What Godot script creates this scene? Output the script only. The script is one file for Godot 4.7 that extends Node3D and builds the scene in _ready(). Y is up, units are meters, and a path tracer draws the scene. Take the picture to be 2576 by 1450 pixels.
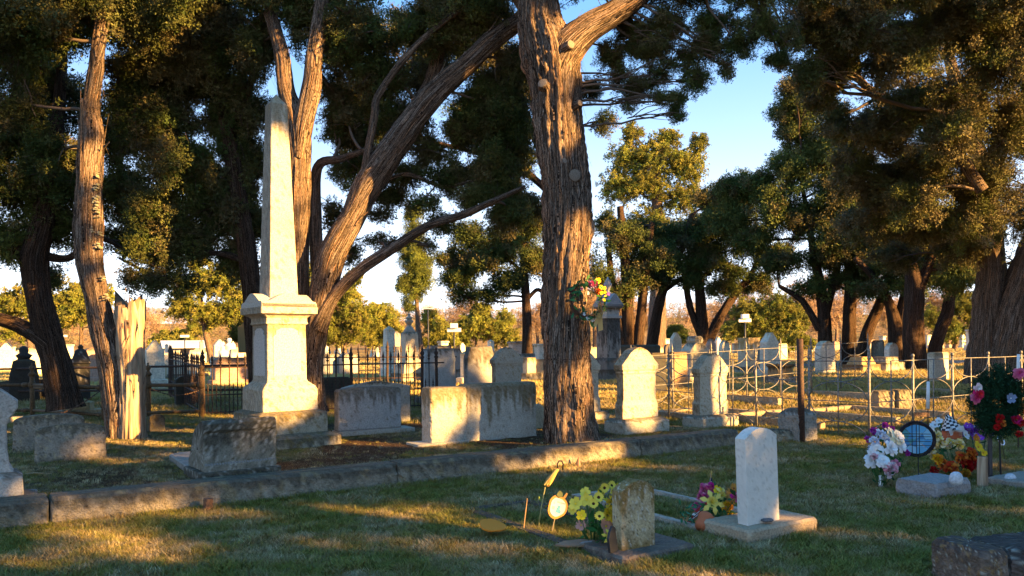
extends Node3D
# A sunlit old cemetery under junipers. The camera stands at the origin and looks along -z; graves stand in rows turned by ROW.
const ROW := 0.5585
const SUN_TURN := 1.0821     # from +z towards +x
const SUN_HEIGHT := 0.2967
var rng := RandomNumberGenerator.new()
var nz := FastNoiseLite.new()
var sun_dir := Vector3(sin(SUN_TURN) * cos(SUN_HEIGHT), sin(SUN_HEIGHT), cos(SUN_TURN) * cos(SUN_HEIGHT))
var taken := {}
var M := {}
var shapes := {}
var gaps := []               # openings carved into the foliage so the low sun reaches chosen spots
const RV := Vector3(0.848, 0, -0.53)
const NV := Vector3(0.53, 0, 0.848)

func _ready():
	rng.seed = 20240107
	nz.seed = 11
	nz.noise_type = FastNoiseLite.TYPE_SIMPLEX
	nz.frequency = 1.0
	nz.fractal_octaves = 2
	var cam := Camera3D.new()
	cam.name = "camera"
	cam.projection = Camera3D.PROJECTION_FRUSTUM
	cam.near = 0.05
	cam.far = 900.0
	cam.size = 0.05 * 2.0 * 288.0 / 788.0
	cam.frustum_offset = Vector2(0, 0.05 * (865.0 - 725.0) / 1982.0)
	cam.position = Vector3(0, 1.6, 0)
	cam.rotation_degrees = Vector3(0, 0, -0.7)
	add_child(cam)
	cam.current = true
	var env := Environment.new()
	env.background_mode = Environment.BG_SKY
	var sky := Sky.new()
	var sm := ProceduralSkyMaterial.new()
	sm.sky_top_color = Color(0.22, 0.44, 0.645)
	sm.sky_horizon_color = Color(0.90, 0.92, 0.93)
	sm.sky_curve = 0.115
	sm.sky_energy_multiplier = 1.0
	sm.ground_bottom_color = Color(0.16, 0.14, 0.09)
	sm.ground_horizon_color = Color(0.45, 0.42, 0.34)
	sm.sun_angle_max = 8.0
	sky.sky_material = sm
	env.sky = sky
	env.background_energy_multiplier = 0.42
	env.tonemap_mode = Environment.TONE_MAPPER_LINEAR
	env.tonemap_exposure = 7.9
	env.sdfgi_enabled = true
	env.ssao_enabled = true
	env.ssil_enabled = true
	var we := WorldEnvironment.new()
	we.environment = env
	add_child(we)
	var sun := DirectionalLight3D.new()
	sun.name = "sun"
	sun.light_energy = 1.3
	sun.light_color = Color(1.0, 0.78, 0.46)
	sun.light_angular_distance = 0.5
	sun.shadow_enabled = true
	add_child(sun)
	sun.look_at_from_position(sun_dir * 50.0, Vector3.ZERO)
	materials()
	sun_gaps()
	ground()
	grave_kerbs()
	trees()
	graves_near()
	fences()
	graves_middle()
	graves_far()
	offerings()
	small_things()
	grass()

# ---------------------------------------------------------------- naming and nodes
func numbered(called: String) -> String:
	if not taken.has(called):
		taken[called] = 0
		return called
	taken[called] += 1
	return "%s_%03d" % [called, taken[called]]

func tag(o: Node, label: String, category := "", group := "", kind := ""):
	if label: o.set_meta("label", label)
	if category: o.set_meta("category", category)
	if group: o.set_meta("group", group)
	if kind: o.set_meta("kind", kind)
	return o

func thing(called: String, label: String, category: String, at := Vector3.ZERO, turn := 0.0, group := "") -> Node3D:
	var o := Node3D.new()
	o.name = numbered(called)
	add_child(o)
	o.position = at
	o.rotation.y = turn
	tag(o, label, category, group)
	return o

func part(called: String, mesh: Mesh, m: Material, parent: Node, at := Transform3D.IDENTITY) -> MeshInstance3D:
	var o := MeshInstance3D.new()
	o.mesh = mesh
	o.material_override = m
	o.transform = at
	if parent == self:
		o.name = numbered(called)
		add_child(o)
	else:
		var n := called
		var k := 0
		while parent.has_node(n):
			k += 1
			n = "%s_%03d" % [called, k]
		o.name = n
		parent.add_child(o)
	return o

func copy_of(o: Node3D, at: Vector3, turn: float, label := "", group := "") -> Node3D:
	var c: Node3D = o.duplicate()
	var base: String = str(o.name)
	if base.length() > 4 and base[base.length() - 4] == "_" and base.right(3).is_valid_int():
		base = base.left(base.length() - 4)
	c.name = numbered(base)
	add_child(c)
	c.position = at
	c.rotation.y = turn
	if label: c.set_meta("label", label)
	if group: c.set_meta("group", group)
	return c

func many(called: String, mesh: Mesh, m: Material, xf: Array, tint: Array, parent: Node) -> MultiMeshInstance3D:
	var mm := MultiMesh.new()
	mm.transform_format = MultiMesh.TRANSFORM_3D
	mm.use_colors = true
	mm.mesh = mesh
	mm.instance_count = xf.size()
	for i in xf.size():
		mm.set_instance_transform(i, xf[i])
		mm.set_instance_color(i, tint[i])
	var o := MultiMeshInstance3D.new()
	o.multimesh = mm
	o.material_override = m
	if parent == self:
		o.name = numbered(called)
		add_child(o)
	else:
		var n := called
		var k := 0
		while parent.has_node(n):
			k += 1
			n = "%s_%03d" % [called, k]
		o.name = n
		parent.add_child(o)
	o.set_meta("kind", "stuff")
	return o

# ---------------------------------------------------------------- numbers
func r(a: float, b: float) -> float:
	return rng.randf_range(a, b)

func rv(s: float) -> Vector3:
	return Vector3(r(-s, s), r(-s, s), r(-s, s))

func unit() -> Vector3:
	var z := r(-1, 1)
	var a := r(0, TAU)
	var q := sqrt(1 - z * z)
	return Vector3(q * cos(a), z, q * sin(a))

func ss(a: float, b: float, t: float) -> float:
	return smoothstep(a, b, t)

func lin(c: Color) -> Color:
	return c.linear_to_srgb()

func mixc(a: Color, b: Color, t: float) -> Color:
	return a.lerp(b, clampf(t, 0, 1))

func basis_to(y: Vector3, spin := 0.0) -> Basis:
	y = y.normalized()
	var x := y.cross(Vector3(0.31, 0.2, 0.93) if absf(y.dot(Vector3(0.31, 0.2, 0.93))) < 0.9 else Vector3.RIGHT).normalized()
	return Basis(x, y, x.cross(y)).rotated(y, spin)

func plot_height(x: float, z: float) -> float:
	var n := (x + 1.30) * NV.x + (z + 8.90) * NV.z
	var q := (x + 1.30) * RV.x + (z + 8.90) * RV.z
	var h := 0.2 * (1.0 - ss(-0.34, -0.12, n)) * (1.0 - ss(5.5, 6.1, q))
	return h

func gh(x: float, z: float) -> float:
	var h := plot_height(x, z)
	h += (0.5 - h) * ss(15, 27, -z)
	var far := -z
	return h + 9.0 * ss(125, 270, far + absf(x) * 0.1) + 0.35 * nz.get_noise_2d(x * 0.012, z * 0.012) * ss(24, 60, far)

func on_ground(p: Vector3) -> Vector3:
	return Vector3(p.x, gh(p.x, p.z), p.z)

# ---------------------------------------------------------------- mesh builder
class MB:
	var st := SurfaceTool.new()
	var color := Color.WHITE
	var count := 0
	func _init():
		st.begin(Mesh.PRIMITIVE_TRIANGLES)
		flat()
	func flat():
		st.set_smooth_group(0xFFFFFFFF)
	func smooth(g := 1):
		st.set_smooth_group(g)
	func v(p: Vector3, uv := Vector2.ZERO):
		st.set_color(color)
		st.set_uv(uv)
		st.add_vertex(p)
		count += 1
	func tri(a: Vector3, b: Vector3, c: Vector3):
		v(a)
		v(b)
		v(c)
	func quad(a: Vector3, b: Vector3, c: Vector3, d: Vector3):
		tri(a, b, c)
		tri(a, c, d)
	func vc(p: Vector3, c: Color, uv := Vector2.ZERO):
		st.set_color(c)
		st.set_uv(uv)
		st.add_vertex(p)
		count += 1
	func done() -> ArrayMesh:
		st.generate_normals()
		return st.commit()
	# a closed or open skin over rings of equally many points; clockwise from outside when rings go up and run from +x to +z
	func skin(rings: Array, cols: Array, closed := true, uvs := []):
		var n: int = rings[0].size()
		for i in rings.size() - 1:
			for j in (n if closed else n - 1):
				var k := (j + 1) % n
				var a: Vector3 = rings[i][j]
				var b: Vector3 = rings[i][k]
				var c: Vector3 = rings[i + 1][k]
				var d: Vector3 = rings[i + 1][j]
				if uvs.is_empty():
					vc(a, cols[i][j])
					vc(b, cols[i][k])
					vc(c, cols[i + 1][k])
					vc(a, cols[i][j])
					vc(c, cols[i + 1][k])
					vc(d, cols[i + 1][j])
				else:
					var ua: Vector2 = uvs[i][j]
					var ub: Vector2 = uvs[i][j + 1]
					var uc: Vector2 = uvs[i + 1][j + 1]
					var ud: Vector2 = uvs[i + 1][j]
					vc(a, cols[i][j], ua)
					vc(b, cols[i][k], ub)
					vc(c, cols[i + 1][k], uc)
					vc(a, cols[i][j], ua)
					vc(c, cols[i + 1][k], uc)
					vc(d, cols[i + 1][j], ud)
	func cap(ring: Array, col: Array, up := true):
		var m := Vector3.ZERO
		for p in ring: m += p
		m /= ring.size()
		for j in ring.size():
			var k := (j + 1) % ring.size()
			if up:
				vc(m, col[j])
				vc(ring[j], col[j])
				vc(ring[k], col[k])
			else:
				vc(m, col[j])
				vc(ring[k], col[k])
				vc(ring[j], col[j])
	func bar(a: Vector3, b: Vector3, ra: float, rb: float, n := 6, capped := true):
		var y := (b - a).normalized()
		var x := y.cross(Vector3(0.31, 0.2, 0.93) if absf(y.dot(Vector3(0.31, 0.2, 0.93))) < 0.9 else Vector3.RIGHT).normalized()
		var z := x.cross(y)
		var lo := []
		var hi := []
		var c := []
		for i in n:
			var t := TAU * i / n
			var d := x * cos(t) + z * sin(t)
			lo.append(a + d * ra)
			hi.append(b + d * rb)
			c.append(color)
		skin([lo, hi], [c, c])
		if capped:
			cap(hi, c)
			cap(lo, c, false)
	func pipe(pts: Array, rad: Array, n := 6):
		var rings := []
		var cols := []
		var x := Vector3.ZERO
		for i in pts.size():
			var t: Vector3 = (pts[mini(i + 1, pts.size() - 1)] - pts[maxi(i - 1, 0)]).normalized()
			if x == Vector3.ZERO:
				x = t.cross(Vector3(0.31, 0.2, 0.93) if absf(t.dot(Vector3(0.31, 0.2, 0.93))) < 0.9 else Vector3.RIGHT)
			x = (x - t * x.dot(t)).normalized()
			var z := x.cross(t)
			var ring := []
			var cc := []
			for j in n:
				var a := TAU * j / n
				ring.append(pts[i] + (x * cos(a) + z * sin(a)) * rad[i])
				cc.append(color)
			rings.append(ring)
			cols.append(cc)
		skin(rings, cols)
		cap(rings[-1], cols[-1])
		cap(rings[0], cols[0], false)
	func box(lo: Vector3, hi: Vector3, ch := 0.0):
		var rings := []
		var cols := []
		for row in ([[lo.y, ch], [lo.y + ch, 0.0], [hi.y - ch, 0.0], [hi.y, ch]] if ch > 0 else [[lo.y, 0.0], [hi.y, 0.0]]):
			var e: float = row[1]
			var x0 := lo.x + e
			var x1 := hi.x - e
			var z0 := lo.z + e
			var z1 := hi.z - e
			var q := ch if ch > 0 else 0.0
			var ring := []
			if q > 0:
				ring = [Vector3(x1, row[0], z0 + q), Vector3(x1, row[0], z1 - q), Vector3(x1 - q, row[0], z1), Vector3(x0 + q, row[0], z1), Vector3(x0, row[0], z1 - q), Vector3(x0, row[0], z0 + q), Vector3(x0 + q, row[0], z0), Vector3(x1 - q, row[0], z0)]
			else:
				ring = [Vector3(x1, row[0], z0), Vector3(x1, row[0], z1), Vector3(x0, row[0], z1), Vector3(x0, row[0], z0)]
			rings.append(ring)
			var c := []
			for i in ring.size(): c.append(color)
			cols.append(c)
		skin(rings, cols)
		cap(rings[-1], cols[-1])
		cap(rings[0], cols[0], false)
	func lathe(prof: Array, n := 14, at := Vector3.ZERO):
		var rings := []
		var cols := []
		for p in prof:
			var ring := []
			var c := []
			for j in n:
				var a := TAU * j / n
				ring.append(at + Vector3(cos(a) * p[0], p[1], sin(a) * p[0]))
				c.append(color)
			rings.append(ring)
			cols.append(c)
		skin(rings, cols)
		cap(rings[-1], cols[-1])
		cap(rings[0], cols[0], false)
	# a polygon in x, y made into a plate between z0 and z1
	func plate(poly: PackedVector2Array, z0: float, z1: float):
		var idx := Geometry2D.triangulate_polygon(poly)
		var cw := Geometry2D.is_polygon_clockwise(poly)
		for i in range(0, idx.size(), 3):
			var a := poly[idx[i]]
			var b := poly[idx[i + 1]]
			var c := poly[idx[i + 2]]
			if (b - a).cross(c - a) > 0:
				var t := b
				b = c
				c = t
			tri(Vector3(a.x, a.y, z1), Vector3(b.x, b.y, z1), Vector3(c.x, c.y, z1))
			tri(Vector3(a.x, a.y, z0), Vector3(c.x, c.y, z0), Vector3(b.x, b.y, z0))
		for i in poly.size():
			var a := poly[i]
			var b := poly[(i + 1) % poly.size()]
			if cw:
				quad(Vector3(a.x, a.y, z1), Vector3(a.x, a.y, z0), Vector3(b.x, b.y, z0), Vector3(b.x, b.y, z1))
			else:
				quad(Vector3(a.x, a.y, z0), Vector3(a.x, a.y, z1), Vector3(b.x, b.y, z1), Vector3(b.x, b.y, z0))

# ---------------------------------------------------------------- stones
# rows: [y, half width, half depth] and, if need be, [.., x, z] of the centre; o: base, stain, drip, lichen, rough ...
func stone_color(p: Vector3, top: float, o: Dictionary) -> Color:
	var s: float = o.get("seed", 0.0)
	var q := p + Vector3(s * 3.7, s * 1.3, s * 2.1)
	var c: Color = o.base
	c = c * (1.0 + o.get("mottle", 0.16) * nz.get_noise_3dv(q * 7.0) + 0.08 * nz.get_noise_3dv(q * 23.0))
	if o.has("veins"):
		var w := absf(nz.get_noise_3dv(Vector3(q.x * 9.0 - q.y * 4.0, q.y * 2.5, q.z * 9.0)))
		c = mixc(c, o.veins, 0.55 * (1.0 - ss(0.0, 0.07, w)) * ss(0.05, 0.5, nz.get_noise_3dv(q * 4.0) + 0.3))
	if o.has("drip"):
		var across := (p.x + p.z * 0.8) * 1.0
		var e: float = o.drip * (0.75 + 0.55 * nz.get_noise_2d(across * 5.0 + s, 3.1) + 0.4 * nz.get_noise_2d(across * 17.0 + s, 9.0) + 0.16 * nz.get_noise_2d(across * 60.0, p.y * 4.0))
		var k := ss(top - e - o.drip * 0.22, top - e + o.drip * 0.16, p.y)
		k *= 0.8 + 0.35 * nz.get_noise_3dv(q * 31.0)
		c = mixc(c, o.get("stain", Color(0.07, 0.06, 0.045)), 0.92 * k)
	if o.has("foot"):
		c = mixc(c, o.get("stain", Color(0.07, 0.06, 0.045)), 0.8 * (1.0 - ss(0.0, o.foot * (1.0 + 0.7 * nz.get_noise_2d((p.x + p.z) * 11.0, s)), p.y)))
	if o.has("lichen"):
		var amt: float = o.get("lichen_much", 0.3)
		var f: float = o.get("lichen_size", 13.0)
		var k := ss(0.42 - amt * 0.8, 0.62 - amt * 0.8, nz.get_noise_3dv(Vector3(q.x, q.y * 0.55, q.z) * f) * 0.7 + nz.get_noise_3dv(q * f * 3.7) * 0.35)
		c = mixc(c, o.lichen, 0.75 * k)
	if o.has("specks"):
		c = mixc(c, o.specks, 0.85 * ss(0.48, 0.6, nz.get_noise_3dv(q * 42.0)))
	c = c * Color(1.07, 1.0, 0.87)
	c.a = 1.0
	return c

func loft(rows: Array, o: Dictionary, b: MB = null) -> MB:
	if b == null: b = MB.new()
	var step: float = o.get("step", 0.03)
	var ch: float = o.get("chamfer", 0.008)
	var rough: float = o.get("rough", 0.002)
	var fine := []
	for i in rows.size():
		if i > 0:
			var a: Array = rows[i - 1]
			var c: Array = rows[i]
			var d := Vector3(c[0] - a[0], c[1] - a[1], c[2] - a[2]).length()
			var n := maxi(1, int(ceil(d / step)))
			for k in range(1, n):
				var t := float(k) / n
				var row := []
				for m in a.size(): row.append(lerpf(a[m], c[m], t))
				fine.append(row)
		fine.append(rows[i])
	var wx := 0.0
	var wz := 0.0
	for f in fine:
		wx = maxf(wx, f[1])
		wz = maxf(wz, f[2])
	var nx := maxi(2, int(ceil(2 * wx / step)))
	var ns := maxi(1, int(ceil(2 * wz / step)))
	var top: float = rows[-1][0] if not o.has("top") else o.top
	var rings := []
	var cols := []
	for f in fine:
		var hx: float = f[1]
		var hz: float = f[2]
		var ox: float = f[3] if f.size() > 3 else 0.0
		var oz: float = f[4] if f.size() > 4 else 0.0
		var c := minf(ch, minf(hx, hz) * 0.45)
		var ring := []
		for i in ns + 1: ring.append(Vector3(hx, f[0], lerpf(-(hz - c), hz - c, float(i) / ns)))
		for i in nx + 1: ring.append(Vector3(lerpf(hx - c, -(hx - c), float(i) / nx), f[0], hz))
		for i in ns + 1: ring.append(Vector3(-hx, f[0], lerpf(hz - c, -(hz - c), float(i) / ns)))
		for i in nx + 1: ring.append(Vector3(lerpf(-(hx - c), hx - c, float(i) / nx), f[0], -hz))
		var cc := []
		for i in ring.size():
			var p: Vector3 = ring[i]
			var q := p * 9.0 + Vector3(o.get("seed", 0.0), 0, 0)
			p += Vector3(nz.get_noise_3dv(q), nz.get_noise_3dv(q + Vector3(7, 0, 0)) * 0.6, nz.get_noise_3dv(q + Vector3(0, 9, 0))) * rough
			if o.has("chips"):
				var corner := 1.0 if (absf(absf(ring[i].x) - hx) < c * 1.2 + 0.001 and absf(absf(ring[i].z) - hz) < c * 1.2 + 0.001) else 0.0
				var bite: float = corner * maxf(0.0, nz.get_noise_3dv(p * 14.0 + Vector3(3, 5, 1)) - 0.1) * o.chips
				p -= Vector3(signf(p.x), 0, signf(p.z)) * bite
			p += Vector3(ox, 0, oz)
			ring[i] = p
			var pc := stone_color(p, top, o)
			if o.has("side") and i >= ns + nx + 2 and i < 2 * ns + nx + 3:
				pc = mixc(pc, o.side, 0.55 + 0.5 * nz.get_noise_3dv(p * Vector3(20, 6, 20)))  # left faces darkened: lichen and dirt, with painted shade mixed in
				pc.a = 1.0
			cc.append(pc)
		rings.append(ring)
		cols.append(cc)
	close_top(rings, cols, func(p): return stone_color(p, top, o))
	b.skin(rings, cols)
	b.cap(rings[-1], cols[-1])
	b.cap(rings[0], cols[0], false)
	return b

# shrinking rings over the open end, so that its colour does not run to the middle in rays
func close_top(rings: Array, cols: Array, paint: Callable):
	var last: Array = rings[-1]
	var m := Vector3.ZERO
	for p in last: m += p
	m /= last.size()
	for f in [0.8, 0.6, 0.4, 0.2, 0.06]:
		var ring := []
		var cc := []
		for p in last:
			var q: Vector3 = m.lerp(p, f)
			ring.append(q)
			cc.append(paint.call(q))
		rings.append(ring)
		cols.append(cc)

func arch(w: float, shoulder: float, top: float, hz: float, y0 := 0.0, flare := 0.0, pow_ := 2.0) -> Array:
	var rows := [[y0, w + flare, hz], [shoulder, w, hz]]
	for i in range(1, 9):
		var t := i / 8.0
		var x := pow(1.0 - t, 0.5) if i < 8 else 0.06
		rows.append([lerpf(shoulder, top, t), maxf(w * x, w * 0.05), hz])
	return rows

# ---------------------------------------------------------------- materials
func noise_tex(size: int, freq: float, ramp: Array, kind := FastNoiseLite.TYPE_SIMPLEX_SMOOTH, oct := 4, sd := 1, gain := 0.5) -> NoiseTexture2D:
	var n := FastNoiseLite.new()
	n.seed = sd
	n.noise_type = kind
	n.frequency = freq
	n.fractal_octaves = oct
	n.fractal_gain = gain
	var t := NoiseTexture2D.new()
	t.width = size
	t.height = size
	t.seamless = true
	t.noise = n
	if ramp.size():
		var g := Gradient.new()
		g.offsets = PackedFloat32Array(ramp.map(func(e): return e[0]))
		g.colors = PackedColorArray(ramp.map(func(e): return lin(e[1])))
		t.color_ramp = g
	return t

func grey(v: float) -> Color:
	return Color(v, v, v)

func plain(c: Color, rough := 0.85, metal := 0.0) -> StandardMaterial3D:
	var m := StandardMaterial3D.new()
	m.albedo_color = lin(c)
	m.roughness = rough
	m.metallic = metal
	return m

# shreddy bark: narrow strips that overlap like shingles, each a few centimetres wide; or their height
func bark_image(height: bool) -> ImageTexture:
	var g := RandomNumberGenerator.new()
	g.seed = 909
	var w := 512
	var h := 1024
	var im := Image.create(w, h, false, Image.FORMAT_RGB8)
	im.fill(lin(Color(0.035, 0.023, 0.017)) if not height else grey(0.0))
	for k in 2600:
		var x := g.randi_range(0, w - 1)
		var y := g.randi_range(0, h - 1)
		var wide := g.randi_range(3, 15)
		var l := g.randi_range(50, 330)
		var lvl := clampf(float(k) / 2600.0 * 0.75 + g.randf_range(-0.1, 0.3), 0.08, 1.0)
		var hue := g.randf()
		var c := Color(0.215, 0.14, 0.092).lerp(Color(0.25, 0.19, 0.145), hue) * lerpf(0.35, 1.25, lvl) * g.randf_range(0.75, 1.2)
		if g.randf() < 0.12: c = Color(0.30, 0.17, 0.10) * lerpf(0.5, 1.1, lvl)
		var drift := g.randf_range(-0.05, 0.05)
		var seg := 12
		for e in 2:
			var pos := 0
			while pos < l:
				var t := float(pos) / l
				var ww := int(maxf(1.0, wide * (1.0 - pow(absf(t * 2.0 - 1.0), 3.0)) ))
				var xx := posmod(x + int(drift * pos + 2.0 * sin(pos * 0.05 + k)) - ww / 2, w)
				var yy := posmod(y + pos, h)
				var hh := mini(seg, h - yy)
				var col: Color
				if e == 0: col = lin(Color(0.02, 0.014, 0.011)) if not height else grey(lvl * 0.4)
				else: col = lin(c * (1.0 + 0.2 * sin(pos * 0.21 + k))) if not height else grey(lvl)
				var x0 := xx - (1 if e == 0 else 0)
				var w0 := ww + (3 if e == 0 else 0)
				im.fill_rect(Rect2i(x0, yy, w0, hh), col)
				if x0 + w0 > w: im.fill_rect(Rect2i(x0 - w, yy, w0, hh), col)
				pos += seg
	return ImageTexture.create_from_image(im)

func materials():
	var grain := noise_tex(512, 0.035, [[0.0, grey(0.45)], [0.35, grey(0.82)], [0.6, grey(1.0)], [1.0, grey(1.12)]], FastNoiseLite.TYPE_SIMPLEX_SMOOTH, 5, 3, 0.62)
	var pits := noise_tex(512, 0.06, [], FastNoiseLite.TYPE_SIMPLEX_SMOOTH, 4, 5, 0.6)
	var st := StandardMaterial3D.new()     # stone: the colour is in the mesh
	st.vertex_color_use_as_albedo = true
	st.albedo_texture = grain
	st.uv1_triplanar = true
	st.uv1_scale = Vector3(1.9, 1.9, 1.9)
	st.heightmap_enabled = true
	st.heightmap_texture = pits
	st.heightmap_scale = 0.6
	st.roughness = 0.92
	st.metallic_specular = 0.3
	M.stone = st
	var ms: StandardMaterial3D = st.duplicate()  # polished marble
	ms.heightmap_scale = 0.15
	ms.albedo_texture = null
	ms.roughness = 0.6
	M.marble = ms
	var cr: StandardMaterial3D = st.duplicate()
	cr.heightmap_scale = 1.6
	cr.uv1_scale = Vector3(1.1, 1.1, 1.1)
	M.concrete = cr
	var far: StandardMaterial3D = st.duplicate()
	far.heightmap_enabled = false
	far.uv1_scale = Vector3(0.9, 0.9, 0.9)
	M.far_stone = far
	# bark: fibres run along v
	var fib := bark_image(false)
	var fibh := bark_image(true)
	var bk := StandardMaterial3D.new()
	bk.albedo_texture = fib
	bk.vertex_color_use_as_albedo = true
	bk.uv1_scale = Vector3(1.15, 0.42, 1)
	bk.heightmap_enabled = true
	bk.heightmap_texture = fibh
	bk.heightmap_scale = 2.2
	bk.roughness = 0.95
	bk.metallic_specular = 0.15
	M.bark = bk
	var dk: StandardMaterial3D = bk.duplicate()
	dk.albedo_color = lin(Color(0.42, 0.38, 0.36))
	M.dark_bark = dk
	var wood := noise_tex(512, 0.012, [[0.0, Color(0.14, 0.085, 0.045)], [0.4, Color(0.30, 0.2, 0.12)], [0.7, Color(0.46, 0.33, 0.21)], [1.0, Color(0.55, 0.42, 0.28)]], FastNoiseLite.TYPE_SIMPLEX_SMOOTH, 5, 18, 0.6)
	var wd := StandardMaterial3D.new()
	wd.albedo_texture = wood
	wd.vertex_color_use_as_albedo = true
	wd.uv1_scale = Vector3(1.6, 0.14, 1)
	wd.heightmap_enabled = true
	wd.heightmap_texture = wood
	wd.heightmap_scale = 2.0
	wd.roughness = 0.9
	M.split_wood = wd
	M.cut_wood = StandardMaterial3D.new()
	M.cut_wood.albedo_texture = noise_tex(256, 0.05, [[0.0, Color(0.07, 0.05, 0.035)], [0.4, Color(0.17, 0.135, 0.10)], [1.0, Color(0.30, 0.25, 0.19)]], FastNoiseLite.TYPE_SIMPLEX_SMOOTH, 5, 41, 0.6)
	M.cut_wood.uv1_triplanar = true
	M.cut_wood.uv1_scale = Vector3(5, 5, 5)
	M.cut_wood.roughness = 0.95
	# leaves: colour on each copy
	var lf := StandardMaterial3D.new()
	lf.vertex_color_use_as_albedo = true
	lf.roughness = 0.7
	lf.metallic_specular = 0.25
	lf.cull_mode = BaseMaterial3D.CULL_DISABLED
	lf.backlight_enabled = true
	lf.backlight = Color(0.3, 0.3, 0.3)
	M.leaf = lf
	var pt: StandardMaterial3D = lf.duplicate()
	pt.roughness = 0.6
	pt.backlight = Color(0.4, 0.4, 0.4)
	M.petal = pt
	var gr: StandardMaterial3D = lf.duplicate()
	gr.backlight = Color(0.35, 0.35, 0.35)
	M.grass = gr
	var gd := StandardMaterial3D.new()
	gd.vertex_color_use_as_albedo = true
	gd.albedo_texture = noise_tex(1024, 0.03, [[0.0, grey(0.35)], [0.4, grey(0.75)], [0.6, grey(1.0)], [1.0, grey(1.35)]], FastNoiseLite.TYPE_SIMPLEX_SMOOTH, 6, 21, 0.65)
	gd.uv1_triplanar = true
	gd.uv1_world_triplanar = true
	gd.uv1_scale = Vector3(0.83, 0.83, 0.83)
	gd.heightmap_enabled = true
	gd.heightmap_texture = pits
	gd.heightmap_scale = 2.5
	gd.roughness = 1.0
	gd.metallic_specular = 0.1
	M.soil = gd
	var rust := noise_tex(256, 0.03, [[0.0, Color(0.03, 0.018, 0.012)], [0.45, Color(0.085, 0.045, 0.026)], [0.7, Color(0.17, 0.085, 0.04)], [1.0, Color(0.28, 0.15, 0.07)]], FastNoiseLite.TYPE_SIMPLEX_SMOOTH, 4, 31)
	var ir := StandardMaterial3D.new()
	ir.albedo_texture = rust
	ir.uv1_triplanar = true
	ir.uv1_scale = Vector3(3, 3, 3)
	ir.roughness = 0.8
	M.rust = ir
	var di: StandardMaterial3D = ir.duplicate()
	di.albedo_color = lin(Color(0.42, 0.4, 0.42))
	M.iron = di
	M.dark_rust = ir.duplicate()
	M.dark_rust.albedo_color = lin(Color(0.45, 0.38, 0.36))
	var galv := noise_tex(256, 0.03, [[0.0, Color(0.07, 0.045, 0.028)], [0.4, Color(0.16, 0.14, 0.11)], [0.65, Color(0.24, 0.225, 0.195)], [1.0, Color(0.33, 0.31, 0.28)]], FastNoiseLite.TYPE_SIMPLEX_SMOOTH, 4, 33)
	var ga: StandardMaterial3D = ir.duplicate()
	ga.albedo_texture = galv
	ga.roughness = 0.55
	ga.metallic = 0.25
	M.silver = ga
	M.ochre = ir.duplicate()
	M.ochre.albedo_color = lin(Color(0.6, 0.58, 0.52))
	M.ochre.albedo_texture = noise_tex(256, 0.03, [[0.0, Color(0.06, 0.03, 0.014)], [0.5, Color(0.16, 0.09, 0.035)], [1.0, Color(0.30, 0.19, 0.08)]], FastNoiseLite.TYPE_SIMPLEX_SMOOTH, 4, 35)
	M.black = plain(Color(0.012, 0.012, 0.014), 0.5)
	M.white = plain(Color(0.75, 0.74, 0.70), 0.5)
	M.green_plastic = plain(Color(0.02, 0.09, 0.03), 0.6)
	M.terracotta = plain(Color(0.42, 0.12, 0.045), 0.8)
	M.leaf_green = plain(Color(0.05, 0.16, 0.03), 0.6)
	M.twig = plain(Color(0.10, 0.065, 0.04), 0.9)
	M.gold_cloth = plain(Color(0.52, 0.36, 0.13), 0.8)
	M.dry = plain(Color(0.36, 0.27, 0.15), 0.95)
	var pc := StandardMaterial3D.new()     # things coloured by their mesh
	pc.vertex_color_use_as_albedo = true
	pc.roughness = 0.7
	M.colored = pc

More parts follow.
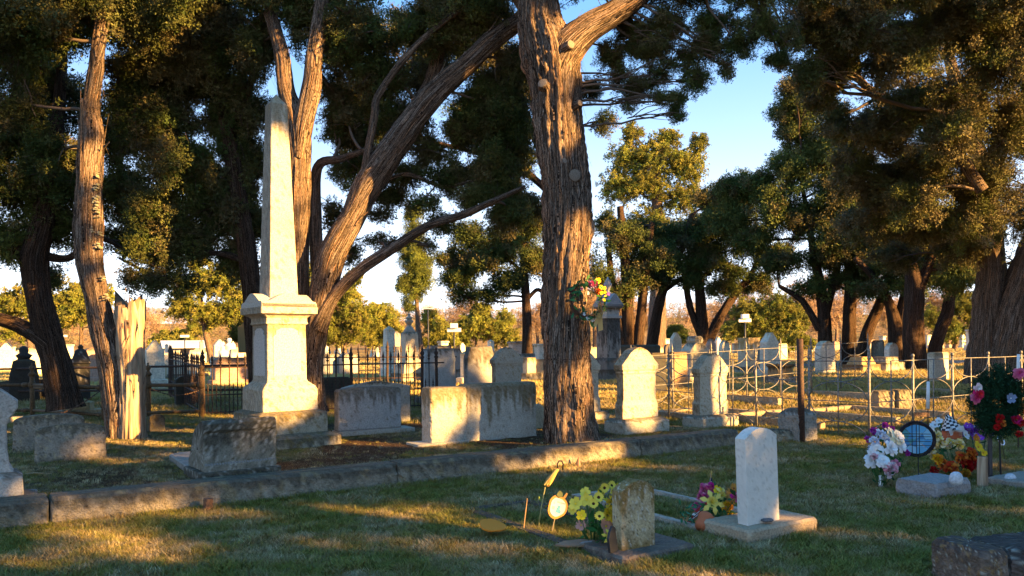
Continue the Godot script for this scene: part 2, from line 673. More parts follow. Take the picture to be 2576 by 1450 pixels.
# ---------------------------------------------------------------- foliage carved away so the sun reaches chosen spots: [across, up, along, radius across, radius up], measured square to the sun
func sun_gaps():
	gaps = [[8.38, 6.34, -8.10, 0.22, 0.30], [8.38, 5.69, -8.09, 0.30, 0.30], [8.39, 5.14, -8.07, 0.34, 0.30], [8.41, 4.70, -8.04, 0.36, 0.30], [8.35, 6.85, -8.16, 0.09, 0.09], [8.29, 4.32, -7.84, 0.42, 0.12], [8.31, 3.92, -7.80, 0.32, 0.30], [8.31, 3.50, -7.80, 0.34, 0.30], [8.10, 3.13, -7.76, 0.45, 0.17], [8.22, 3.07, -7.55, 0.20, 0.17], [6.03, 2.35, -6.33, 0.07, 0.07], [9.13, 2.34, -5.84, 0.30, 0.34], [9.29, 2.51, -5.75, 0.20, 0.20], [9.12, 2.08, -5.84, 0.20, 0.18], [10.00, 1.95, -5.05, 0.05, 0.20], [10.12, 2.96, -7.59, 0.08, 0.08], [9.99, 5.59, -4.33, 0.12, 0.20], [9.87, 6.12, -4.54, 0.08, 0.10], [10.04, 4.35, -4.22, 0.12, 0.18], [9.88, 4.24, -4.54, 0.07, 0.10], [9.98, 2.32, -4.24, 0.10, 0.18], [9.87, 1.78, -4.33, 0.14, 0.12], [9.91, 7.09, -4.57, 0.10, 0.12], [9.95, 6.76, -3.66, 0.16, 0.10], [10.02, 6.61, -4.15, 0.10, 0.08], [9.96, 3.63, -4.28, 0.06, 0.12], [11.70, 2.17, -3.98, 0.26, 0.26], [11.73, 1.63, -3.93, 0.28, 0.12], [11.67, 2.51, -4.03, 0.16, 0.12], [12.95, 1.94, -3.12, 0.26, 0.24], [12.89, 1.72, -3.24, 0.22, 0.20], [12.96, 1.34, -3.10, 0.24, 0.10], [9.11, 1.27, -3.95, 0.25, 0.10], [9.79, 1.20, -3.73, 0.25, 0.10], [8.56, 1.38, -4.34, 0.10, 0.08], [5.66, 1.87, -5.96, 0.12, 0.08], [7.02, 1.73, -5.12, 0.10, 0.05], [4.04, 2.04, -6.68, 0.10, 0.04], [4.95, 1.96, -6.23, 0.25, 0.04], [6.79, 1.08, -1.28, 0.05, 0.08], [6.84, 0.52, -1.20, 0.06, 0.06], [6.74, 0.39, -0.96, 0.14, 0.05], [5.56, 0.90, -1.89, 0.07, 0.05], [5.61, 0.99, -2.22, 0.10, 0.08], [5.96, 0.95, -3.24, 0.10, 0.07], [5.86, 1.04, -3.56, 0.20, 0.05], [7.08, 0.42, -1.17, 0.15, 0.03], [4.12, 1.93, -6.60, 0.12, 0.04], [4.25, 1.74, -5.94, 0.14, 0.04], [4.72, 1.75, -5.99, 0.10, 0.03], [3.98, 1.59, -5.42, 0.12, 0.04], [3.70, 1.76, -6.03, 0.12, 0.04], [5.16, 1.76, -6.01, 0.14, 0.04], [5.46, 1.67, -5.70, 0.16, 0.04], [5.83, 1.56, -5.35, 0.16, 0.04], [5.83, 1.39, -4.76, 0.14, 0.04], [5.79, 1.21, -4.14, 0.14, 0.04], [4.45, 1.46, -5.00, 0.12, 0.03], [8.79, 0.82, -2.82, 0.20, 0.03], [7.70, 1.19, -4.06, 0.16, 0.03], [5.51, 1.71, -5.86, 0.12, 0.06], [6.02, 1.58, -5.42, 0.10, 0.05], [6.06, 1.36, -4.66, 0.09, 0.05], [5.77, 1.10, -3.75, 0.16, 0.06], [5.96, 1.03, -3.54, 0.14, 0.05], [5.07, 1.04, -3.55, 0.10, 0.04], [5.27, 1.52, -5.21, 0.07, 0.04], [8.88, 1.17, -4.01, 0.14, 0.05], [7.17, 0.17, -0.58, 0.20, 0.07], [7.12, 0.26, -0.89, 0.15, 0.05], [9.42, 0.81, -2.77, 0.10, 0.03], [9.53, 0.54, -1.84, 0.12, 0.03], [3.47, 1.75, -5.99, 0.20, 0.05], [4.83, 1.32, -4.51, 0.16, 0.04], [5.99, 1.29, -4.42, 0.25, 0.06], [5.92, 0.86, -2.93, 0.15, 0.04], [7.24, 0.04, -0.14, 0.25, 0.05], [6.08, 2.56, -6.45, 0.10, 0.03], [7.88, 3.08, -9.90, 0.22, 0.12], [9.02, 3.25, -10.47, 0.25, 0.13], [10.13, 4.01, -13.06, 0.25, 0.14], [7.48, 3.19, -10.25, 0.20, 0.10], [10.33, 3.85, -12.52, 0.20, 0.12], [10.11, 3.44, -11.11, 0.20, 0.12], [11.18, 3.85, -12.51, 0.25, 0.12], [7.21, 2.75, -8.75, 0.12, 0.06], [6.99, 1.94, -5.98, 0.10, 0.05], [5.56, 2.93, -8.29, 0.08, 0.08], [5.70, 3.40, -9.09, 0.12, 0.03], [8.06, 5.04, -11.05, 0.20, 0.45], [8.10, 4.30, -10.97, 0.20, 0.40], [8.11, 3.64, -10.95, 0.12, 0.35], [7.78, 7.63, -11.57, 0.20, 0.22], [7.83, 6.89, -11.47, 0.18, 0.14], [7.76, 6.33, -11.60, 0.12, 0.14], [7.88, 5.73, -11.39, 0.18, 0.16], [7.81, 8.21, -11.51, 0.08, 0.08], [7.86, 9.72, -11.41, 0.12, 0.20], [7.98, 4.90, -11.19, 0.12, 0.20], [9.37, 7.25, -8.58, 0.16, 0.22], [9.37, 6.60, -8.58, 0.20, 0.25], [9.46, 7.97, -8.40, 0.20, 0.30], [9.68, 5.94, -7.99, 0.20, 0.18], [9.55, 5.31, -8.24, 0.16, 0.20], [9.44, 4.54, -8.44, 0.15, 0.15], [9.99, 6.54, -7.40, 0.20, 0.15], [10.30, 7.07, -6.82, 0.16, 0.12], [10.57, 7.39, -6.32, 0.14, 0.10], [9.33, 5.91, -8.65, 0.06, 0.12], [9.17, 8.61, -8.95, 0.08, 0.25], [10.95, 4.76, -13.49, 0.40, 0.10], [9.55, 5.24, -16.12, 0.12, 0.50], [10.66, 4.60, -14.04, 0.12, 0.40], [11.16, 4.39, -13.09, 0.10, 0.30], [11.52, 4.72, -12.42, 0.30, 0.10], [14.74, 0.84, 0.04, 0.45, 0.40], [16.18, 0.62, 0.60, 0.45, 0.40], [14.18, 0.80, -0.59, 0.25, 0.30], [13.97, 1.03, -1.41, 0.20, 0.25], [14.90, 1.65, -2.86, 0.20, 0.30], [18.40, 0.45, 1.37, 0.40, 0.30], [15.19, 2.15, -4.44, 0.15, 0.30], [12.55, 0.16, 0.17, 0.06, 0.04], [25.75, 2.67, 1.57, 1.00, 0.80], [25.95, 0.96, 1.94, 0.70, 0.80], [25.70, 3.75, 1.48, 0.50, 0.90]]

func sunny(p: Vector3, pad: float) -> bool:
	var sh := Vector2(sin(SUN_TURN), cos(SUN_TURN))
	var al := p.x * sh.x + p.z * sh.y
	var u := p.x * sh.y - p.z * sh.x
	var v := p.y * cos(SUN_HEIGHT) - al * sin(SUN_HEIGHT)
	for g in gaps:
		var grow: float = pad * clampf(g[3] / 0.2, 0.25, 1.0) * clampf(g[4] / 0.1, 0.4, 1.0)
		var du: float = (u - g[0]) / (g[3] + grow)
		if du > 1.3 or du < -1.3: continue
		if al < g[2] + 0.25: continue
		var dv: float = (v - g[1]) / (g[4] + grow)
		if du * du + dv * dv < 1.0 + 0.3 * nz.get_noise_2d(u * 9.0, v * 9.0): return true
	return false

# ---------------------------------------------------------------- ground
func bare(x: float, z: float) -> float:
	var n := (x + 1.30) * NV.x + (z + 8.90) * NV.z
	var inside := 1.0 - ss(-0.4, -0.1, n)
	return inside * ss(-0.25, 0.35, nz.get_noise_2d(x * 0.45 + 4.0, z * 0.45)) * ss(-6.0, -4.0, x)

func ground_color(x: float, z: float) -> Color:
	var d := -z
	var a := nz.get_noise_2d(x * 0.55, z * 0.55)
	var b := nz.get_noise_2d(x * 2.3 + 9.0, z * 2.3)
	var c := Color(0.10, 0.082, 0.04)
	c = mixc(c, Color(0.07, 0.09, 0.022), ss(-0.1, 0.6, a))
	c = mixc(c, Color(0.17, 0.125, 0.06), 0.7 * ss(0.0, 0.7, b))
	c = mixc(c, Color(0.075, 0.042, 0.024), 0.9 * bare(x, z))
	c = mixc(c, Color(0.30, 0.21, 0.085), 0.9 * ss(17, 27, d) * (0.6 + 0.4 * b))
	c = mixc(c, Color(0.33, 0.22, 0.10), ss(90, 160, d))
	c.a = 1.0
	return c

func spaced(stops: Array) -> Array:
	var o := []
	for i in stops.size() - 1:
		var n := maxi(1, int(round((stops[i + 1][0] - stops[i][0]) / stops[i][1])))
		for k in n: o.append(lerpf(stops[i][0], stops[i + 1][0], float(k) / n))
	o.append(stops[-1][0])
	return o

func ground():
	var xs := spaced([[-420, 60], [-120, 12], [-36, 2.0], [-14, 0.2], [14, 2.0], [40, 12], [120, 60], [420, 1]])
	var zs := spaced([[-520, 25], [-140, 8], [-60, 2.0], [-26, 0.2], [-3, 1.5], [8, 15], [80, 1]])
	var st := SurfaceTool.new()
	st.begin(Mesh.PRIMITIVE_TRIANGLES)
	st.set_smooth_group(1)
	for z in zs:
		for x in xs:
			st.set_color(ground_color(x, z))
			st.set_uv(Vector2(x, z))
			st.add_vertex(Vector3(x, gh(x, z) + 0.012 * nz.get_noise_2d(x * 3.0, z * 3.0), z))
	var w := xs.size()
	for i in zs.size() - 1:
		for j in w - 1:
			var a := i * w + j
			for k in [a, a + 1, a + w + 1, a, a + w + 1, a + w]: st.add_index(k)
	st.generate_normals()
	tag(part("ground", st.commit(), M.soil, self), "dry lawn and bare earth of the cemetery", "", "", "structure")
	# the lane that crosses behind the wire fence
	var lane := MB.new()
	var lc := Color(0.17, 0.155, 0.14)
	var left := Vector3(-4.0, 0, -31.0)
	var dirx := Vector3(0.97, 0, -0.24)
	for i in 60:
		var rows := []
		for e in [i, i + 1]:
			var p: Vector3 = left + dirx * (e * 0.8)
			var q := p + Vector3(0.24, 0, 0.97) * 3.2
			rows.append([Vector3(p.x, gh(p.x, p.z) + 0.03, p.z), Vector3(q.x, gh(q.x, q.z) + 0.03, q.z)])
		lane.color = lc * (1.0 + 0.2 * nz.get_noise_2d(i * 0.3, 2.0))
		lane.quad(rows[0][0], rows[1][0], rows[1][1], rows[0][1])
	tag(part("lane", lane.done(), M.concrete, self), "grey gravel lane crossing behind the wire fence", "", "", "structure")

func kerb_piece(t: Node, q0: float, q1: float, sd: float):
	var l := (q1 - q0) * 0.5 - 0.006
	var m := loft([[-0.12, l, 0.155], [0.225, l, 0.15], [0.262, l - 0.01, 0.125]], {base = Color(0.25, 0.225, 0.185), stain = Color(0.075, 0.068, 0.058), drip = 0.13, lichen = Color(0.26, 0.21, 0.13), lichen_much = 0.28, lichen_size = 6.0, specks = Color(0.10, 0.09, 0.07), mottle = 0.35, rough = 0.012, chamfer = 0.02, step = 0.045, seed = sd, chips = 0.03})
	part("kerb_block", m.done(), M.concrete, t, Transform3D(Basis.IDENTITY, Vector3((q0 + q1) * 0.5, 0, -0.16)))

func grave_kerbs():
	var t := thing("kerb_wall", "long low weathered concrete kerb wall crossing the lawn in front of the obelisk plot", "kerb", Vector3(-1.30, 0, -8.90), ROW)
	kerb_piece(t, -7.5, -3.4, 1.0)
	kerb_piece(t, -3.4, 0.0, 2.0)
	kerb_piece(t, 0.0, 3.62, 3.0)
	kerb_piece(t, 3.62, 5.55, 4.0)
	var s := MB.new()
	s.bar(Vector3(0, 0.0, 0), Vector3(0.01, 0.13, 0.0), 0.045, 0.045, 10)
	var pp: Vector3 = Vector3(-3.003, 0.000, -7.700)
	tag(part("iron_stub", s.done(), M.rust, self, Transform3D(Basis.IDENTITY, pp + Vector3(0.02, 0, 0.03))), "short rusty iron pipe stub standing against the front of the kerb wall", "pipe stub")

# ---------------------------------------------------------------- trees
func spray_mesh(kind: String) -> Mesh:
	if shapes.has(kind): return shapes[kind]
	var g := RandomNumberGenerator.new()
	g.seed = hash(kind)
	var b := MB.new()
	b.color = Color.WHITE
	var arms := 10
	var each := 6
	if kind == "twigs":
		arms = 9
		each = 4
	for i in arms:
		var z := g.randf_range(-0.7, 1)
		var a := g.randf_range(0, TAU)
		var q := sqrt(maxf(0.0, 1 - z * z))
		var d := Vector3(q * cos(a), z, q * sin(a))
		var l := g.randf_range(0.3, 0.55)
		if kind == "twigs":
			var side := d.cross(Vector3(0.3, 0.8, 0.5)).normalized()
			b.tri(side * 0.012, -side * 0.012, d * l * 1.3)
			for k in each:
				var p := d * l * g.randf_range(0.3, 1.1)
				var e := (d * 0.6 + Vector3(g.randf_range(-1, 1), g.randf_range(-0.6, 1), g.randf_range(-1, 1))).normalized()
				var s2 := e.cross(d).normalized() * 0.008
				b.tri(p + s2, p - s2, p + e * g.randf_range(0.15, 0.4))
			continue
		var tip := d * l
		if kind == "juniper":
			var sd := d.cross(Vector3(0.3, 0.8, 0.5)).normalized() * 0.008
			b.tri(sd, -sd, tip)
		for k in each:
			var p := tip * g.randf_range(0.55, 1.0) + Vector3(g.randf_range(-1, 1), g.randf_range(-1, 1), g.randf_range(-1, 1)) * 0.05
			var e := (d * 0.7 + Vector3(g.randf_range(-1, 1), g.randf_range(-1, 0.8), g.randf_range(-1, 1))).normalized()
			var s := e.cross(Vector3(g.randf_range(-1, 1), g.randf_range(-1, 1), g.randf_range(-1, 1))).normalized()
			if kind == "juniper":
				var w := g.randf_range(0.022, 0.045)
				var m := p + e * 0.07
				b.tri(p, m + s * w, m - s * w)
				b.tri(m + s * w, p + e * g.randf_range(0.13, 0.22), m - s * w)
			else:   # leaf clumps of broad crowns far off
				var w := g.randf_range(0.05, 0.10)
				b.tri(p - e * 0.06, p + s * w, p + e * 0.12)
				b.tri(p - e * 0.06, p + e * 0.12, p - s * w)
	shapes[kind] = b.done()
	return shapes[kind]

func twig_mesh() -> Mesh:
	if shapes.has("twig"): return shapes["twig"]
	var b := MB.new()
	b.smooth(1)
	b.pipe([Vector3.ZERO, Vector3(0.9, 0.35, 0.4), Vector3(-0.7, 0.7, 0.6), Vector3(0, 1, 0)], [0.7, 0.55, 0.4, 0.12], 3)
	shapes["twig"] = b.done()
	return shapes["twig"]

func rounded(path: Array, step: float) -> Array:
	var o := []
	var n := path.size()
	for i in n - 1:
		var p0: Vector3 = path[maxi(i - 1, 0)][0]
		var p1: Vector3 = path[i][0]
		var p2: Vector3 = path[i + 1][0]
		var p3: Vector3 = path[mini(i + 2, n - 1)][0]
		var k := maxi(2, int(ceil(p1.distance_to(p2) / step)))
		for j in k:
			var t := float(j) / k
			o.append([p1.cubic_interpolate(p2, p0, p3, t), lerpf(path[i][1], path[i + 1][1], t)])
	o.append(path[-1])
	return o

# a limb with fibrous bark; jag: a splintered end
func bark_tube(b: MB, path: Array, nseg: int, o := {}):
	var step: float = o.get("step", 0.08)
	var amp: float = o.get("amp", 0.10)
	var fr: float = o.get("fibre", 3.2)
	var twist: float = o.get("twist", 0.12)
	var pts := rounded(path, step)
	var rings := []
	var cols := []
	var uvs := []
	var s := 0.0
	var x := Vector3.ZERO
	var round_ := TAU * float(path[0][1])
	var sd: float = o.get("seed", 0.0)
	for i in pts.size():
		var p: Vector3 = pts[i][0]
		var rad: float = pts[i][1]
		var t: Vector3 = (pts[mini(i + 1, pts.size() - 1)][0] - pts[maxi(i - 1, 0)][0]).normalized()
		if x == Vector3.ZERO:
			x = Vector3(0, 0, -1) if absf(t.z) < 0.9 else Vector3.UP
		else:
			s += p.distance_to(pts[i - 1][0])
		x = (x - t * x.dot(t)).normalized()
		var z := x.cross(t)
		var ring := []
		var cc := []
		var uu := []
		for j in nseg + 1:
			var a := TAU * j / nseg + s * twist
			var ca := cos(TAU * j / nseg)
			var sa := sin(TAU * j / nseg)
			var f1 := nz.get_noise_3d(cos(a) * fr + sd, s * 0.16, sin(a) * fr)
			var f2 := absf(nz.get_noise_3d(cos(a) * fr * 2.3 + sd, s * 0.24 + 5.0, sin(a) * fr * 2.3))
			var f3 := nz.get_noise_3d(cos(a) * 1.1 + sd, s * 0.9, sin(a) * 1.1)
			var q := rad * (1.0 + amp * f1 - amp * 1.1 * (0.5 - f2) + 0.10 * f3)
			var pp := p + (x * ca + z * sa) * q
			if o.has("jag"):
				var u := ss(1.0 - float(o.jag), 1.0, float(i) / (pts.size() - 1))
				pp += t * u * (0.28 * nz.get_noise_3d(ca * 5.0 + sd, 1.0, sa * 5.0) + 0.12 * nz.get_noise_3d(ca * 13.0, 4.0, sa * 13.0))
			if j < nseg:
				ring.append(pp)
				cc.append(b.color)
			uu.append(Vector2(float(j) / nseg * round_ + s * twist * 0.3, s + sd))
		rings.append(ring)
		cols.append(cc)
		uvs.append(uu)
	b.skin(rings, cols, true, uvs)
	b.cap(rings[-1], cols[-1])
	return pts

# loose strips of bark lifting from a limb
func bark_strips(pts: Array, count: int, g: RandomNumberGenerator) -> MB:
	var b := MB.new()
	b.flat()
	for k in count:
		var i := g.randi_range(1, pts.size() - 4)
		var p: Vector3 = pts[i][0]
		var t: Vector3 = (pts[i + 1][0] - p).normalized()
		var a := g.randf_range(0, TAU)
		var x := t.cross(Vector3(0.3, 0.1, 0.9)).normalized()
		var d := (x * cos(a) + t.cross(x) * sin(a))
		var side := t.cross(d) * g.randf_range(0.004, 0.014)
		var rad: float = pts[i][1]
		var l := g.randf_range(0.12, 0.5)
		var away := g.randf_range(0.01, 0.07)
		var dn := -1.0 if g.randf() < 0.5 else 1.0
		var q0 := p + d * rad * 1.0
		var q1 := q0 + t * l * 0.5 * dn + d * away * 0.35 + side * g.randf_range(-2, 2)
		var q2 := q0 + t * l * dn + d * away * 1.3 + side * g.randf_range(-5, 5)
		b.color = Color(1, 1, 1) * g.randf_range(0.7, 1.3)
		var uv := Vector2(g.randf(), g.randf() * 9.0)
		for e in [[q0, q1, 1.0, 0.8], [q1, q2, 0.8, 0.25]]:
			for c in [[e[0] - side * e[2], 0.0], [e[1] - side * e[3], 0.3], [e[1] + side * e[3], 0.3], [e[0] - side * e[2], 0.0], [e[1] + side * e[3], 0.3], [e[0] + side * e[2], 0.0]]:
				b.v(c[0], uv + Vector2(0, c[1]))
	return b

const GREEN := Color(0.055, 0.082, 0.02)
const OLIVE := Color(0.095, 0.11, 0.026)
const BROWN := Color(0.125, 0.10, 0.045)
const LITGREEN := Color(0.19, 0.225, 0.036)

# o: size of a spray, kind, tints [[colour, share]..], gap (how much is left open), droop
func leaves(blobs: Array, at: Vector3, o: Dictionary, xf: Array, tint: Array, twig = null):
	var g := RandomNumberGenerator.new()
	g.seed = int(o.get("seed", 1)) * 77 + 5
	var size: float = o.get("size", 0.3)
	var gap: float = o.get("gap", 0.1)
	var gf: float = o.get("gap_size", 0.5)
	var tints: Array = o.tints
	var full: float = o.get("full", 1.0)
	for bl in blobs:
		var c: Vector3 = bl[0]
		var rad: Vector3 = bl[1]
		var tone: float = 0.8 + 0.4 * g.randf()
		var per := 7
		for k in int(bl[2] * full / per) + 1:
			var z := g.randf_range(-1, 1)
			var a := g.randf_range(0, TAU)
			var q := sqrt(1 - z * z)
			var d := Vector3(q * cos(a), z, q * sin(a))
			var to := c + d * pow(g.randf(), 0.3) * rad * (0.88 + 0.3 * nz.get_noise_3dv(d * 2.0 + c))
			var from := c.lerp(to, 0.25) + Vector3(g.randf_range(-1, 1), g.randf_range(-0.5, 1), g.randf_range(-1, 1)) * rad * 0.3
			to.y -= from.distance_to(to) * 0.12
			var open := nz.get_noise_3dv(to / gf) + 0.45 * nz.get_noise_3dv(to / gf * 3.1) < -0.85 + gap * 2.0
			if open and g.randf() < 0.85: continue
			if twig != null and (o.has("far") or not (sunny(to, 0.12) or sunny(from.lerp(to, 0.5), 0.12))):
				var ln := from.distance_to(to)
				twig.append(Transform3D(basis_to(to - from, g.randf() * TAU) * Basis.from_scale(Vector3(0.006 + 0.02 * size, ln, 0.006 + 0.02 * size)), from - at))
			var m := 0.5 + 0.5 * nz.get_noise_3dv(to * 0.8 + Vector3(3, 1, 7))
			var shade := tone * (0.75 + 0.5 * g.randf())
			var share := g.randf()
			for j in per:
				var t := 0.3 + 0.75 * (j + g.randf()) / per
				var p := from.lerp(to, t) + Vector3(g.randf_range(-1, 1), g.randf_range(-1.2, 0.8), g.randf_range(-1, 1)) * size * 0.32
				var s := size * g.randf_range(0.6, 1.25) * (1.0 - 0.25 * t)
				var rot := Basis.from_euler(Vector3(g.randf_range(-1.1, 1.1), g.randf_range(0, TAU), g.randf_range(-1.1, 1.1)))
				var e := g.randf()
				if p.y < gh(p.x, p.z) + 0.4: continue
				if not o.has("far") and sunny(p, s * 0.42 + 0.05): continue
				xf.append(Transform3D(rot.scaled(Vector3(s, s, s)), p - at))
				var cc: Color = tints[0]
				if tints.size() > 1: cc = mixc(tints[0], tints[1], ss(0.3, 0.7, m * 0.6 + share * 0.3 + e * 0.15))
				if tints.size() > 2 and share > 0.78: cc = mixc(cc, tints[2], 0.8)
				cc = cc * shade * (0.85 + 0.3 * e)
				cc.a = 1.0
				tint.append(cc)

func branch_to(b: MB, from: Vector3, to: Vector3, r0: float, r1: float, g: RandomNumberGenerator, n := 5):
	var l := from.distance_to(to)
	var mid := from.lerp(to, 0.5) + Vector3(g.randf_range(-1, 1), g.randf_range(-0.3, 1), g.randf_range(-1, 1)) * l * 0.12
	var path := rounded([[from, r0], [mid, lerpf(r0, r1, 0.5)], [to, r1]], maxf(0.12, l / 8.0))
	var pts := []
	var rad := []
	for q in path:
		pts.append(q[0] + Vector3(g.randf_range(-1, 1), g.randf_range(-1, 1), g.randf_range(-1, 1)) * l * 0.012)
		rad.append(q[1])
	b.pipe(pts, rad, n)

# stems: [[path, part name, segments, options]..]; blobs as leaves() takes them
func tree(called: String, label: String, category: String, at: Vector3, stems: Array, blobs: Array, o: Dictionary) -> Node3D:
	var t := thing(called, label, category, at, 0.0, o.get("group", ""))
	var g := RandomNumberGenerator.new()
	g.seed = int(o.get("seed", 1)) * 13 + 1
	var mt: Material = o.get("bark", M.bark)
	var all := []
	for s in stems:
		var path := []
		for q in s[0]: path.append([q[0] - at, q[1]])
		var b := MB.new()
		b.smooth(1)
		var so: Dictionary = s[3] if s.size() > 3 else {}
		so.seed = g.randf_range(0, 40)
		var pts: Array = bark_tube(b, path, s[2], so)
		var node := part(s[1], b.done(), so.get("mat", mt), t)
		if so.has("strips"):
			var sm := part("loose_bark", bark_strips(pts, so.strips, g).done(), mt, node)
			sm.set_meta("kind", "stuff")
		all.append_array(pts)
	if blobs.size():
		var b := MB.new()
		b.smooth(1)
		var thick: float = o.get("branch", 0.035)
		for bl in blobs:
			var c: Vector3 = bl[0] - at
			var best: Vector3 = all[0][0]
			var bd := 1e9
			var br := 0.1
			for q in all:
				var dv: Vector3 = c - q[0]
				var dd := dv.length() + maxf(0.0, -dv.y) * 0.8
				if dd < bd:
					bd = dd
					best = q[0]
					br = q[1]
			var rr := minf(thick, br * 0.6)
			branch_to(b, best, c, rr, rr * 0.5, g)
			for k in int(o.get("twigs", 7)):
				var e: Vector3 = c + Vector3(g.randf_range(-1, 1), g.randf_range(-0.8, 0.9), g.randf_range(-1, 1)) * bl[1] * 0.85
				var f: Vector3 = best.lerp(c, g.randf_range(0.55, 1.0))
				branch_to(b, f, e, rr * 0.42, rr * 0.1, g, 4)
		tag(part("branches", b.done(), mt, t), "", "", "", "stuff")
		var xf := []
		var tint := []
		var tw := []
		leaves(blobs, at, o, xf, tint, tw)
		var tc := []
		for i in tw.size(): tc.append(Color(0.09, 0.065, 0.048) if not o.get("kind", "juniper") == "twigs" else Color(0.2, 0.14, 0.09))
		many("twigs", twig_mesh(), M.leaf, tw, tc, t)
		many("crown", spray_mesh(o.get("kind", "juniper")), M.leaf, xf, tint, t)
	return t

func cut(t: Node, at: Vector3, p: Vector3, dir: Vector3, rad: float, l: float, tall := 1.0):
	var b := MB.new()
	b.smooth(1)
	var bs := basis_to(dir)
	bark_tube(b, [[p - dir * 0.1 - at, rad * 1.5], [p + dir * l * 0.5 - at, rad * 1.05], [p + dir * l - at, rad * 1.0]], 20, {step = 0.05, amp = 0.08})
	var n := part("cut_limb", b.done(), M.bark, t)
	var d := MB.new()
	d.lathe([[rad * 0.92, -0.01], [rad * 0.9, 0.008], [rad * 0.5, 0.013]], 20)
	part("cut_face", d.done(), M.cut_wood, n, Transform3D(bs, p + dir * (l + 0.002) - at))

func trees():
	near_trees()
	grove()
	far_trees()
	shade_trees()
	upper_crowns()
	right_trees()

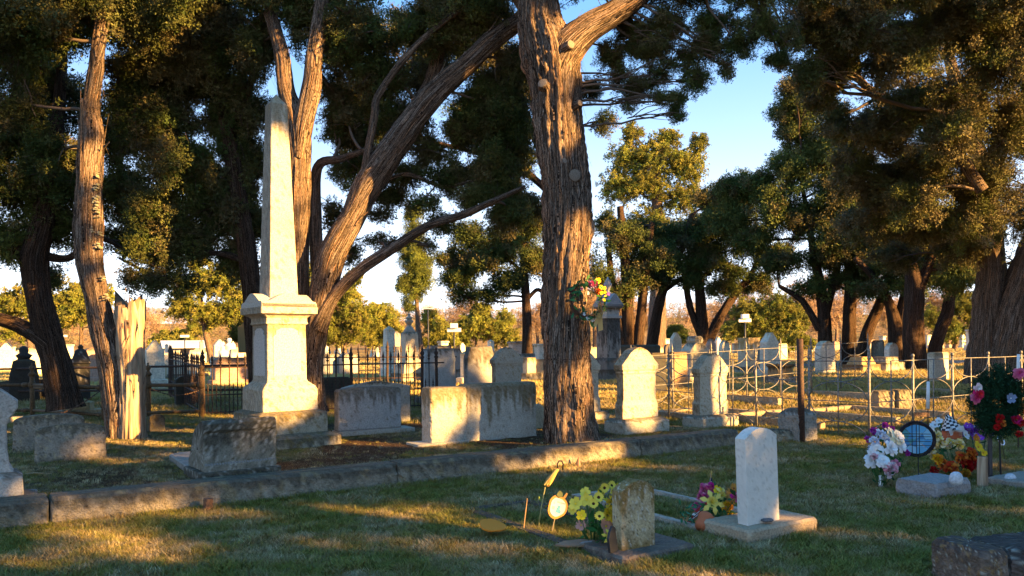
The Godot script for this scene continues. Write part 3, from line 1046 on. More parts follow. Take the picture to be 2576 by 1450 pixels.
func near_trees():
	# the broken trunk at left
	var p1: Vector3 = Vector3(-6.197, 0.200, -12.460)
	var t1 := tree("broken_tree", "leaning grey trunk with a broken splintered stump at its foot, beside the rough slabs", "tree", p1,
		[[[[Vector3(-6.126, 0.023, -12.350), 0.249], [Vector3(-6.143, 0.211, -12.350), 0.224], [Vector3(-6.227, 0.959, -12.350), 0.193], [Vector3(-6.379, 1.771, -12.350), 0.187], [Vector3(-6.485, 2.302, -12.350), 0.168], [Vector3(-6.584, 2.833, -12.350), 0.193], [Vector3(-6.615, 3.332, -12.350), 0.212], [Vector3(-6.600, 4.098, -12.350), 0.193], [Vector3(-6.559, 4.864, -12.350), 0.193], [Vector3(-6.573, 5.251, -12.350), 0.150], [Vector3(-6.539, 5.512, -12.350), 0.112], [Vector3(-6.478, 5.892, -12.350), 0.112], [Vector3(-6.409, 6.445, -12.350), 0.100], [Vector3(-6.327, 7.068, -12.350), 0.093], [Vector3(-6.255, 7.877, -12.350), 0.081], [Vector3(-6.307, 8.688, -12.350), 0.062]], "trunk", 56, {step = 0.05, amp = 0.13, strips = 130, mat = M.bark}],
		[[[Vector3(-5.940, 0.028, -12.300), 0.236], [Vector3(-5.950, 0.245, -12.300), 0.205], [Vector3(-5.939, 1.145, -12.300), 0.192], [Vector3(-5.957, 1.704, -12.300), 0.211], [Vector3(-5.964, 2.138, -12.300), 0.230], [Vector3(-5.962, 2.293, -12.300), 0.223]], "splintered_stump", 60, {step = 0.045, amp = 0.2, jag = 0.3, strips = 60, mat = M.split_wood}],
		[[[Vector3(-6.477, 5.868, -12.300), 0.062], [Vector3(-6.373, 6.240, -12.300), 0.056], [Vector3(-6.268, 6.673, -12.300), 0.043], [Vector3(-6.125, 7.229, -12.300), 0.031]], "limb", 14, {}]],
		[[Vector3(-7.623, 6.542, -12.400), Vector3(0.75, 0.75, 0.75), 260],
		[Vector3(-6.990, 7.160, -12.400), Vector3(0.75, 0.56, 0.66), 240],
		[Vector3(-7.886, 5.543, -12.600), Vector3(0.57, 0.70, 0.64), 170],
		[Vector3(-7.498, 4.849, -12.900), Vector3(0.46, 0.59, 0.52), 120],
		[Vector3(-6.026, 6.919, -12.600), Vector3(0.76, 0.64, 0.70), 230]],
		{seed = 1, size = 0.27, full = 1.6, gap = 0.14, tints = [GREEN, BROWN, OLIVE]})
	for s in [[Vector3(-6.625, 5.036, -12.200), Vector3(-6.630, 5.602, -12.200)], [Vector3(-6.581, 5.097, -12.200), Vector3(-6.607, 5.467, -12.200)], [Vector3(-6.278, 4.724, -12.200), Vector3(-6.146, 4.771, -12.100)]]:
		var b := MB.new()
		b.bar(s[0] - p1, s[1] - p1, 0.022, 0.004, 6)
		part("splinter", b.done(), M.split_wood, t1)
	var lich := MB.new()
	lich.color = Color(0.42, 0.40, 0.22)
	for q in [[Vector3(-6.417, 4.104, -12.170), 0.043], [Vector3(-6.432, 3.920, -12.170), 0.049], [Vector3(-6.421, 3.797, -12.170), 0.037], [Vector3(-6.410, 3.674, -12.170), 0.043], [Vector3(-6.462, 3.454, -12.170), 0.037], [Vector3(-6.392, 3.183, -12.170), 0.055], [Vector3(-6.488, 3.307, -12.170), 0.031], [Vector3(-6.352, 3.366, -12.170), 0.031], [Vector3(-6.290, 2.414, -12.170), 0.043], [Vector3(-6.336, 2.691, -12.170), 0.037], [Vector3(-6.403, 4.288, -12.170), 0.025]]:
		for k in 6:
			var dx: float = r(-0.9, 0.9) * q[1]
			var e: Vector3 = q[0] - p1 + Vector3(dx, r(-1.3, 1.3) * q[1], 0)
			var w: float = q[1] * r(0.13, 0.34)
			var poly := PackedVector2Array()
			for i in 9: poly.append(Vector2(e.x + cos(TAU * i / 9) * w * r(0.6, 1.1), e.y + sin(TAU * i / 9) * w * r(0.7, 1.3)))
			lich.color = Color(0.38, 0.36, 0.23) * r(0.75, 1.1)
			lich.plate(poly, e.z - 0.09, e.z - 0.012 + r(0.0, 0.012))
	tag(part("lichen", lich.done(), M.colored, t1), "", "", "", "stuff")
	# the dark tree at far left
	var p2: Vector3 = Vector3(-11.479, 0.318, -20.140)
	tree("leaning_juniper", "dark leaning juniper trunk behind the pipe fence at the far left, limb to its left", "tree", p2,
		[[[[Vector3(-8.790, 0.417, -15.500), 0.360], [Vector3(-8.848, 0.770, -15.500), 0.282], [Vector3(-9.086, 1.750, -15.500), 0.258], [Vector3(-9.295, 2.613, -15.500), 0.235], [Vector3(-9.363, 3.396, -15.500), 0.250], [Vector3(-9.198, 4.098, -15.500), 0.203], [Vector3(-9.028, 5.191, -15.500), 0.156], [Vector3(-8.840, 6.518, -15.500), 0.109], [Vector3(-8.744, 8.003, -15.500), 0.078]], "trunk", 40, {step = 0.08, amp = 0.1}],
		[[[Vector3(-9.028, 1.671, -15.400), 0.171], [Vector3(-9.344, 1.908, -15.400), 0.155], [Vector3(-9.691, 2.107, -15.400), 0.140], [Vector3(-10.078, 2.228, -15.400), 0.132], [Vector3(-10.698, 2.391, -15.400), 0.109]], "limb", 18, {}],
		[[[Vector3(-9.351, 3.083, -15.500), 0.141], [Vector3(-9.737, 3.557, -15.500), 0.117], [Vector3(-10.124, 3.874, -15.500), 0.094], [Vector3(-10.663, 4.585, -15.500), 0.070]], "limb", 16, {}],
		[[[Vector3(-9.328, 3.485, -15.600), 0.110], [Vector3(-8.778, 3.400, -15.600), 0.071], [Vector3(-8.144, 3.785, -15.600), 0.055], [Vector3(-7.518, 3.463, -15.600), 0.031]], "limb", 12, {}]],
		[[Vector3(-9.566, 4.728, -15.500), Vector3(1.17, 0.86, 1.02), 520],
		[Vector3(-9.890, 3.793, -15.500), Vector3(0.63, 0.63, 0.63), 200],
		[Vector3(-9.156, 4.174, -16.000), Vector3(0.97, 0.65, 0.81), 320],
		[Vector3(-9.709, 5.825, -15.500), Vector3(1.02, 0.94, 0.98), 420],
		[Vector3(-9.287, 6.679, -16.000), Vector3(1.21, 1.05, 1.13), 420],
		[Vector3(-8.901, 5.221, -16.000), Vector3(0.73, 0.81, 0.77), 300],
		[Vector3(-9.533, 7.387, -15.500), Vector3(1.17, 1.02, 1.09), 420],
		[Vector3(-8.185, 4.905, -16.500), Vector3(0.92, 0.92, 0.92), 400],
		[Vector3(-8.004, 6.152, -16.500), Vector3(1.00, 1.00, 1.00), 380],
		[Vector3(-7.948, 3.903, -16.500), Vector3(0.75, 0.50, 0.62), 160],
		[Vector3(-10.000, 3.138, -17.000), Vector3(0.60, 0.34, 0.47), 60]],
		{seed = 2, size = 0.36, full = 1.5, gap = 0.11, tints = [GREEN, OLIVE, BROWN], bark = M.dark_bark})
	# the dark trunk left of the obelisk
	var p4: Vector3 = Vector3(-6.110, 0.280, -19.080)
	tree("hidden_juniper", "dark juniper trunk that rises behind the left side of the obelisk", "tree", p4,
		[[[[Vector3(-4.486, 0.401, -14.200), 0.258], [Vector3(-4.545, 0.832, -14.200), 0.201], [Vector3(-4.637, 2.122, -14.200), 0.179], [Vector3(-4.712, 2.983, -14.200), 0.172], [Vector3(-4.830, 3.844, -14.200), 0.165], [Vector3(-4.962, 4.777, -14.200), 0.143], [Vector3(-5.164, 5.855, -14.200), 0.107], [Vector3(-5.437, 7.004, -14.200), 0.079], [Vector3(-5.638, 8.082, -14.200), 0.057]], "trunk", 36, {step = 0.08}],
		[[[Vector3(-4.895, 4.418, -14.200), 0.086], [Vector3(-5.320, 4.853, -14.200), 0.072], [Vector3(-5.962, 5.076, -14.200), 0.057], [Vector3(-6.607, 5.012, -14.200), 0.036]], "limb", 12, {}],
		[[[Vector3(-4.732, 3.127, -14.200), 0.072], [Vector3(-5.196, 3.276, -14.200), 0.057], [Vector3(-5.769, 3.283, -14.200), 0.043], [Vector3(-6.346, 2.931, -14.200), 0.029], [Vector3(-7.059, 3.227, -14.200), 0.021]], "limb", 12, {}],
		[[[Vector3(-5.061, 5.495, -14.200), 0.086], [Vector3(-4.582, 6.564, -14.200), 0.064], [Vector3(-4.426, 7.637, -14.200), 0.050]], "limb", 12, {}]],
		[[Vector3(-5.857, 6.722, -14.000), Vector3(0.99, 0.85, 0.92), 520],
		[Vector3(-6.223, 5.667, -14.000), Vector3(0.85, 0.78, 0.81), 460],
		[Vector3(-6.709, 6.380, -14.000), Vector3(0.78, 0.78, 0.78), 300],
		[Vector3(-5.078, 6.925, -14.000), Vector3(0.78, 0.85, 0.81), 400],
		[Vector3(-4.945, 6.056, -14.400), Vector3(0.65, 0.87, 0.76), 380],
		[Vector3(-5.669, 4.813, -14.000), Vector3(0.92, 0.71, 0.81), 520],
		[Vector3(-5.258, 4.171, -14.400), Vector3(0.80, 0.80, 0.80), 480],
		[Vector3(-6.333, 4.006, -14.200), Vector3(0.79, 0.64, 0.72), 380],
		[Vector3(-5.919, 3.598, -14.400), Vector3(0.80, 0.51, 0.65), 330],
		[Vector3(-5.047, 3.319, -14.600), Vector3(0.44, 0.59, 0.52), 180],
		[Vector3(-6.394, 3.268, -14.000), Vector3(0.64, 0.42, 0.53), 120],
		[Vector3(-5.890, 2.821, -13.800), Vector3(0.56, 0.35, 0.45), 80],
		[Vector3(-6.611, 2.846, -14.000), Vector3(0.42, 0.28, 0.35), 45],
		[Vector3(-5.351, 7.635, -14.000), Vector3(1.06, 0.64, 0.85), 420],
		[Vector3(-6.201, 7.504, -14.000), Vector3(0.92, 0.64, 0.78), 320],
		[Vector3(-4.881, 4.864, -14.600), Vector3(0.52, 0.88, 0.70), 300],
		[Vector3(-5.239, 5.769, -14.400), Vector3(0.58, 0.51, 0.54), 240],
		[Vector3(-6.247, 6.508, -14.400), Vector3(0.58, 0.51, 0.54), 220],
		[Vector3(-5.598, 6.494, -14.600), Vector3(0.66, 0.59, 0.63), 240],
		[Vector3(-5.093, 5.284, -14.800), Vector3(0.37, 0.67, 0.52), 200],
		[Vector3(-6.930, 5.994, -14.600), Vector3(0.52, 0.59, 0.55), 200],
		[Vector3(-4.811, 3.936, -14.800), Vector3(0.30, 0.52, 0.41), 120],
		[Vector3(-4.921, 7.149, -14.800), Vector3(0.45, 0.67, 0.56), 200]],
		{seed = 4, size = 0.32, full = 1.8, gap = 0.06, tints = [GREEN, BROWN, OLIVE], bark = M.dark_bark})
	# the many stemmed juniper behind the obelisk
	var p3: Vector3 = Vector3(-4.886, 0.291, -19.380)
	tree("spreading_juniper", "many stemmed juniper behind the obelisk, one big limb leaning right over the stones", "tree", p3,
		[[[[Vector3(-3.306, 0.528, -12.600), 0.280], [Vector3(-3.316, 0.782, -12.600), 0.229], [Vector3(-3.378, 1.419, -12.600), 0.197], [Vector3(-3.399, 2.309, -12.600), 0.165], [Vector3(-3.391, 3.008, -12.600), 0.165], [Vector3(-3.382, 3.695, -12.600), 0.172], [Vector3(-3.370, 4.725, -12.600), 0.210], [Vector3(-3.427, 5.234, -12.600), 0.191], [Vector3(-3.549, 5.649, -12.600), 0.140], [Vector3(-3.630, 6.285, -12.600), 0.121], [Vector3(-3.800, 6.955, -12.600), 0.095], [Vector3(-3.918, 7.719, -12.600), 0.076]], "trunk", 54, {step = 0.06, amp = 0.12, strips = 140}],
		[[[Vector3(-3.344, 4.574, -12.500), 0.114], [Vector3(-3.255, 5.140, -12.500), 0.151], [Vector3(-3.129, 5.706, -12.500), 0.151], [Vector3(-3.072, 6.242, -12.500), 0.132], [Vector3(-2.996, 6.752, -12.500), 0.120], [Vector3(-2.934, 7.218, -12.500), 0.107], [Vector3(-2.811, 7.973, -12.500), 0.076]], "stem", 36, {step = 0.06, amp = 0.12, strips = 25}],
		[[[Vector3(-3.129, 0.543, -12.400), 0.238], [Vector3(-3.151, 0.794, -12.400), 0.200], [Vector3(-3.143, 1.419, -12.400), 0.175], [Vector3(-3.008, 2.212, -12.400), 0.200], [Vector3(-2.824, 2.980, -12.400), 0.219], [Vector3(-2.471, 3.651, -12.400), 0.194], [Vector3(-2.209, 4.161, -12.400), 0.225], [Vector3(-1.731, 4.831, -12.400), 0.206], [Vector3(-1.222, 5.500, -12.400), 0.188], [Vector3(-0.647, 6.006, -12.400), 0.150], [Vector3(-0.292, 6.340, -12.400), 0.150], [Vector3(0.263, 6.759, -12.400), 0.125], [Vector3(0.771, 7.378, -12.400), 0.094]], "leaning_limb", 50, {step = 0.06, amp = 0.12, strips = 130}],
		[[[Vector3(-3.244, 1.412, -12.900), 0.130], [Vector3(-3.128, 2.387, -12.900), 0.117], [Vector3(-3.172, 3.038, -12.900), 0.111], [Vector3(-3.196, 3.754, -12.900), 0.104], [Vector3(-3.141, 4.535, -12.900), 0.078], [Vector3(-2.748, 4.660, -12.900), 0.059], [Vector3(-2.225, 4.849, -12.900), 0.046]], "stem", 24, {step = 0.08}],
		[[[Vector3(-3.026, 1.854, -12.300), 0.137], [Vector3(-2.796, 2.335, -12.300), 0.105], [Vector3(-2.381, 2.759, -12.300), 0.093], [Vector3(-1.937, 3.057, -12.300), 0.087], [Vector3(-1.293, 3.453, -12.300), 0.068], [Vector3(-0.757, 3.614, -12.300), 0.062], [Vector3(-0.314, 3.807, -12.300), 0.050], [Vector3(0.229, 4.049, -12.300), 0.031]], "low_limb", 22, {step = 0.08}],
		[[[Vector3(-2.349, 3.894, -12.300), 0.087], [Vector3(-2.296, 4.135, -12.300), 0.068], [Vector3(-2.117, 5.108, -12.300), 0.062], [Vector3(-2.012, 5.547, -12.300), 0.056], [Vector3(-1.395, 6.315, -12.300), 0.050], [Vector3(-0.549, 6.975, -12.300), 0.037]], "limb", 16, {}],
		[[[Vector3(-2.692, 3.664, -13.200), 0.120], [Vector3(-2.216, 4.458, -13.200), 0.173], [Vector3(-1.808, 5.185, -13.200), 0.160], [Vector3(-1.333, 5.912, -13.200), 0.133], [Vector3(-1.123, 6.709, -13.200), 0.107], [Vector3(-0.845, 7.638, -13.200), 0.073]], "limb", 26, {}],
		[[[Vector3(-2.299, 4.134, -12.900), 0.052], [Vector3(-1.710, 4.387, -12.900), 0.039], [Vector3(-1.062, 4.184, -12.900), 0.026], [Vector3(-0.344, 4.371, -12.900), 0.020]], "limb", 8, {}]],
		[[Vector3(-3.024, 6.644, -13.500), Vector3(0.34, 0.41, 0.37), 90],
		[Vector3(-2.998, 5.962, -13.500), Vector3(0.34, 0.41, 0.37), 90],
		[Vector3(-2.939, 5.280, -13.500), Vector3(0.34, 0.34, 0.34), 80],
		[Vector3(-2.619, 5.166, -13.600), Vector3(0.41, 0.34, 0.38), 100],
		[Vector3(-1.984, 4.160, -13.400), Vector3(0.41, 0.20, 0.30), 60],
		[Vector3(-2.384, 4.570, -13.400), Vector3(0.34, 0.27, 0.30), 60],
		[Vector3(-1.366, 4.896, -13.400), Vector3(0.47, 0.34, 0.41), 120],
		[Vector3(-1.161, 3.646, -13.200), Vector3(0.40, 0.17, 0.28), 40],
		[Vector3(-2.574, 6.637, -12.800), Vector3(0.90, 0.71, 0.81), 420],
		[Vector3(-2.130, 6.055, -13.200), Vector3(0.73, 0.60, 0.67), 330],
		[Vector3(-1.833, 5.443, -13.400), Vector3(0.68, 0.47, 0.57), 240],
		[Vector3(-1.151, 6.749, -12.800), Vector3(0.97, 0.58, 0.77), 450],
		[Vector3(-0.494, 6.978, -12.600), Vector3(0.83, 0.51, 0.67), 320],
		[Vector3(-1.303, 6.179, -13.600), Vector3(0.55, 0.41, 0.48), 150],
		[Vector3(-0.332, 5.573, -13.000), Vector3(0.59, 0.66, 0.62), 420],
		[Vector3(-0.665, 5.117, -13.000), Vector3(0.59, 0.46, 0.52), 260],
		[Vector3(-0.214, 4.522, -13.000), Vector3(0.59, 0.72, 0.66), 400],
		[Vector3(0.058, 5.305, -13.000), Vector3(0.39, 0.85, 0.62), 330],
		[Vector3(-0.026, 3.732, -13.000), Vector3(0.46, 0.46, 0.46), 240],
		[Vector3(-1.002, 4.400, -13.000), Vector3(0.52, 0.33, 0.43), 100],
		[Vector3(-0.604, 3.965, -12.800), Vector3(0.39, 0.26, 0.32), 80],
		[Vector3(-1.750, 4.452, -13.200), Vector3(0.53, 0.30, 0.42), 90],
		[Vector3(-2.654, 4.641, -13.400), Vector3(0.41, 0.41, 0.41), 70],
		[Vector3(-2.711, 5.521, -13.400), Vector3(0.54, 0.41, 0.47), 130],
		[Vector3(-2.158, 3.791, -13.200), Vector3(0.27, 0.23, 0.25), 25],
		[Vector3(-2.719, 3.143, -13.300), Vector3(0.30, 0.27, 0.29), 35],
		[Vector3(-1.456, 3.929, -12.900), Vector3(0.39, 0.20, 0.29), 40],
		[Vector3(0.068, 6.088, -12.800), Vector3(0.39, 0.52, 0.45), 200],
		[Vector3(-3.856, 7.363, -12.800), Vector3(0.84, 0.58, 0.71), 260],
		[Vector3(-3.397, 7.053, -13.000), Vector3(0.52, 0.72, 0.62), 200],
		[Vector3(-1.324, 3.199, -12.800), Vector3(0.26, 0.13, 0.19), 14],
		[Vector3(-2.098, 3.273, -12.800), Vector3(0.39, 0.16, 0.27), 22],
		[Vector3(-2.912, 3.817, -13.300), Vector3(0.34, 0.40, 0.37), 50],
		[Vector3(-4.188, 6.613, -13.200), Vector3(0.40, 0.80, 0.60), 220]],
		{seed = 3, size = 0.27, gap = 0.1, gap_size = 0.4, tints = [GREEN, BROWN, OLIVE], twigs = 10, branch = 0.03, full = 1.9})
	# the big trunk in front
	var p5: Vector3 = Vector3(0.805, 0.200, -10.940) + Vector3(0.02, 0, -0.36)
	var t5 := tree("big_juniper", "big red brown juniper trunk with shaggy bark, a flower wreath hanging on its right side", "tree", p5,
		[[[[Vector3(0.835, -0.014, -11.150), 0.473], [Vector3(0.827, 0.200, -11.150), 0.405], [Vector3(0.797, 0.493, -11.150), 0.366], [Vector3(0.775, 1.056, -11.150), 0.343], [Vector3(0.766, 1.675, -11.150), 0.326], [Vector3(0.761, 2.181, -11.150), 0.321], [Vector3(0.785, 2.744, -11.150), 0.338], [Vector3(0.808, 3.306, -11.150), 0.338], [Vector3(0.798, 3.813, -11.150), 0.338], [Vector3(0.736, 4.320, -11.150), 0.338], [Vector3(0.686, 4.770, -11.150), 0.349], [Vector3(0.663, 5.221, -11.150), 0.371], [Vector3(0.595, 5.672, -11.150), 0.405], [Vector3(0.471, 6.067, -11.150), 0.315], [Vector3(0.442, 6.461, -11.150), 0.281], [Vector3(0.414, 6.968, -11.150), 0.259], [Vector3(0.399, 7.587, -11.150), 0.214]], "trunk", 96, {step = 0.04, amp = 0.13, fibre = 4.2, twist = 0.25, strips = 420}],
		[[[Vector3(0.640, 5.339, -11.000), 0.222], [Vector3(0.810, 5.697, -11.000), 0.244], [Vector3(1.063, 5.944, -11.000), 0.200], [Vector3(1.399, 6.151, -11.000), 0.178], [Vector3(1.734, 6.369, -11.000), 0.161], [Vector3(2.070, 6.598, -11.000), 0.139], [Vector3(2.795, 6.866, -11.000), 0.100], [Vector3(3.741, 7.021, -11.000), 0.067]], "limb", 44, {step = 0.05, amp = 0.12, strips = 30}],
		[[[Vector3(0.647, 5.660, -11.600), 0.117], [Vector3(0.362, 6.307, -11.600), 0.099], [Vector3(0.075, 6.779, -11.600), 0.088], [Vector3(-0.445, 7.371, -11.600), 0.059]], "limb", 18, {}]],
		[[Vector3(1.514, 5.846, -11.500), Vector3(0.35, 0.29, 0.32), 90],
		[Vector3(1.840, 5.288, -11.400), Vector3(0.29, 0.23, 0.26), 70],
		[Vector3(2.680, 5.359, -11.300), Vector3(0.29, 0.23, 0.26), 70],
		[Vector3(2.368, 4.849, -11.200), Vector3(0.17, 0.14, 0.16), 26],
		[Vector3(1.228, 5.302, -11.600), Vector3(0.23, 0.23, 0.23), 50],
		[Vector3(2.041, 5.842, -11.200), Vector3(0.34, 0.28, 0.31), 100],
		[Vector3(2.831, 5.776, -11.200), Vector3(0.34, 0.23, 0.28), 80],
		[Vector3(1.621, 6.211, -11.400), Vector3(0.35, 0.23, 0.29), 80],
		[Vector3(3.083, 5.455, -11.100), Vector3(0.17, 0.17, 0.17), 26],
		[Vector3(3.778, 5.522, -11.000), Vector3(0.22, 0.17, 0.19), 50],
		[Vector3(1.847, 5.920, -11.400), Vector3(0.40, 0.35, 0.37), 100],
		[Vector3(2.271, 6.122, -11.200), Vector3(0.51, 0.28, 0.40), 140],
		[Vector3(2.054, 5.424, -11.300), Vector3(0.40, 0.29, 0.34), 60],
		[Vector3(2.370, 5.047, -11.200), Vector3(0.23, 0.20, 0.21), 34],
		[Vector3(2.513, 5.646, -11.300), Vector3(0.34, 0.29, 0.31), 60],
		[Vector3(2.949, 6.113, -11.200), Vector3(0.51, 0.25, 0.38), 120],
		[Vector3(3.226, 5.751, -11.000), Vector3(0.33, 0.28, 0.31), 70],
		[Vector3(2.695, 5.796, -11.100), Vector3(0.34, 0.22, 0.28), 50],
		[Vector3(2.164, 5.080, -11.300), Vector3(0.26, 0.17, 0.21), 26],
		[Vector3(1.626, 5.497, -11.500), Vector3(0.23, 0.29, 0.26), 42],
		[Vector3(1.722, 5.059, -11.400), Vector3(0.17, 0.17, 0.17), 18],
		[Vector3(3.562, 6.025, -11.000), Vector3(0.44, 0.33, 0.39), 130],
		[Vector3(3.893, 5.854, -11.000), Vector3(0.33, 0.28, 0.31), 70],
		[Vector3(1.237, 6.552, -11.000), Vector3(0.67, 0.28, 0.47), 110],
		[Vector3(2.346, 6.483, -11.000), Vector3(0.83, 0.22, 0.53), 160],
		[Vector3(3.456, 6.470, -11.000), Vector3(0.72, 0.28, 0.50), 170],
		[Vector3(0.135, 6.895, -11.600), Vector3(0.59, 0.29, 0.44), 130],
		[Vector3(2.114, 5.708, -11.300), Vector3(0.29, 0.23, 0.26), 40],
		[Vector3(1.793, 6.209, -11.400), Vector3(0.35, 0.23, 0.29), 50]],
		{seed = 5, size = 0.17, gap = 0.1, gap_size = 0.35, tints = [GREEN, BROWN, OLIVE], twigs = 12, branch = 0.022, full = 2.6})
	for s in [[Vector3(0.568, 5.906, -10.860), 0.085, Vector3(-0.05, 0.15, 1)], [Vector3(0.830, 5.654, -10.740), 0.06, Vector3(0.5, 0.1, 0.85)], [Vector3(0.475, 5.152, -10.830), 0.07, Vector3(-0.35, 0.35, 0.9)], [Vector3(0.889, 3.907, -10.860), 0.085, Vector3(0.1, -0.1, 1)], [Vector3(0.754, 4.095, -10.860), 0.05, Vector3(0.3, 0.3, 0.9)], [Vector3(0.957, 4.899, -10.880), 0.045, Vector3(0.5, 0.1, 0.8)]]:
		cut(t5, p5, s[0], s[2].normalized(), s[1], 0.035)
	cut(t5, p5, Vector3(1.106, 3.211, -11.100), Vector3(0.9, -0.05, 0.35).normalized(), 0.16, 0.03)
	# a tree whose crown fills the gap behind the two nearer ones
	tree("shaded_juniper", "dark juniper hidden behind the big shaggy trunk, its crown showing left of it", "tree", on_ground(Vector3(1.445, 0.926, -20.000)),
		[[[[Vector3(1.482, 0.623, -20.000), 0.303], [Vector3(1.449, 1.229, -20.000), 0.242], [Vector3(1.433, 3.248, -20.000), 0.182], [Vector3(1.175, 5.269, -20.000), 0.141], [Vector3(0.591, 6.992, -20.000), 0.111], [Vector3(0.001, 8.311, -20.000), 0.081]], "trunk", 22, {step = 0.2}],
		[[[Vector3(1.175, 5.269, -20.000), 0.101], [Vector3(0.176, 6.089, -20.000), 0.081], [Vector3(-1.030, 6.507, -20.000), 0.061], [Vector3(-2.338, 6.826, -20.000), 0.050]], "limb", 10, {}]],
		[[Vector3(0.203, 8.308, -20.000), Vector3(1.11, 1.01, 1.06), 420],
		[Vector3(-0.796, 9.128, -20.000), Vector3(1.21, 1.01, 1.11), 420],
		[Vector3(-0.021, 6.495, -20.000), Vector3(1.01, 1.01, 1.01), 420],
		[Vector3(0.365, 5.077, -20.000), Vector3(0.61, 0.71, 0.66), 220],
		[Vector3(-1.046, 7.457, -20.500), Vector3(0.93, 0.83, 0.88), 260],
		[Vector3(-2.065, 8.711, -20.500), Vector3(1.03, 0.83, 0.93), 260],
		[Vector3(-2.881, 9.652, -20.500), Vector3(1.03, 0.83, 0.93), 240],
		[Vector3(-1.065, 5.906, -20.500), Vector3(0.72, 0.62, 0.67), 120],
		[Vector3(-3.911, 9.975, -20.500), Vector3(0.83, 0.72, 0.78), 180],
		[Vector3(0.551, 3.763, -20.000), Vector3(0.40, 0.50, 0.45), 80],
		[Vector3(-4.142, 8.012, -20.500), Vector3(0.83, 0.72, 0.78), 170],
		[Vector3(-4.267, 6.255, -20.500), Vector3(0.62, 0.62, 0.62), 100],
		[Vector3(-3.428, 7.176, -20.500), Vector3(0.72, 0.62, 0.67), 150],
		[Vector3(2.411, 7.272, -20.000), Vector3(0.40, 0.40, 0.40), 60]],
		{seed = 8, size = 0.34, full = 1.6, gap = 0.14, tints = [GREEN, BROWN, OLIVE], bark = M.dark_bark})
	# the great tree at right
	var p6: Vector3 = on_ground(Vector3(13.332, 0.660, -22.000))
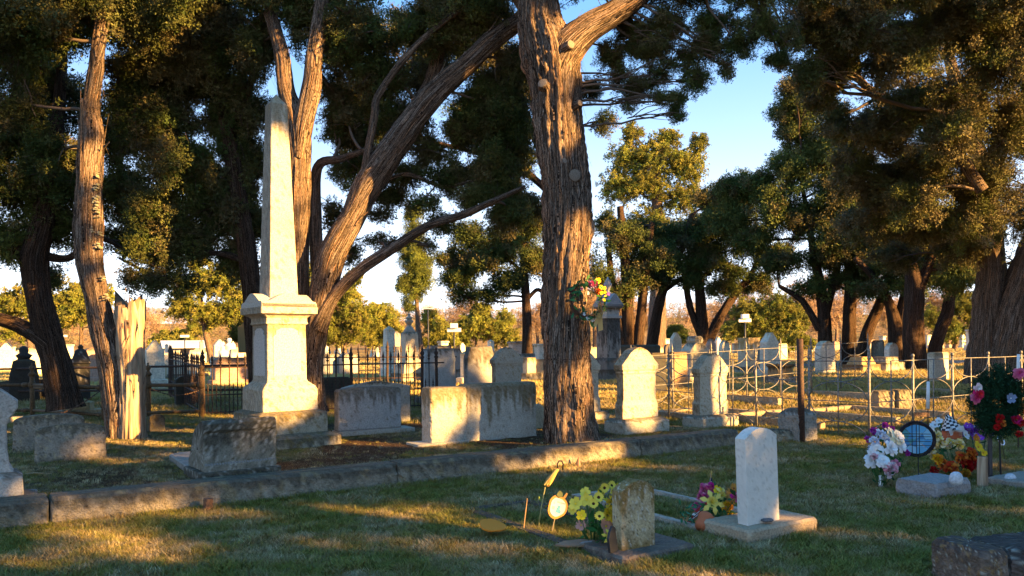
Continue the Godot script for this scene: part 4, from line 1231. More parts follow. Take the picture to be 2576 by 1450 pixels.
	tree("twin_juniper", "huge dark double trunk at the right edge behind the wire fence, sun on its bark", "tree", p6,
		[[[[Vector3(13.284, 0.383, -22.000), 0.710], [Vector3(13.266, 0.716, -22.000), 0.599], [Vector3(13.299, 1.604, -22.000), 0.466], [Vector3(13.355, 2.602, -22.000), 0.422], [Vector3(13.413, 3.712, -22.000), 0.355], [Vector3(13.382, 4.822, -22.000), 0.300], [Vector3(13.177, 6.157, -22.000), 0.244], [Vector3(12.752, 7.716, -22.000), 0.178], [Vector3(12.221, 9.721, -22.000), 0.133]], "trunk", 60, {step = 0.12, amp = 0.12, strips = 60}],
		[[[Vector3(13.413, 0.401, -21.600), 0.610], [Vector3(13.552, 1.053, -21.600), 0.545], [Vector3(13.761, 2.140, -21.600), 0.480], [Vector3(14.081, 3.335, -21.600), 0.414], [Vector3(14.553, 4.528, -21.600), 0.349], [Vector3(15.335, 6.045, -21.600), 0.262], [Vector3(16.123, 8.106, -21.600), 0.163]], "stem", 54, {step = 0.12, amp = 0.12, strips = 40}],
		[[[Vector3(12.766, 4.040, -21.000), 0.148], [Vector3(12.040, 5.320, -21.000), 0.127], [Vector3(10.990, 6.075, -21.000), 0.106], [Vector3(9.720, 6.197, -21.000), 0.074], [Vector3(8.764, 5.996, -21.000), 0.053]], "limb", 16, {}],
		[[[Vector3(11.375, 5.152, -19.000), 0.153], [Vector3(10.338, 6.603, -19.000), 0.125], [Vector3(8.815, 7.484, -19.000), 0.096], [Vector3(7.967, 8.645, -19.000), 0.077], [Vector3(7.597, 9.800, -19.000), 0.058]], "limb", 18, {}],
		[[[Vector3(10.433, 6.604, -18.000), 0.109], [Vector3(10.632, 7.964, -18.000), 0.082], [Vector3(10.379, 9.602, -18.000), 0.054]], "limb", 14, {}]],
		[[Vector3(6.598, 7.612, -15.000), Vector3(0.98, 0.76, 0.87), 560],
		[Vector3(7.919, 7.437, -16.000), Vector3(0.97, 0.89, 0.93), 560],
		[Vector3(6.624, 7.211, -16.000), Vector3(0.65, 0.65, 0.65), 300],
		[Vector3(8.894, 7.990, -16.000), Vector3(1.21, 0.89, 1.05), 640],
		[Vector3(10.018, 7.492, -16.000), Vector3(0.97, 1.05, 1.01), 620],
		[Vector3(9.073, 6.802, -18.000), Vector3(1.18, 0.91, 1.04), 560],
		[Vector3(10.347, 6.968, -18.000), Vector3(1.18, 1.09, 1.14), 620],
		[Vector3(11.521, 6.409, -18.000), Vector3(0.91, 1.18, 1.04), 520],
		[Vector3(8.805, 6.621, -19.000), Vector3(1.05, 0.86, 0.96), 420],
		[Vector3(10.569, 5.962, -20.000), Vector3(1.31, 1.01, 1.16), 560],
		[Vector3(11.976, 5.541, -20.000), Vector3(1.21, 1.11, 1.16), 560],
		[Vector3(9.554, 5.469, -20.000), Vector3(1.01, 0.81, 0.91), 360],
		[Vector3(13.518, 4.879, -21.000), Vector3(0.95, 1.17, 1.06), 360],
		[Vector3(12.600, 4.388, -22.000), Vector3(1.22, 0.89, 1.05), 420],
		[Vector3(11.078, 4.591, -21.000), Vector3(1.06, 0.74, 0.90), 340],
		[Vector3(9.942, 4.864, -22.000), Vector3(1.22, 0.78, 1.00), 360],
		[Vector3(13.924, 3.706, -22.000), Vector3(0.89, 0.67, 0.78), 160],
		[Vector3(11.311, 4.073, -23.000), Vector3(1.04, 0.58, 0.81), 200],
		[Vector3(5.841, 7.621, -15.000), Vector3(0.61, 0.68, 0.64), 260],
		[Vector3(5.678, 6.715, -15.000), Vector3(0.38, 0.38, 0.38), 90],
		[Vector3(10.666, 7.646, -16.000), Vector3(0.73, 1.61, 1.17), 400],
		[Vector3(8.752, 5.984, -20.000), Vector3(0.81, 0.81, 0.81), 260],
		[Vector3(9.808, 4.712, -21.000), Vector3(0.85, 0.74, 0.79), 240],
		[Vector3(7.850, 6.921, -19.000), Vector3(0.58, 0.67, 0.62), 180],
		[Vector3(6.688, 6.965, -17.000), Vector3(0.43, 0.51, 0.47), 120],
		[Vector3(9.743, 4.980, -19.000), Vector3(0.86, 0.77, 0.81), 300],
		[Vector3(11.762, 4.534, -20.000), Vector3(0.91, 0.71, 0.81), 260],
		[Vector3(9.421, 5.988, -17.000), Vector3(0.86, 0.69, 0.77), 300],
		[Vector3(5.530, 7.855, -14.000), Vector3(0.85, 0.42, 0.64), 260],
		[Vector3(7.741, 8.279, -15.000), Vector3(1.21, 0.53, 0.87), 420],
		[Vector3(9.254, 8.185, -15.000), Vector3(1.14, 0.61, 0.87), 420]],
		{seed = 6, size = 0.36, gap = 0.07, gap_size = 0.6, tints = [OLIVE, Color(0.135, 0.11, 0.05), Color(0.19, 0.16, 0.08)], twigs = 9, branch = 0.05, full = 1.5})

func upper_crowns():
	# the crowns go on above the picture
	for e in [["spreading_juniper", 31, [[-5.5, 7.2, -12.5], [-4.2, 8.4, -12.5], [-2.8, 7.4, -13], [-1.6, 8.6, -12.6], [-3.2, 9.6, -12.4], [-0.6, 7.4, -12.8], [0.2, 8.6, -12], [-5.0, 9.4, -13.4], [-2.0, 10.2, -13]]],
		["big_juniper", 32, [[1.0, 7.2, -11], [2.2, 7.6, -10.6], [3.4, 7.4, -10.4], [0.2, 8.0, -10.4], [1.4, 8.8, -11], [2.8, 8.8, -10.8], [1.0, 9.8, -11.2], [2.0, 7.6, -10.2]]],
		["hidden_juniper", 33, [[-6.6, 7.6, -14], [-8.0, 7.4, -14], [-5.4, 8.6, -14], [-7.2, 9.0, -14.2], [-6.4, 7.2, -12.6]]],
		["broken_tree", 34, [[-7.2, 6.8, -12], [-8.4, 6.4, -11.6], [-6.2, 7.6, -11.8], [-8.0, 8.0, -12]]],
		["leaning_juniper", 35, [[-9.4, 8.2, -15.5], [-10.8, 7.0, -15], [-8.6, 9.4, -15.6], [-11.4, 8.6, -15]]],
		["twin_juniper", 36, [[8, 9.5, -16], [10, 10, -17], [6.6, 8.6, -14.5], [11.5, 9, -16], [9, 11.5, -18], [12.5, 11, -19], [13.5, 8.5, -18], [14.6, 8.2, -21], [15.8, 9.4, -21.5], [16.6, 8.0, -22], [15.2, 10.6, -21], [17.4, 9.6, -21]]]]:
		var t: Node3D = get_node(e[0])
		var bl := []
		for c in e[2]: bl.append([Vector3(c[0], c[1], c[2]), Vector3(1.1, 0.8, 1.1), 230])
		var xf := []
		var tint := []
		leaves(bl, t.position, {seed = e[1], size = 0.42, gap = 0.12, tints = [GREEN, BROWN, OLIVE]}, xf, tint)
		many("upper_crown", spray_mesh("juniper"), M.leaf, xf, tint, t)
	var k := 0
	for e in [[-13.5, 1.0, 8.0], [-14.5, -6.0, 8.4], [-19.0, -14.0, 8.5]]:  # unseen trees added at the left to hold back skylight
		k += 1
		var base := on_ground(Vector3(e[0], 0, e[1]))
		var bl := []
		var hh: float = e[2]
		for i in 20:
			var a := r(0, TAU)
			var q := sqrt(rng.randf()) * 2.9
			bl.append([base + Vector3(cos(a) * q, r(2.8, hh + 2.5), sin(a) * q), Vector3(1.2, 1.0, 1.2), 150])
		tree("added_juniper", ["added broad juniper left of the camera, dims the skylight", "added unseen juniper at the left end of the kerb wall, dims the skylight", "added unseen juniper left of the pipe fence, dims the skylight"][k - 1], "tree", base, [[[[base - Vector3(0, 0.2, 0), 0.34], [base + Vector3(0.1, 2.5, 0.1), 0.26], [base + Vector3(0, hh, 0), 0.12], [base + Vector3(0, hh + 1.5, 0), 0.05]], "trunk", 20, {step = 0.2}]], bl, {seed = 150 + k, size = 0.62, gap = 0.02, tints = [GREEN, BROWN, OLIVE], twigs = 3, group = "added junipers that dim the skylight"})

func right_trees():
	var k := 0
	for e in [[20.5, -17.5, 5.6], [25.0, -24.0, 6.0], [30.0, -20.0, 6.4], [33.0, -29.0, 6.2], [38.0, -24.0, 6.6], [27.5, -13.0, 6.4]]:
		k += 1
		var base := on_ground(Vector3(e[0], 0, e[1]))
		var bl := []
		for i in 22:
			var a := r(0, TAU)
			var q := sqrt(rng.randf()) * 2.9
			bl.append([base + Vector3(cos(a) * q, r(1.6, e[2] + 2.0), sin(a) * q), Vector3(1.2, 1.0, 1.2), 130])
		tree("side_juniper", ["juniper right of the wire fence's end, out of view", "juniper beside the lane at right, out of view", "broad juniper farther right by the lane, out of view", "juniper at the far right behind the lane, out of view", "outermost juniper at the right, out of view", "juniper right of the flowers, out of view"][k - 1], "tree", base, [[[[base - Vector3(0, 0.2, 0), 0.34], [base + Vector3(0.1, 2.5, 0.1), 0.26], [base + Vector3(0, e[2], 0), 0.12], [base + Vector3(0, e[2] + 1.5, 0), 0.05]], "trunk", 20, {step = 0.25}]], bl, {seed = 180 + k, size = 0.66, gap = 0.04, tints = [GREEN, BROWN, OLIVE], twigs = 3, group = "junipers beyond the right edge"})

func grove():
	var k := 0
	for e in [
		["leftmost trunk of the dark grove, right behind the gabled monument", Vector3(7.362, 0.500, -50.060), 36, [[[Vector3(5.289, 0.355, -36.000), 0.436], [Vector3(5.302, 1.444, -36.000), 0.309], [Vector3(5.290, 3.443, -36.000), 0.272], [Vector3(5.206, 5.442, -36.000), 0.218], [Vector3(5.017, 7.806, -36.000), 0.145]], [[Vector3(5.659, 0.895, -36.000), 0.291], [Vector3(5.899, 2.709, -36.000), 0.236], [Vector3(6.105, 4.704, -36.000), 0.200], [Vector3(6.461, 7.061, -36.000), 0.127]], [[Vector3(5.118, 1.265, -36.000), 0.236], [Vector3(4.691, 3.450, -36.000), 0.182], [Vector3(4.450, 5.996, -36.000), 0.127]]], [[Vector3(4.999, 6.353, -36.000), Vector3(1.63, 1.27, 1.45), 200],
		[Vector3(4.968, 3.810, -36.000), Vector3(0.73, 0.73, 0.73), 80],
		[Vector3(5.703, 4.528, -36.000), Vector3(0.91, 0.73, 0.82), 90],
		[Vector3(6.048, 6.991, -38.000), Vector3(1.53, 0.96, 1.25), 150],
		[Vector3(4.071, 4.729, -36.000), Vector3(1.09, 1.09, 1.09), 110],
		[Vector3(6.443, 5.608, -36.000), Vector3(1.45, 1.09, 1.27), 160],
		[Vector3(4.587, 7.238, -37.000), Vector3(0.84, 0.75, 0.79), 80]]],
		["grove trunk that leans right, between the gabled monument and the forked trunk", Vector3(9.840, 0.500, -55.480), 38, [[[Vector3(6.659, 0.464, -38.000), 0.364], [Vector3(6.747, 1.422, -38.000), 0.288], [Vector3(7.056, 3.144, -38.000), 0.249], [Vector3(7.415, 4.290, -38.000), 0.211], [Vector3(8.143, 5.815, -38.000), 0.153], [Vector3(8.741, 7.725, -38.000), 0.115]], [[Vector3(7.393, 4.098, -38.000), 0.153], [Vector3(8.321, 4.662, -38.000), 0.115], [Vector3(9.665, 4.837, -38.000), 0.077]]], [[Vector3(9.965, 8.661, -39.000), Vector3(1.18, 0.98, 1.08), 160],
		[Vector3(7.947, 5.434, -38.000), Vector3(1.53, 0.77, 1.15), 170],
		[Vector3(9.485, 5.798, -38.000), Vector3(1.34, 0.96, 1.15), 190],
		[Vector3(6.413, 5.452, -38.000), Vector3(1.34, 0.77, 1.05), 150],
		[Vector3(8.344, 6.579, -38.000), Vector3(1.73, 1.15, 1.44), 220],
		[Vector3(6.979, 4.678, -38.000), Vector3(1.15, 0.77, 0.96), 110],
		[Vector3(8.704, 4.657, -38.000), Vector3(1.15, 0.69, 0.92), 110],
		[Vector3(9.483, 5.607, -38.000), Vector3(1.53, 0.96, 1.25), 170],
		[Vector3(8.382, 7.048, -40.000), Vector3(1.41, 0.81, 1.11), 120],
		[Vector3(7.191, 6.402, -38.000), Vector3(1.15, 0.96, 1.05), 110]]],
		["three forked dark trunk in the grove, right of the two gothic headstones' tops", Vector3(11.587, 0.500, -47.500), 38, [[[Vector3(9.189, 0.433, -38.000), 0.422], [Vector3(9.203, 1.583, -38.000), 0.307], [Vector3(9.145, 3.118, -38.000), 0.268], [Vector3(9.013, 4.845, -38.000), 0.211], [Vector3(8.828, 6.957, -38.000), 0.134]], [[Vector3(9.148, 1.776, -38.000), 0.192], [Vector3(8.592, 3.317, -38.000), 0.173], [Vector3(8.361, 4.853, -38.000), 0.134]], [[Vector3(9.333, 1.198, -38.000), 0.249], [Vector3(10.023, 2.724, -38.000), 0.230], [Vector3(10.803, 3.865, -38.000), 0.192], [Vector3(11.582, 4.814, -38.000), 0.134], [Vector3(12.174, 6.149, -38.000), 0.096]]], [[Vector3(9.885, 7.136, -38.000), Vector3(1.73, 1.34, 1.53), 260],
		[Vector3(10.233, 4.255, -38.000), Vector3(1.15, 0.65, 0.90), 100],
		[Vector3(11.769, 4.428, -38.000), Vector3(1.15, 0.77, 0.96), 110],
		[Vector3(11.411, 6.542, -38.000), Vector3(1.53, 1.15, 1.34), 220],
		[Vector3(11.047, 8.080, -38.000), Vector3(1.73, 1.15, 1.44), 220],
		[Vector3(12.744, 5.758, -38.000), Vector3(1.53, 0.96, 1.25), 170],
		[Vector3(10.292, 7.938, -42.000), Vector3(1.48, 1.06, 1.27), 130],
		[Vector3(10.626, 5.017, -38.000), Vector3(1.15, 0.77, 0.96), 80]]],
		["grey grove trunk that splits into a wide fork above a green hedge", Vector3(14.465, 0.500, -36.600), 34, [[[Vector3(13.503, 0.320, -34.000), 0.377], [Vector3(13.501, 1.521, -34.000), 0.292], [Vector3(13.464, 2.722, -34.000), 0.274], [Vector3(13.277, 4.268, -34.000), 0.189], [Vector3(12.955, 5.988, -34.000), 0.137], [Vector3(12.637, 8.051, -34.000), 0.086]], [[Vector3(13.496, 2.550, -34.000), 0.189], [Vector3(13.963, 4.260, -34.000), 0.154], [Vector3(14.327, 5.971, -34.000), 0.103]], [[Vector3(13.284, 2.038, -34.000), 0.172], [Vector3(12.578, 3.248, -34.000), 0.137], [Vector3(11.557, 3.946, -34.000), 0.086]]], [[Vector3(9.929, 8.472, -36.000), Vector3(1.09, 0.91, 1.00), 190],
		[Vector3(11.021, 8.640, -36.000), Vector3(1.09, 1.09, 1.09), 220],
		[Vector3(13.621, 9.842, -33.000), Vector3(1.00, 1.17, 1.08), 220],
		[Vector3(13.763, 7.843, -33.000), Vector3(1.17, 1.17, 1.17), 260],
		[Vector3(13.573, 5.847, -33.000), Vector3(1.17, 1.00, 1.08), 220],
		[Vector3(10.093, 7.017, -36.000), Vector3(1.27, 0.91, 1.09), 200],
		[Vector3(11.993, 11.490, -34.000), Vector3(0.86, 0.86, 0.86), 150],
		[Vector3(12.306, 9.084, -34.000), Vector3(1.37, 1.37, 1.37), 300],
		[Vector3(11.599, 7.377, -34.000), Vector3(1.54, 1.37, 1.46), 320],
		[Vector3(12.963, 6.674, -34.000), Vector3(1.54, 1.20, 1.37), 280],
		[Vector3(11.245, 8.438, -35.000), Vector3(1.06, 1.06, 1.06), 150],
		[Vector3(13.344, 9.757, -34.000), Vector3(1.37, 1.20, 1.29), 260],
		[Vector3(12.325, 10.628, -34.000), Vector3(1.03, 1.03, 1.03), 170],
		[Vector3(13.197, 11.818, -34.000), Vector3(1.20, 1.20, 1.20), 220],
		[Vector3(10.864, 6.147, -35.000), Vector3(1.41, 0.88, 1.15), 180],
		[Vector3(13.287, 5.126, -34.000), Vector3(1.37, 0.86, 1.12), 180],
		[Vector3(11.570, 4.976, -34.000), Vector3(1.20, 0.69, 0.94), 120],
		[Vector3(11.983, 12.027, -33.000), Vector3(0.83, 0.83, 0.83), 110]]],
		["straight dark grove trunk between the fork and the leaning trunk", Vector3(15.432, 0.500, -36.140), 34, [[[Vector3(14.496, 0.136, -34.000), 0.446], [Vector3(14.526, 1.165, -34.000), 0.326], [Vector3(14.577, 2.537, -34.000), 0.274], [Vector3(14.615, 4.252, -34.000), 0.223], [Vector3(14.503, 6.312, -34.000), 0.154], [Vector3(14.358, 8.544, -34.000), 0.103]]], [[Vector3(14.515, 7.341, -34.000), Vector3(1.54, 1.37, 1.46), 300],
		[Vector3(14.649, 4.252, -34.000), Vector3(1.20, 0.69, 0.94), 130],
		[Vector3(12.930, 3.930, -34.000), Vector3(1.03, 0.58, 0.81), 90],
		[Vector3(15.352, 5.616, -34.000), Vector3(1.54, 1.03, 1.29), 220],
		[Vector3(14.019, 8.891, -34.000), Vector3(1.20, 1.20, 1.20), 200],
		[Vector3(14.147, 5.287, -34.000), Vector3(1.03, 0.86, 0.94), 120]]],
		["dark grove trunk leaning right across its neighbours", Vector3(15.927, 0.500, -35.900), 33, [[[Vector3(14.588, 0.339, -33.000), 0.316], [Vector3(14.681, 1.171, -33.000), 0.250], [Vector3(14.924, 2.000, -33.000), 0.233], [Vector3(15.232, 2.663, -33.000), 0.216], [Vector3(15.712, 3.822, -33.000), 0.166], [Vector3(16.399, 5.479, -33.000), 0.117]]], [[Vector3(16.244, 6.480, -33.000), Vector3(1.50, 1.17, 1.33), 260],
		[Vector3(15.396, 5.158, -33.000), Vector3(1.33, 0.83, 1.08), 180],
		[Vector3(16.894, 5.140, -33.000), Vector3(1.17, 0.83, 1.00), 150]]],
		["forked grove trunk hidden behind the corner of the wire fence", Vector3(17.201, 0.500, -35.280), 32, [[[Vector3(15.647, 0.359, -32.000), 0.484], [Vector3(15.625, 1.167, -32.000), 0.355], [Vector3(15.572, 2.136, -32.000), 0.291], [Vector3(15.309, 3.108, -32.000), 0.194], [Vector3(14.756, 4.084, -32.000), 0.145], [Vector3(13.959, 4.901, -32.000), 0.097]], [[Vector3(15.695, 1.650, -32.000), 0.258], [Vector3(15.905, 2.940, -32.000), 0.226], [Vector3(16.211, 4.228, -32.000), 0.178], [Vector3(16.394, 6.001, -32.000), 0.113]]], [[Vector3(16.402, 6.647, -32.000), Vector3(1.45, 1.13, 1.29), 260],
		[Vector3(16.044, 3.745, -32.000), Vector3(1.13, 0.58, 0.86), 100],
		[Vector3(14.589, 3.602, -32.000), Vector3(0.81, 0.48, 0.65), 60],
		[Vector3(15.406, 4.399, -32.000), Vector3(1.29, 0.65, 0.97), 120],
		[Vector3(17.185, 4.700, -32.000), Vector3(1.13, 0.81, 0.97), 150]]],
		["thick upright grove trunk left of the huge double trunk", Vector3(17.849, 0.500, -34.980), 28, [[[Vector3(14.339, 0.365, -28.000), 0.452], [Vector3(14.293, 1.213, -28.000), 0.381], [Vector3(14.279, 2.344, -28.000), 0.339], [Vector3(14.317, 3.191, -28.000), 0.339], [Vector3(14.190, 4.323, -28.000), 0.198], [Vector3(13.924, 5.739, -28.000), 0.127]], [[Vector3(14.342, 2.908, -28.000), 0.198], [Vector3(14.751, 4.033, -28.000), 0.184], [Vector3(15.189, 5.158, -28.000), 0.127]]], [[Vector3(14.341, 5.169, -28.000), Vector3(1.27, 0.85, 1.06), 260],
		[Vector3(15.337, 5.722, -28.000), Vector3(1.27, 0.99, 1.13), 280],
		[Vector3(13.504, 6.027, -28.000), Vector3(1.13, 0.85, 0.99), 220],
		[Vector3(15.740, 4.021, -28.000), Vector3(0.99, 0.71, 0.85), 150]]],
		["crooked grove trunk leaning right beside the huge double trunk", Vector3(18.656, 0.500, -34.580), 34, [[[Vector3(18.203, 0.262, -34.000), 0.343], [Vector3(18.248, 1.120, -34.000), 0.274], [Vector3(18.498, 1.974, -34.000), 0.257], [Vector3(18.781, 2.657, -34.000), 0.257], [Vector3(18.963, 3.513, -34.000), 0.206], [Vector3(19.626, 4.362, -34.000), 0.154], [Vector3(20.155, 5.557, -34.000), 0.103]]], [[Vector3(19.464, 5.222, -34.000), Vector3(1.37, 1.03, 1.20), 200],
		[Vector3(18.423, 4.206, -34.000), Vector3(1.03, 0.69, 0.86), 80],
		[Vector3(20.483, 4.352, -34.000), Vector3(1.03, 0.69, 0.86), 90]]],
	]:
		k += 1
		var stems := []
		var names := ["trunk", "stem", "limb"]
		for i in e[3].size(): stems.append([e[3][i], names[i], 22 if i == 0 else 14, {step = 0.25, amp = 0.1}])
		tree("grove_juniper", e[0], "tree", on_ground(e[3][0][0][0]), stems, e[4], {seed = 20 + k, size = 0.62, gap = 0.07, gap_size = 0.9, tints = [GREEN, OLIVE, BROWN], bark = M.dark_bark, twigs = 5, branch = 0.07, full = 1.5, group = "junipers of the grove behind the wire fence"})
	# pole of a tree between the arched stones and the big trunk
	var q: Vector3 = on_ground(Vector3(0.568, 0.988, -30.000))
	tree("slender_tree", "slender straight dark trunk standing between the arched stone and the big trunk", "tree", q,
		[[[[Vector3(0.580, 0.760, -30.000), 0.257], [Vector3(0.576, 1.669, -30.000), 0.197], [Vector3(0.564, 3.183, -30.000), 0.166], [Vector3(0.488, 4.394, -30.000), 0.151], [Vector3(0.458, 5.606, -30.000), 0.121], [Vector3(0.400, 7.120, -30.000), 0.091], [Vector3(0.268, 8.636, -30.000), 0.061]], "trunk", 20, {step = 0.2}],
		[[[Vector3(0.534, 3.183, -30.000), 0.076], [Vector3(0.963, 3.632, -30.000), 0.076], [Vector3(1.264, 3.477, -30.000), 0.076]], "limb", 8, {}],
		[[[Vector3(0.486, 4.243, -30.000), 0.076], [Vector3(-0.233, 4.857, -30.000), 0.061], [Vector3(-1.290, 5.022, -30.000), 0.045]], "limb", 8, {}]],
		[[Vector3(-0.227, 5.311, -30.000), Vector3(1.51, 0.91, 1.21), 340],
		[Vector3(0.692, 6.208, -30.000), Vector3(1.21, 1.06, 1.14), 300],
		[Vector3(-1.294, 4.719, -30.000), Vector3(1.36, 0.91, 1.14), 300],
		[Vector3(-2.058, 4.123, -30.000), Vector3(0.91, 0.76, 0.83), 150],
		[Vector3(-2.352, 4.883, -30.000), Vector3(0.76, 0.61, 0.68), 90],
		[Vector3(-0.091, 4.099, -30.000), Vector3(1.06, 0.76, 0.91), 160],
		[Vector3(-1.584, 5.782, -30.000), Vector3(1.06, 0.76, 0.91), 170],
		[Vector3(1.128, 4.689, -30.000), Vector3(0.91, 0.91, 0.91), 150],
		[Vector3(-1.006, 3.504, -30.000), Vector3(1.06, 0.45, 0.76), 70],
		[Vector3(-1.915, 3.440, -30.000), Vector3(0.76, 0.42, 0.59), 50]],
		{seed = 40, size = 0.5, gap = 0.06, gap_size = 0.8, tints = [GREEN, OLIVE, BROWN], bark = M.dark_bark, branch = 0.05, full = 1.5})

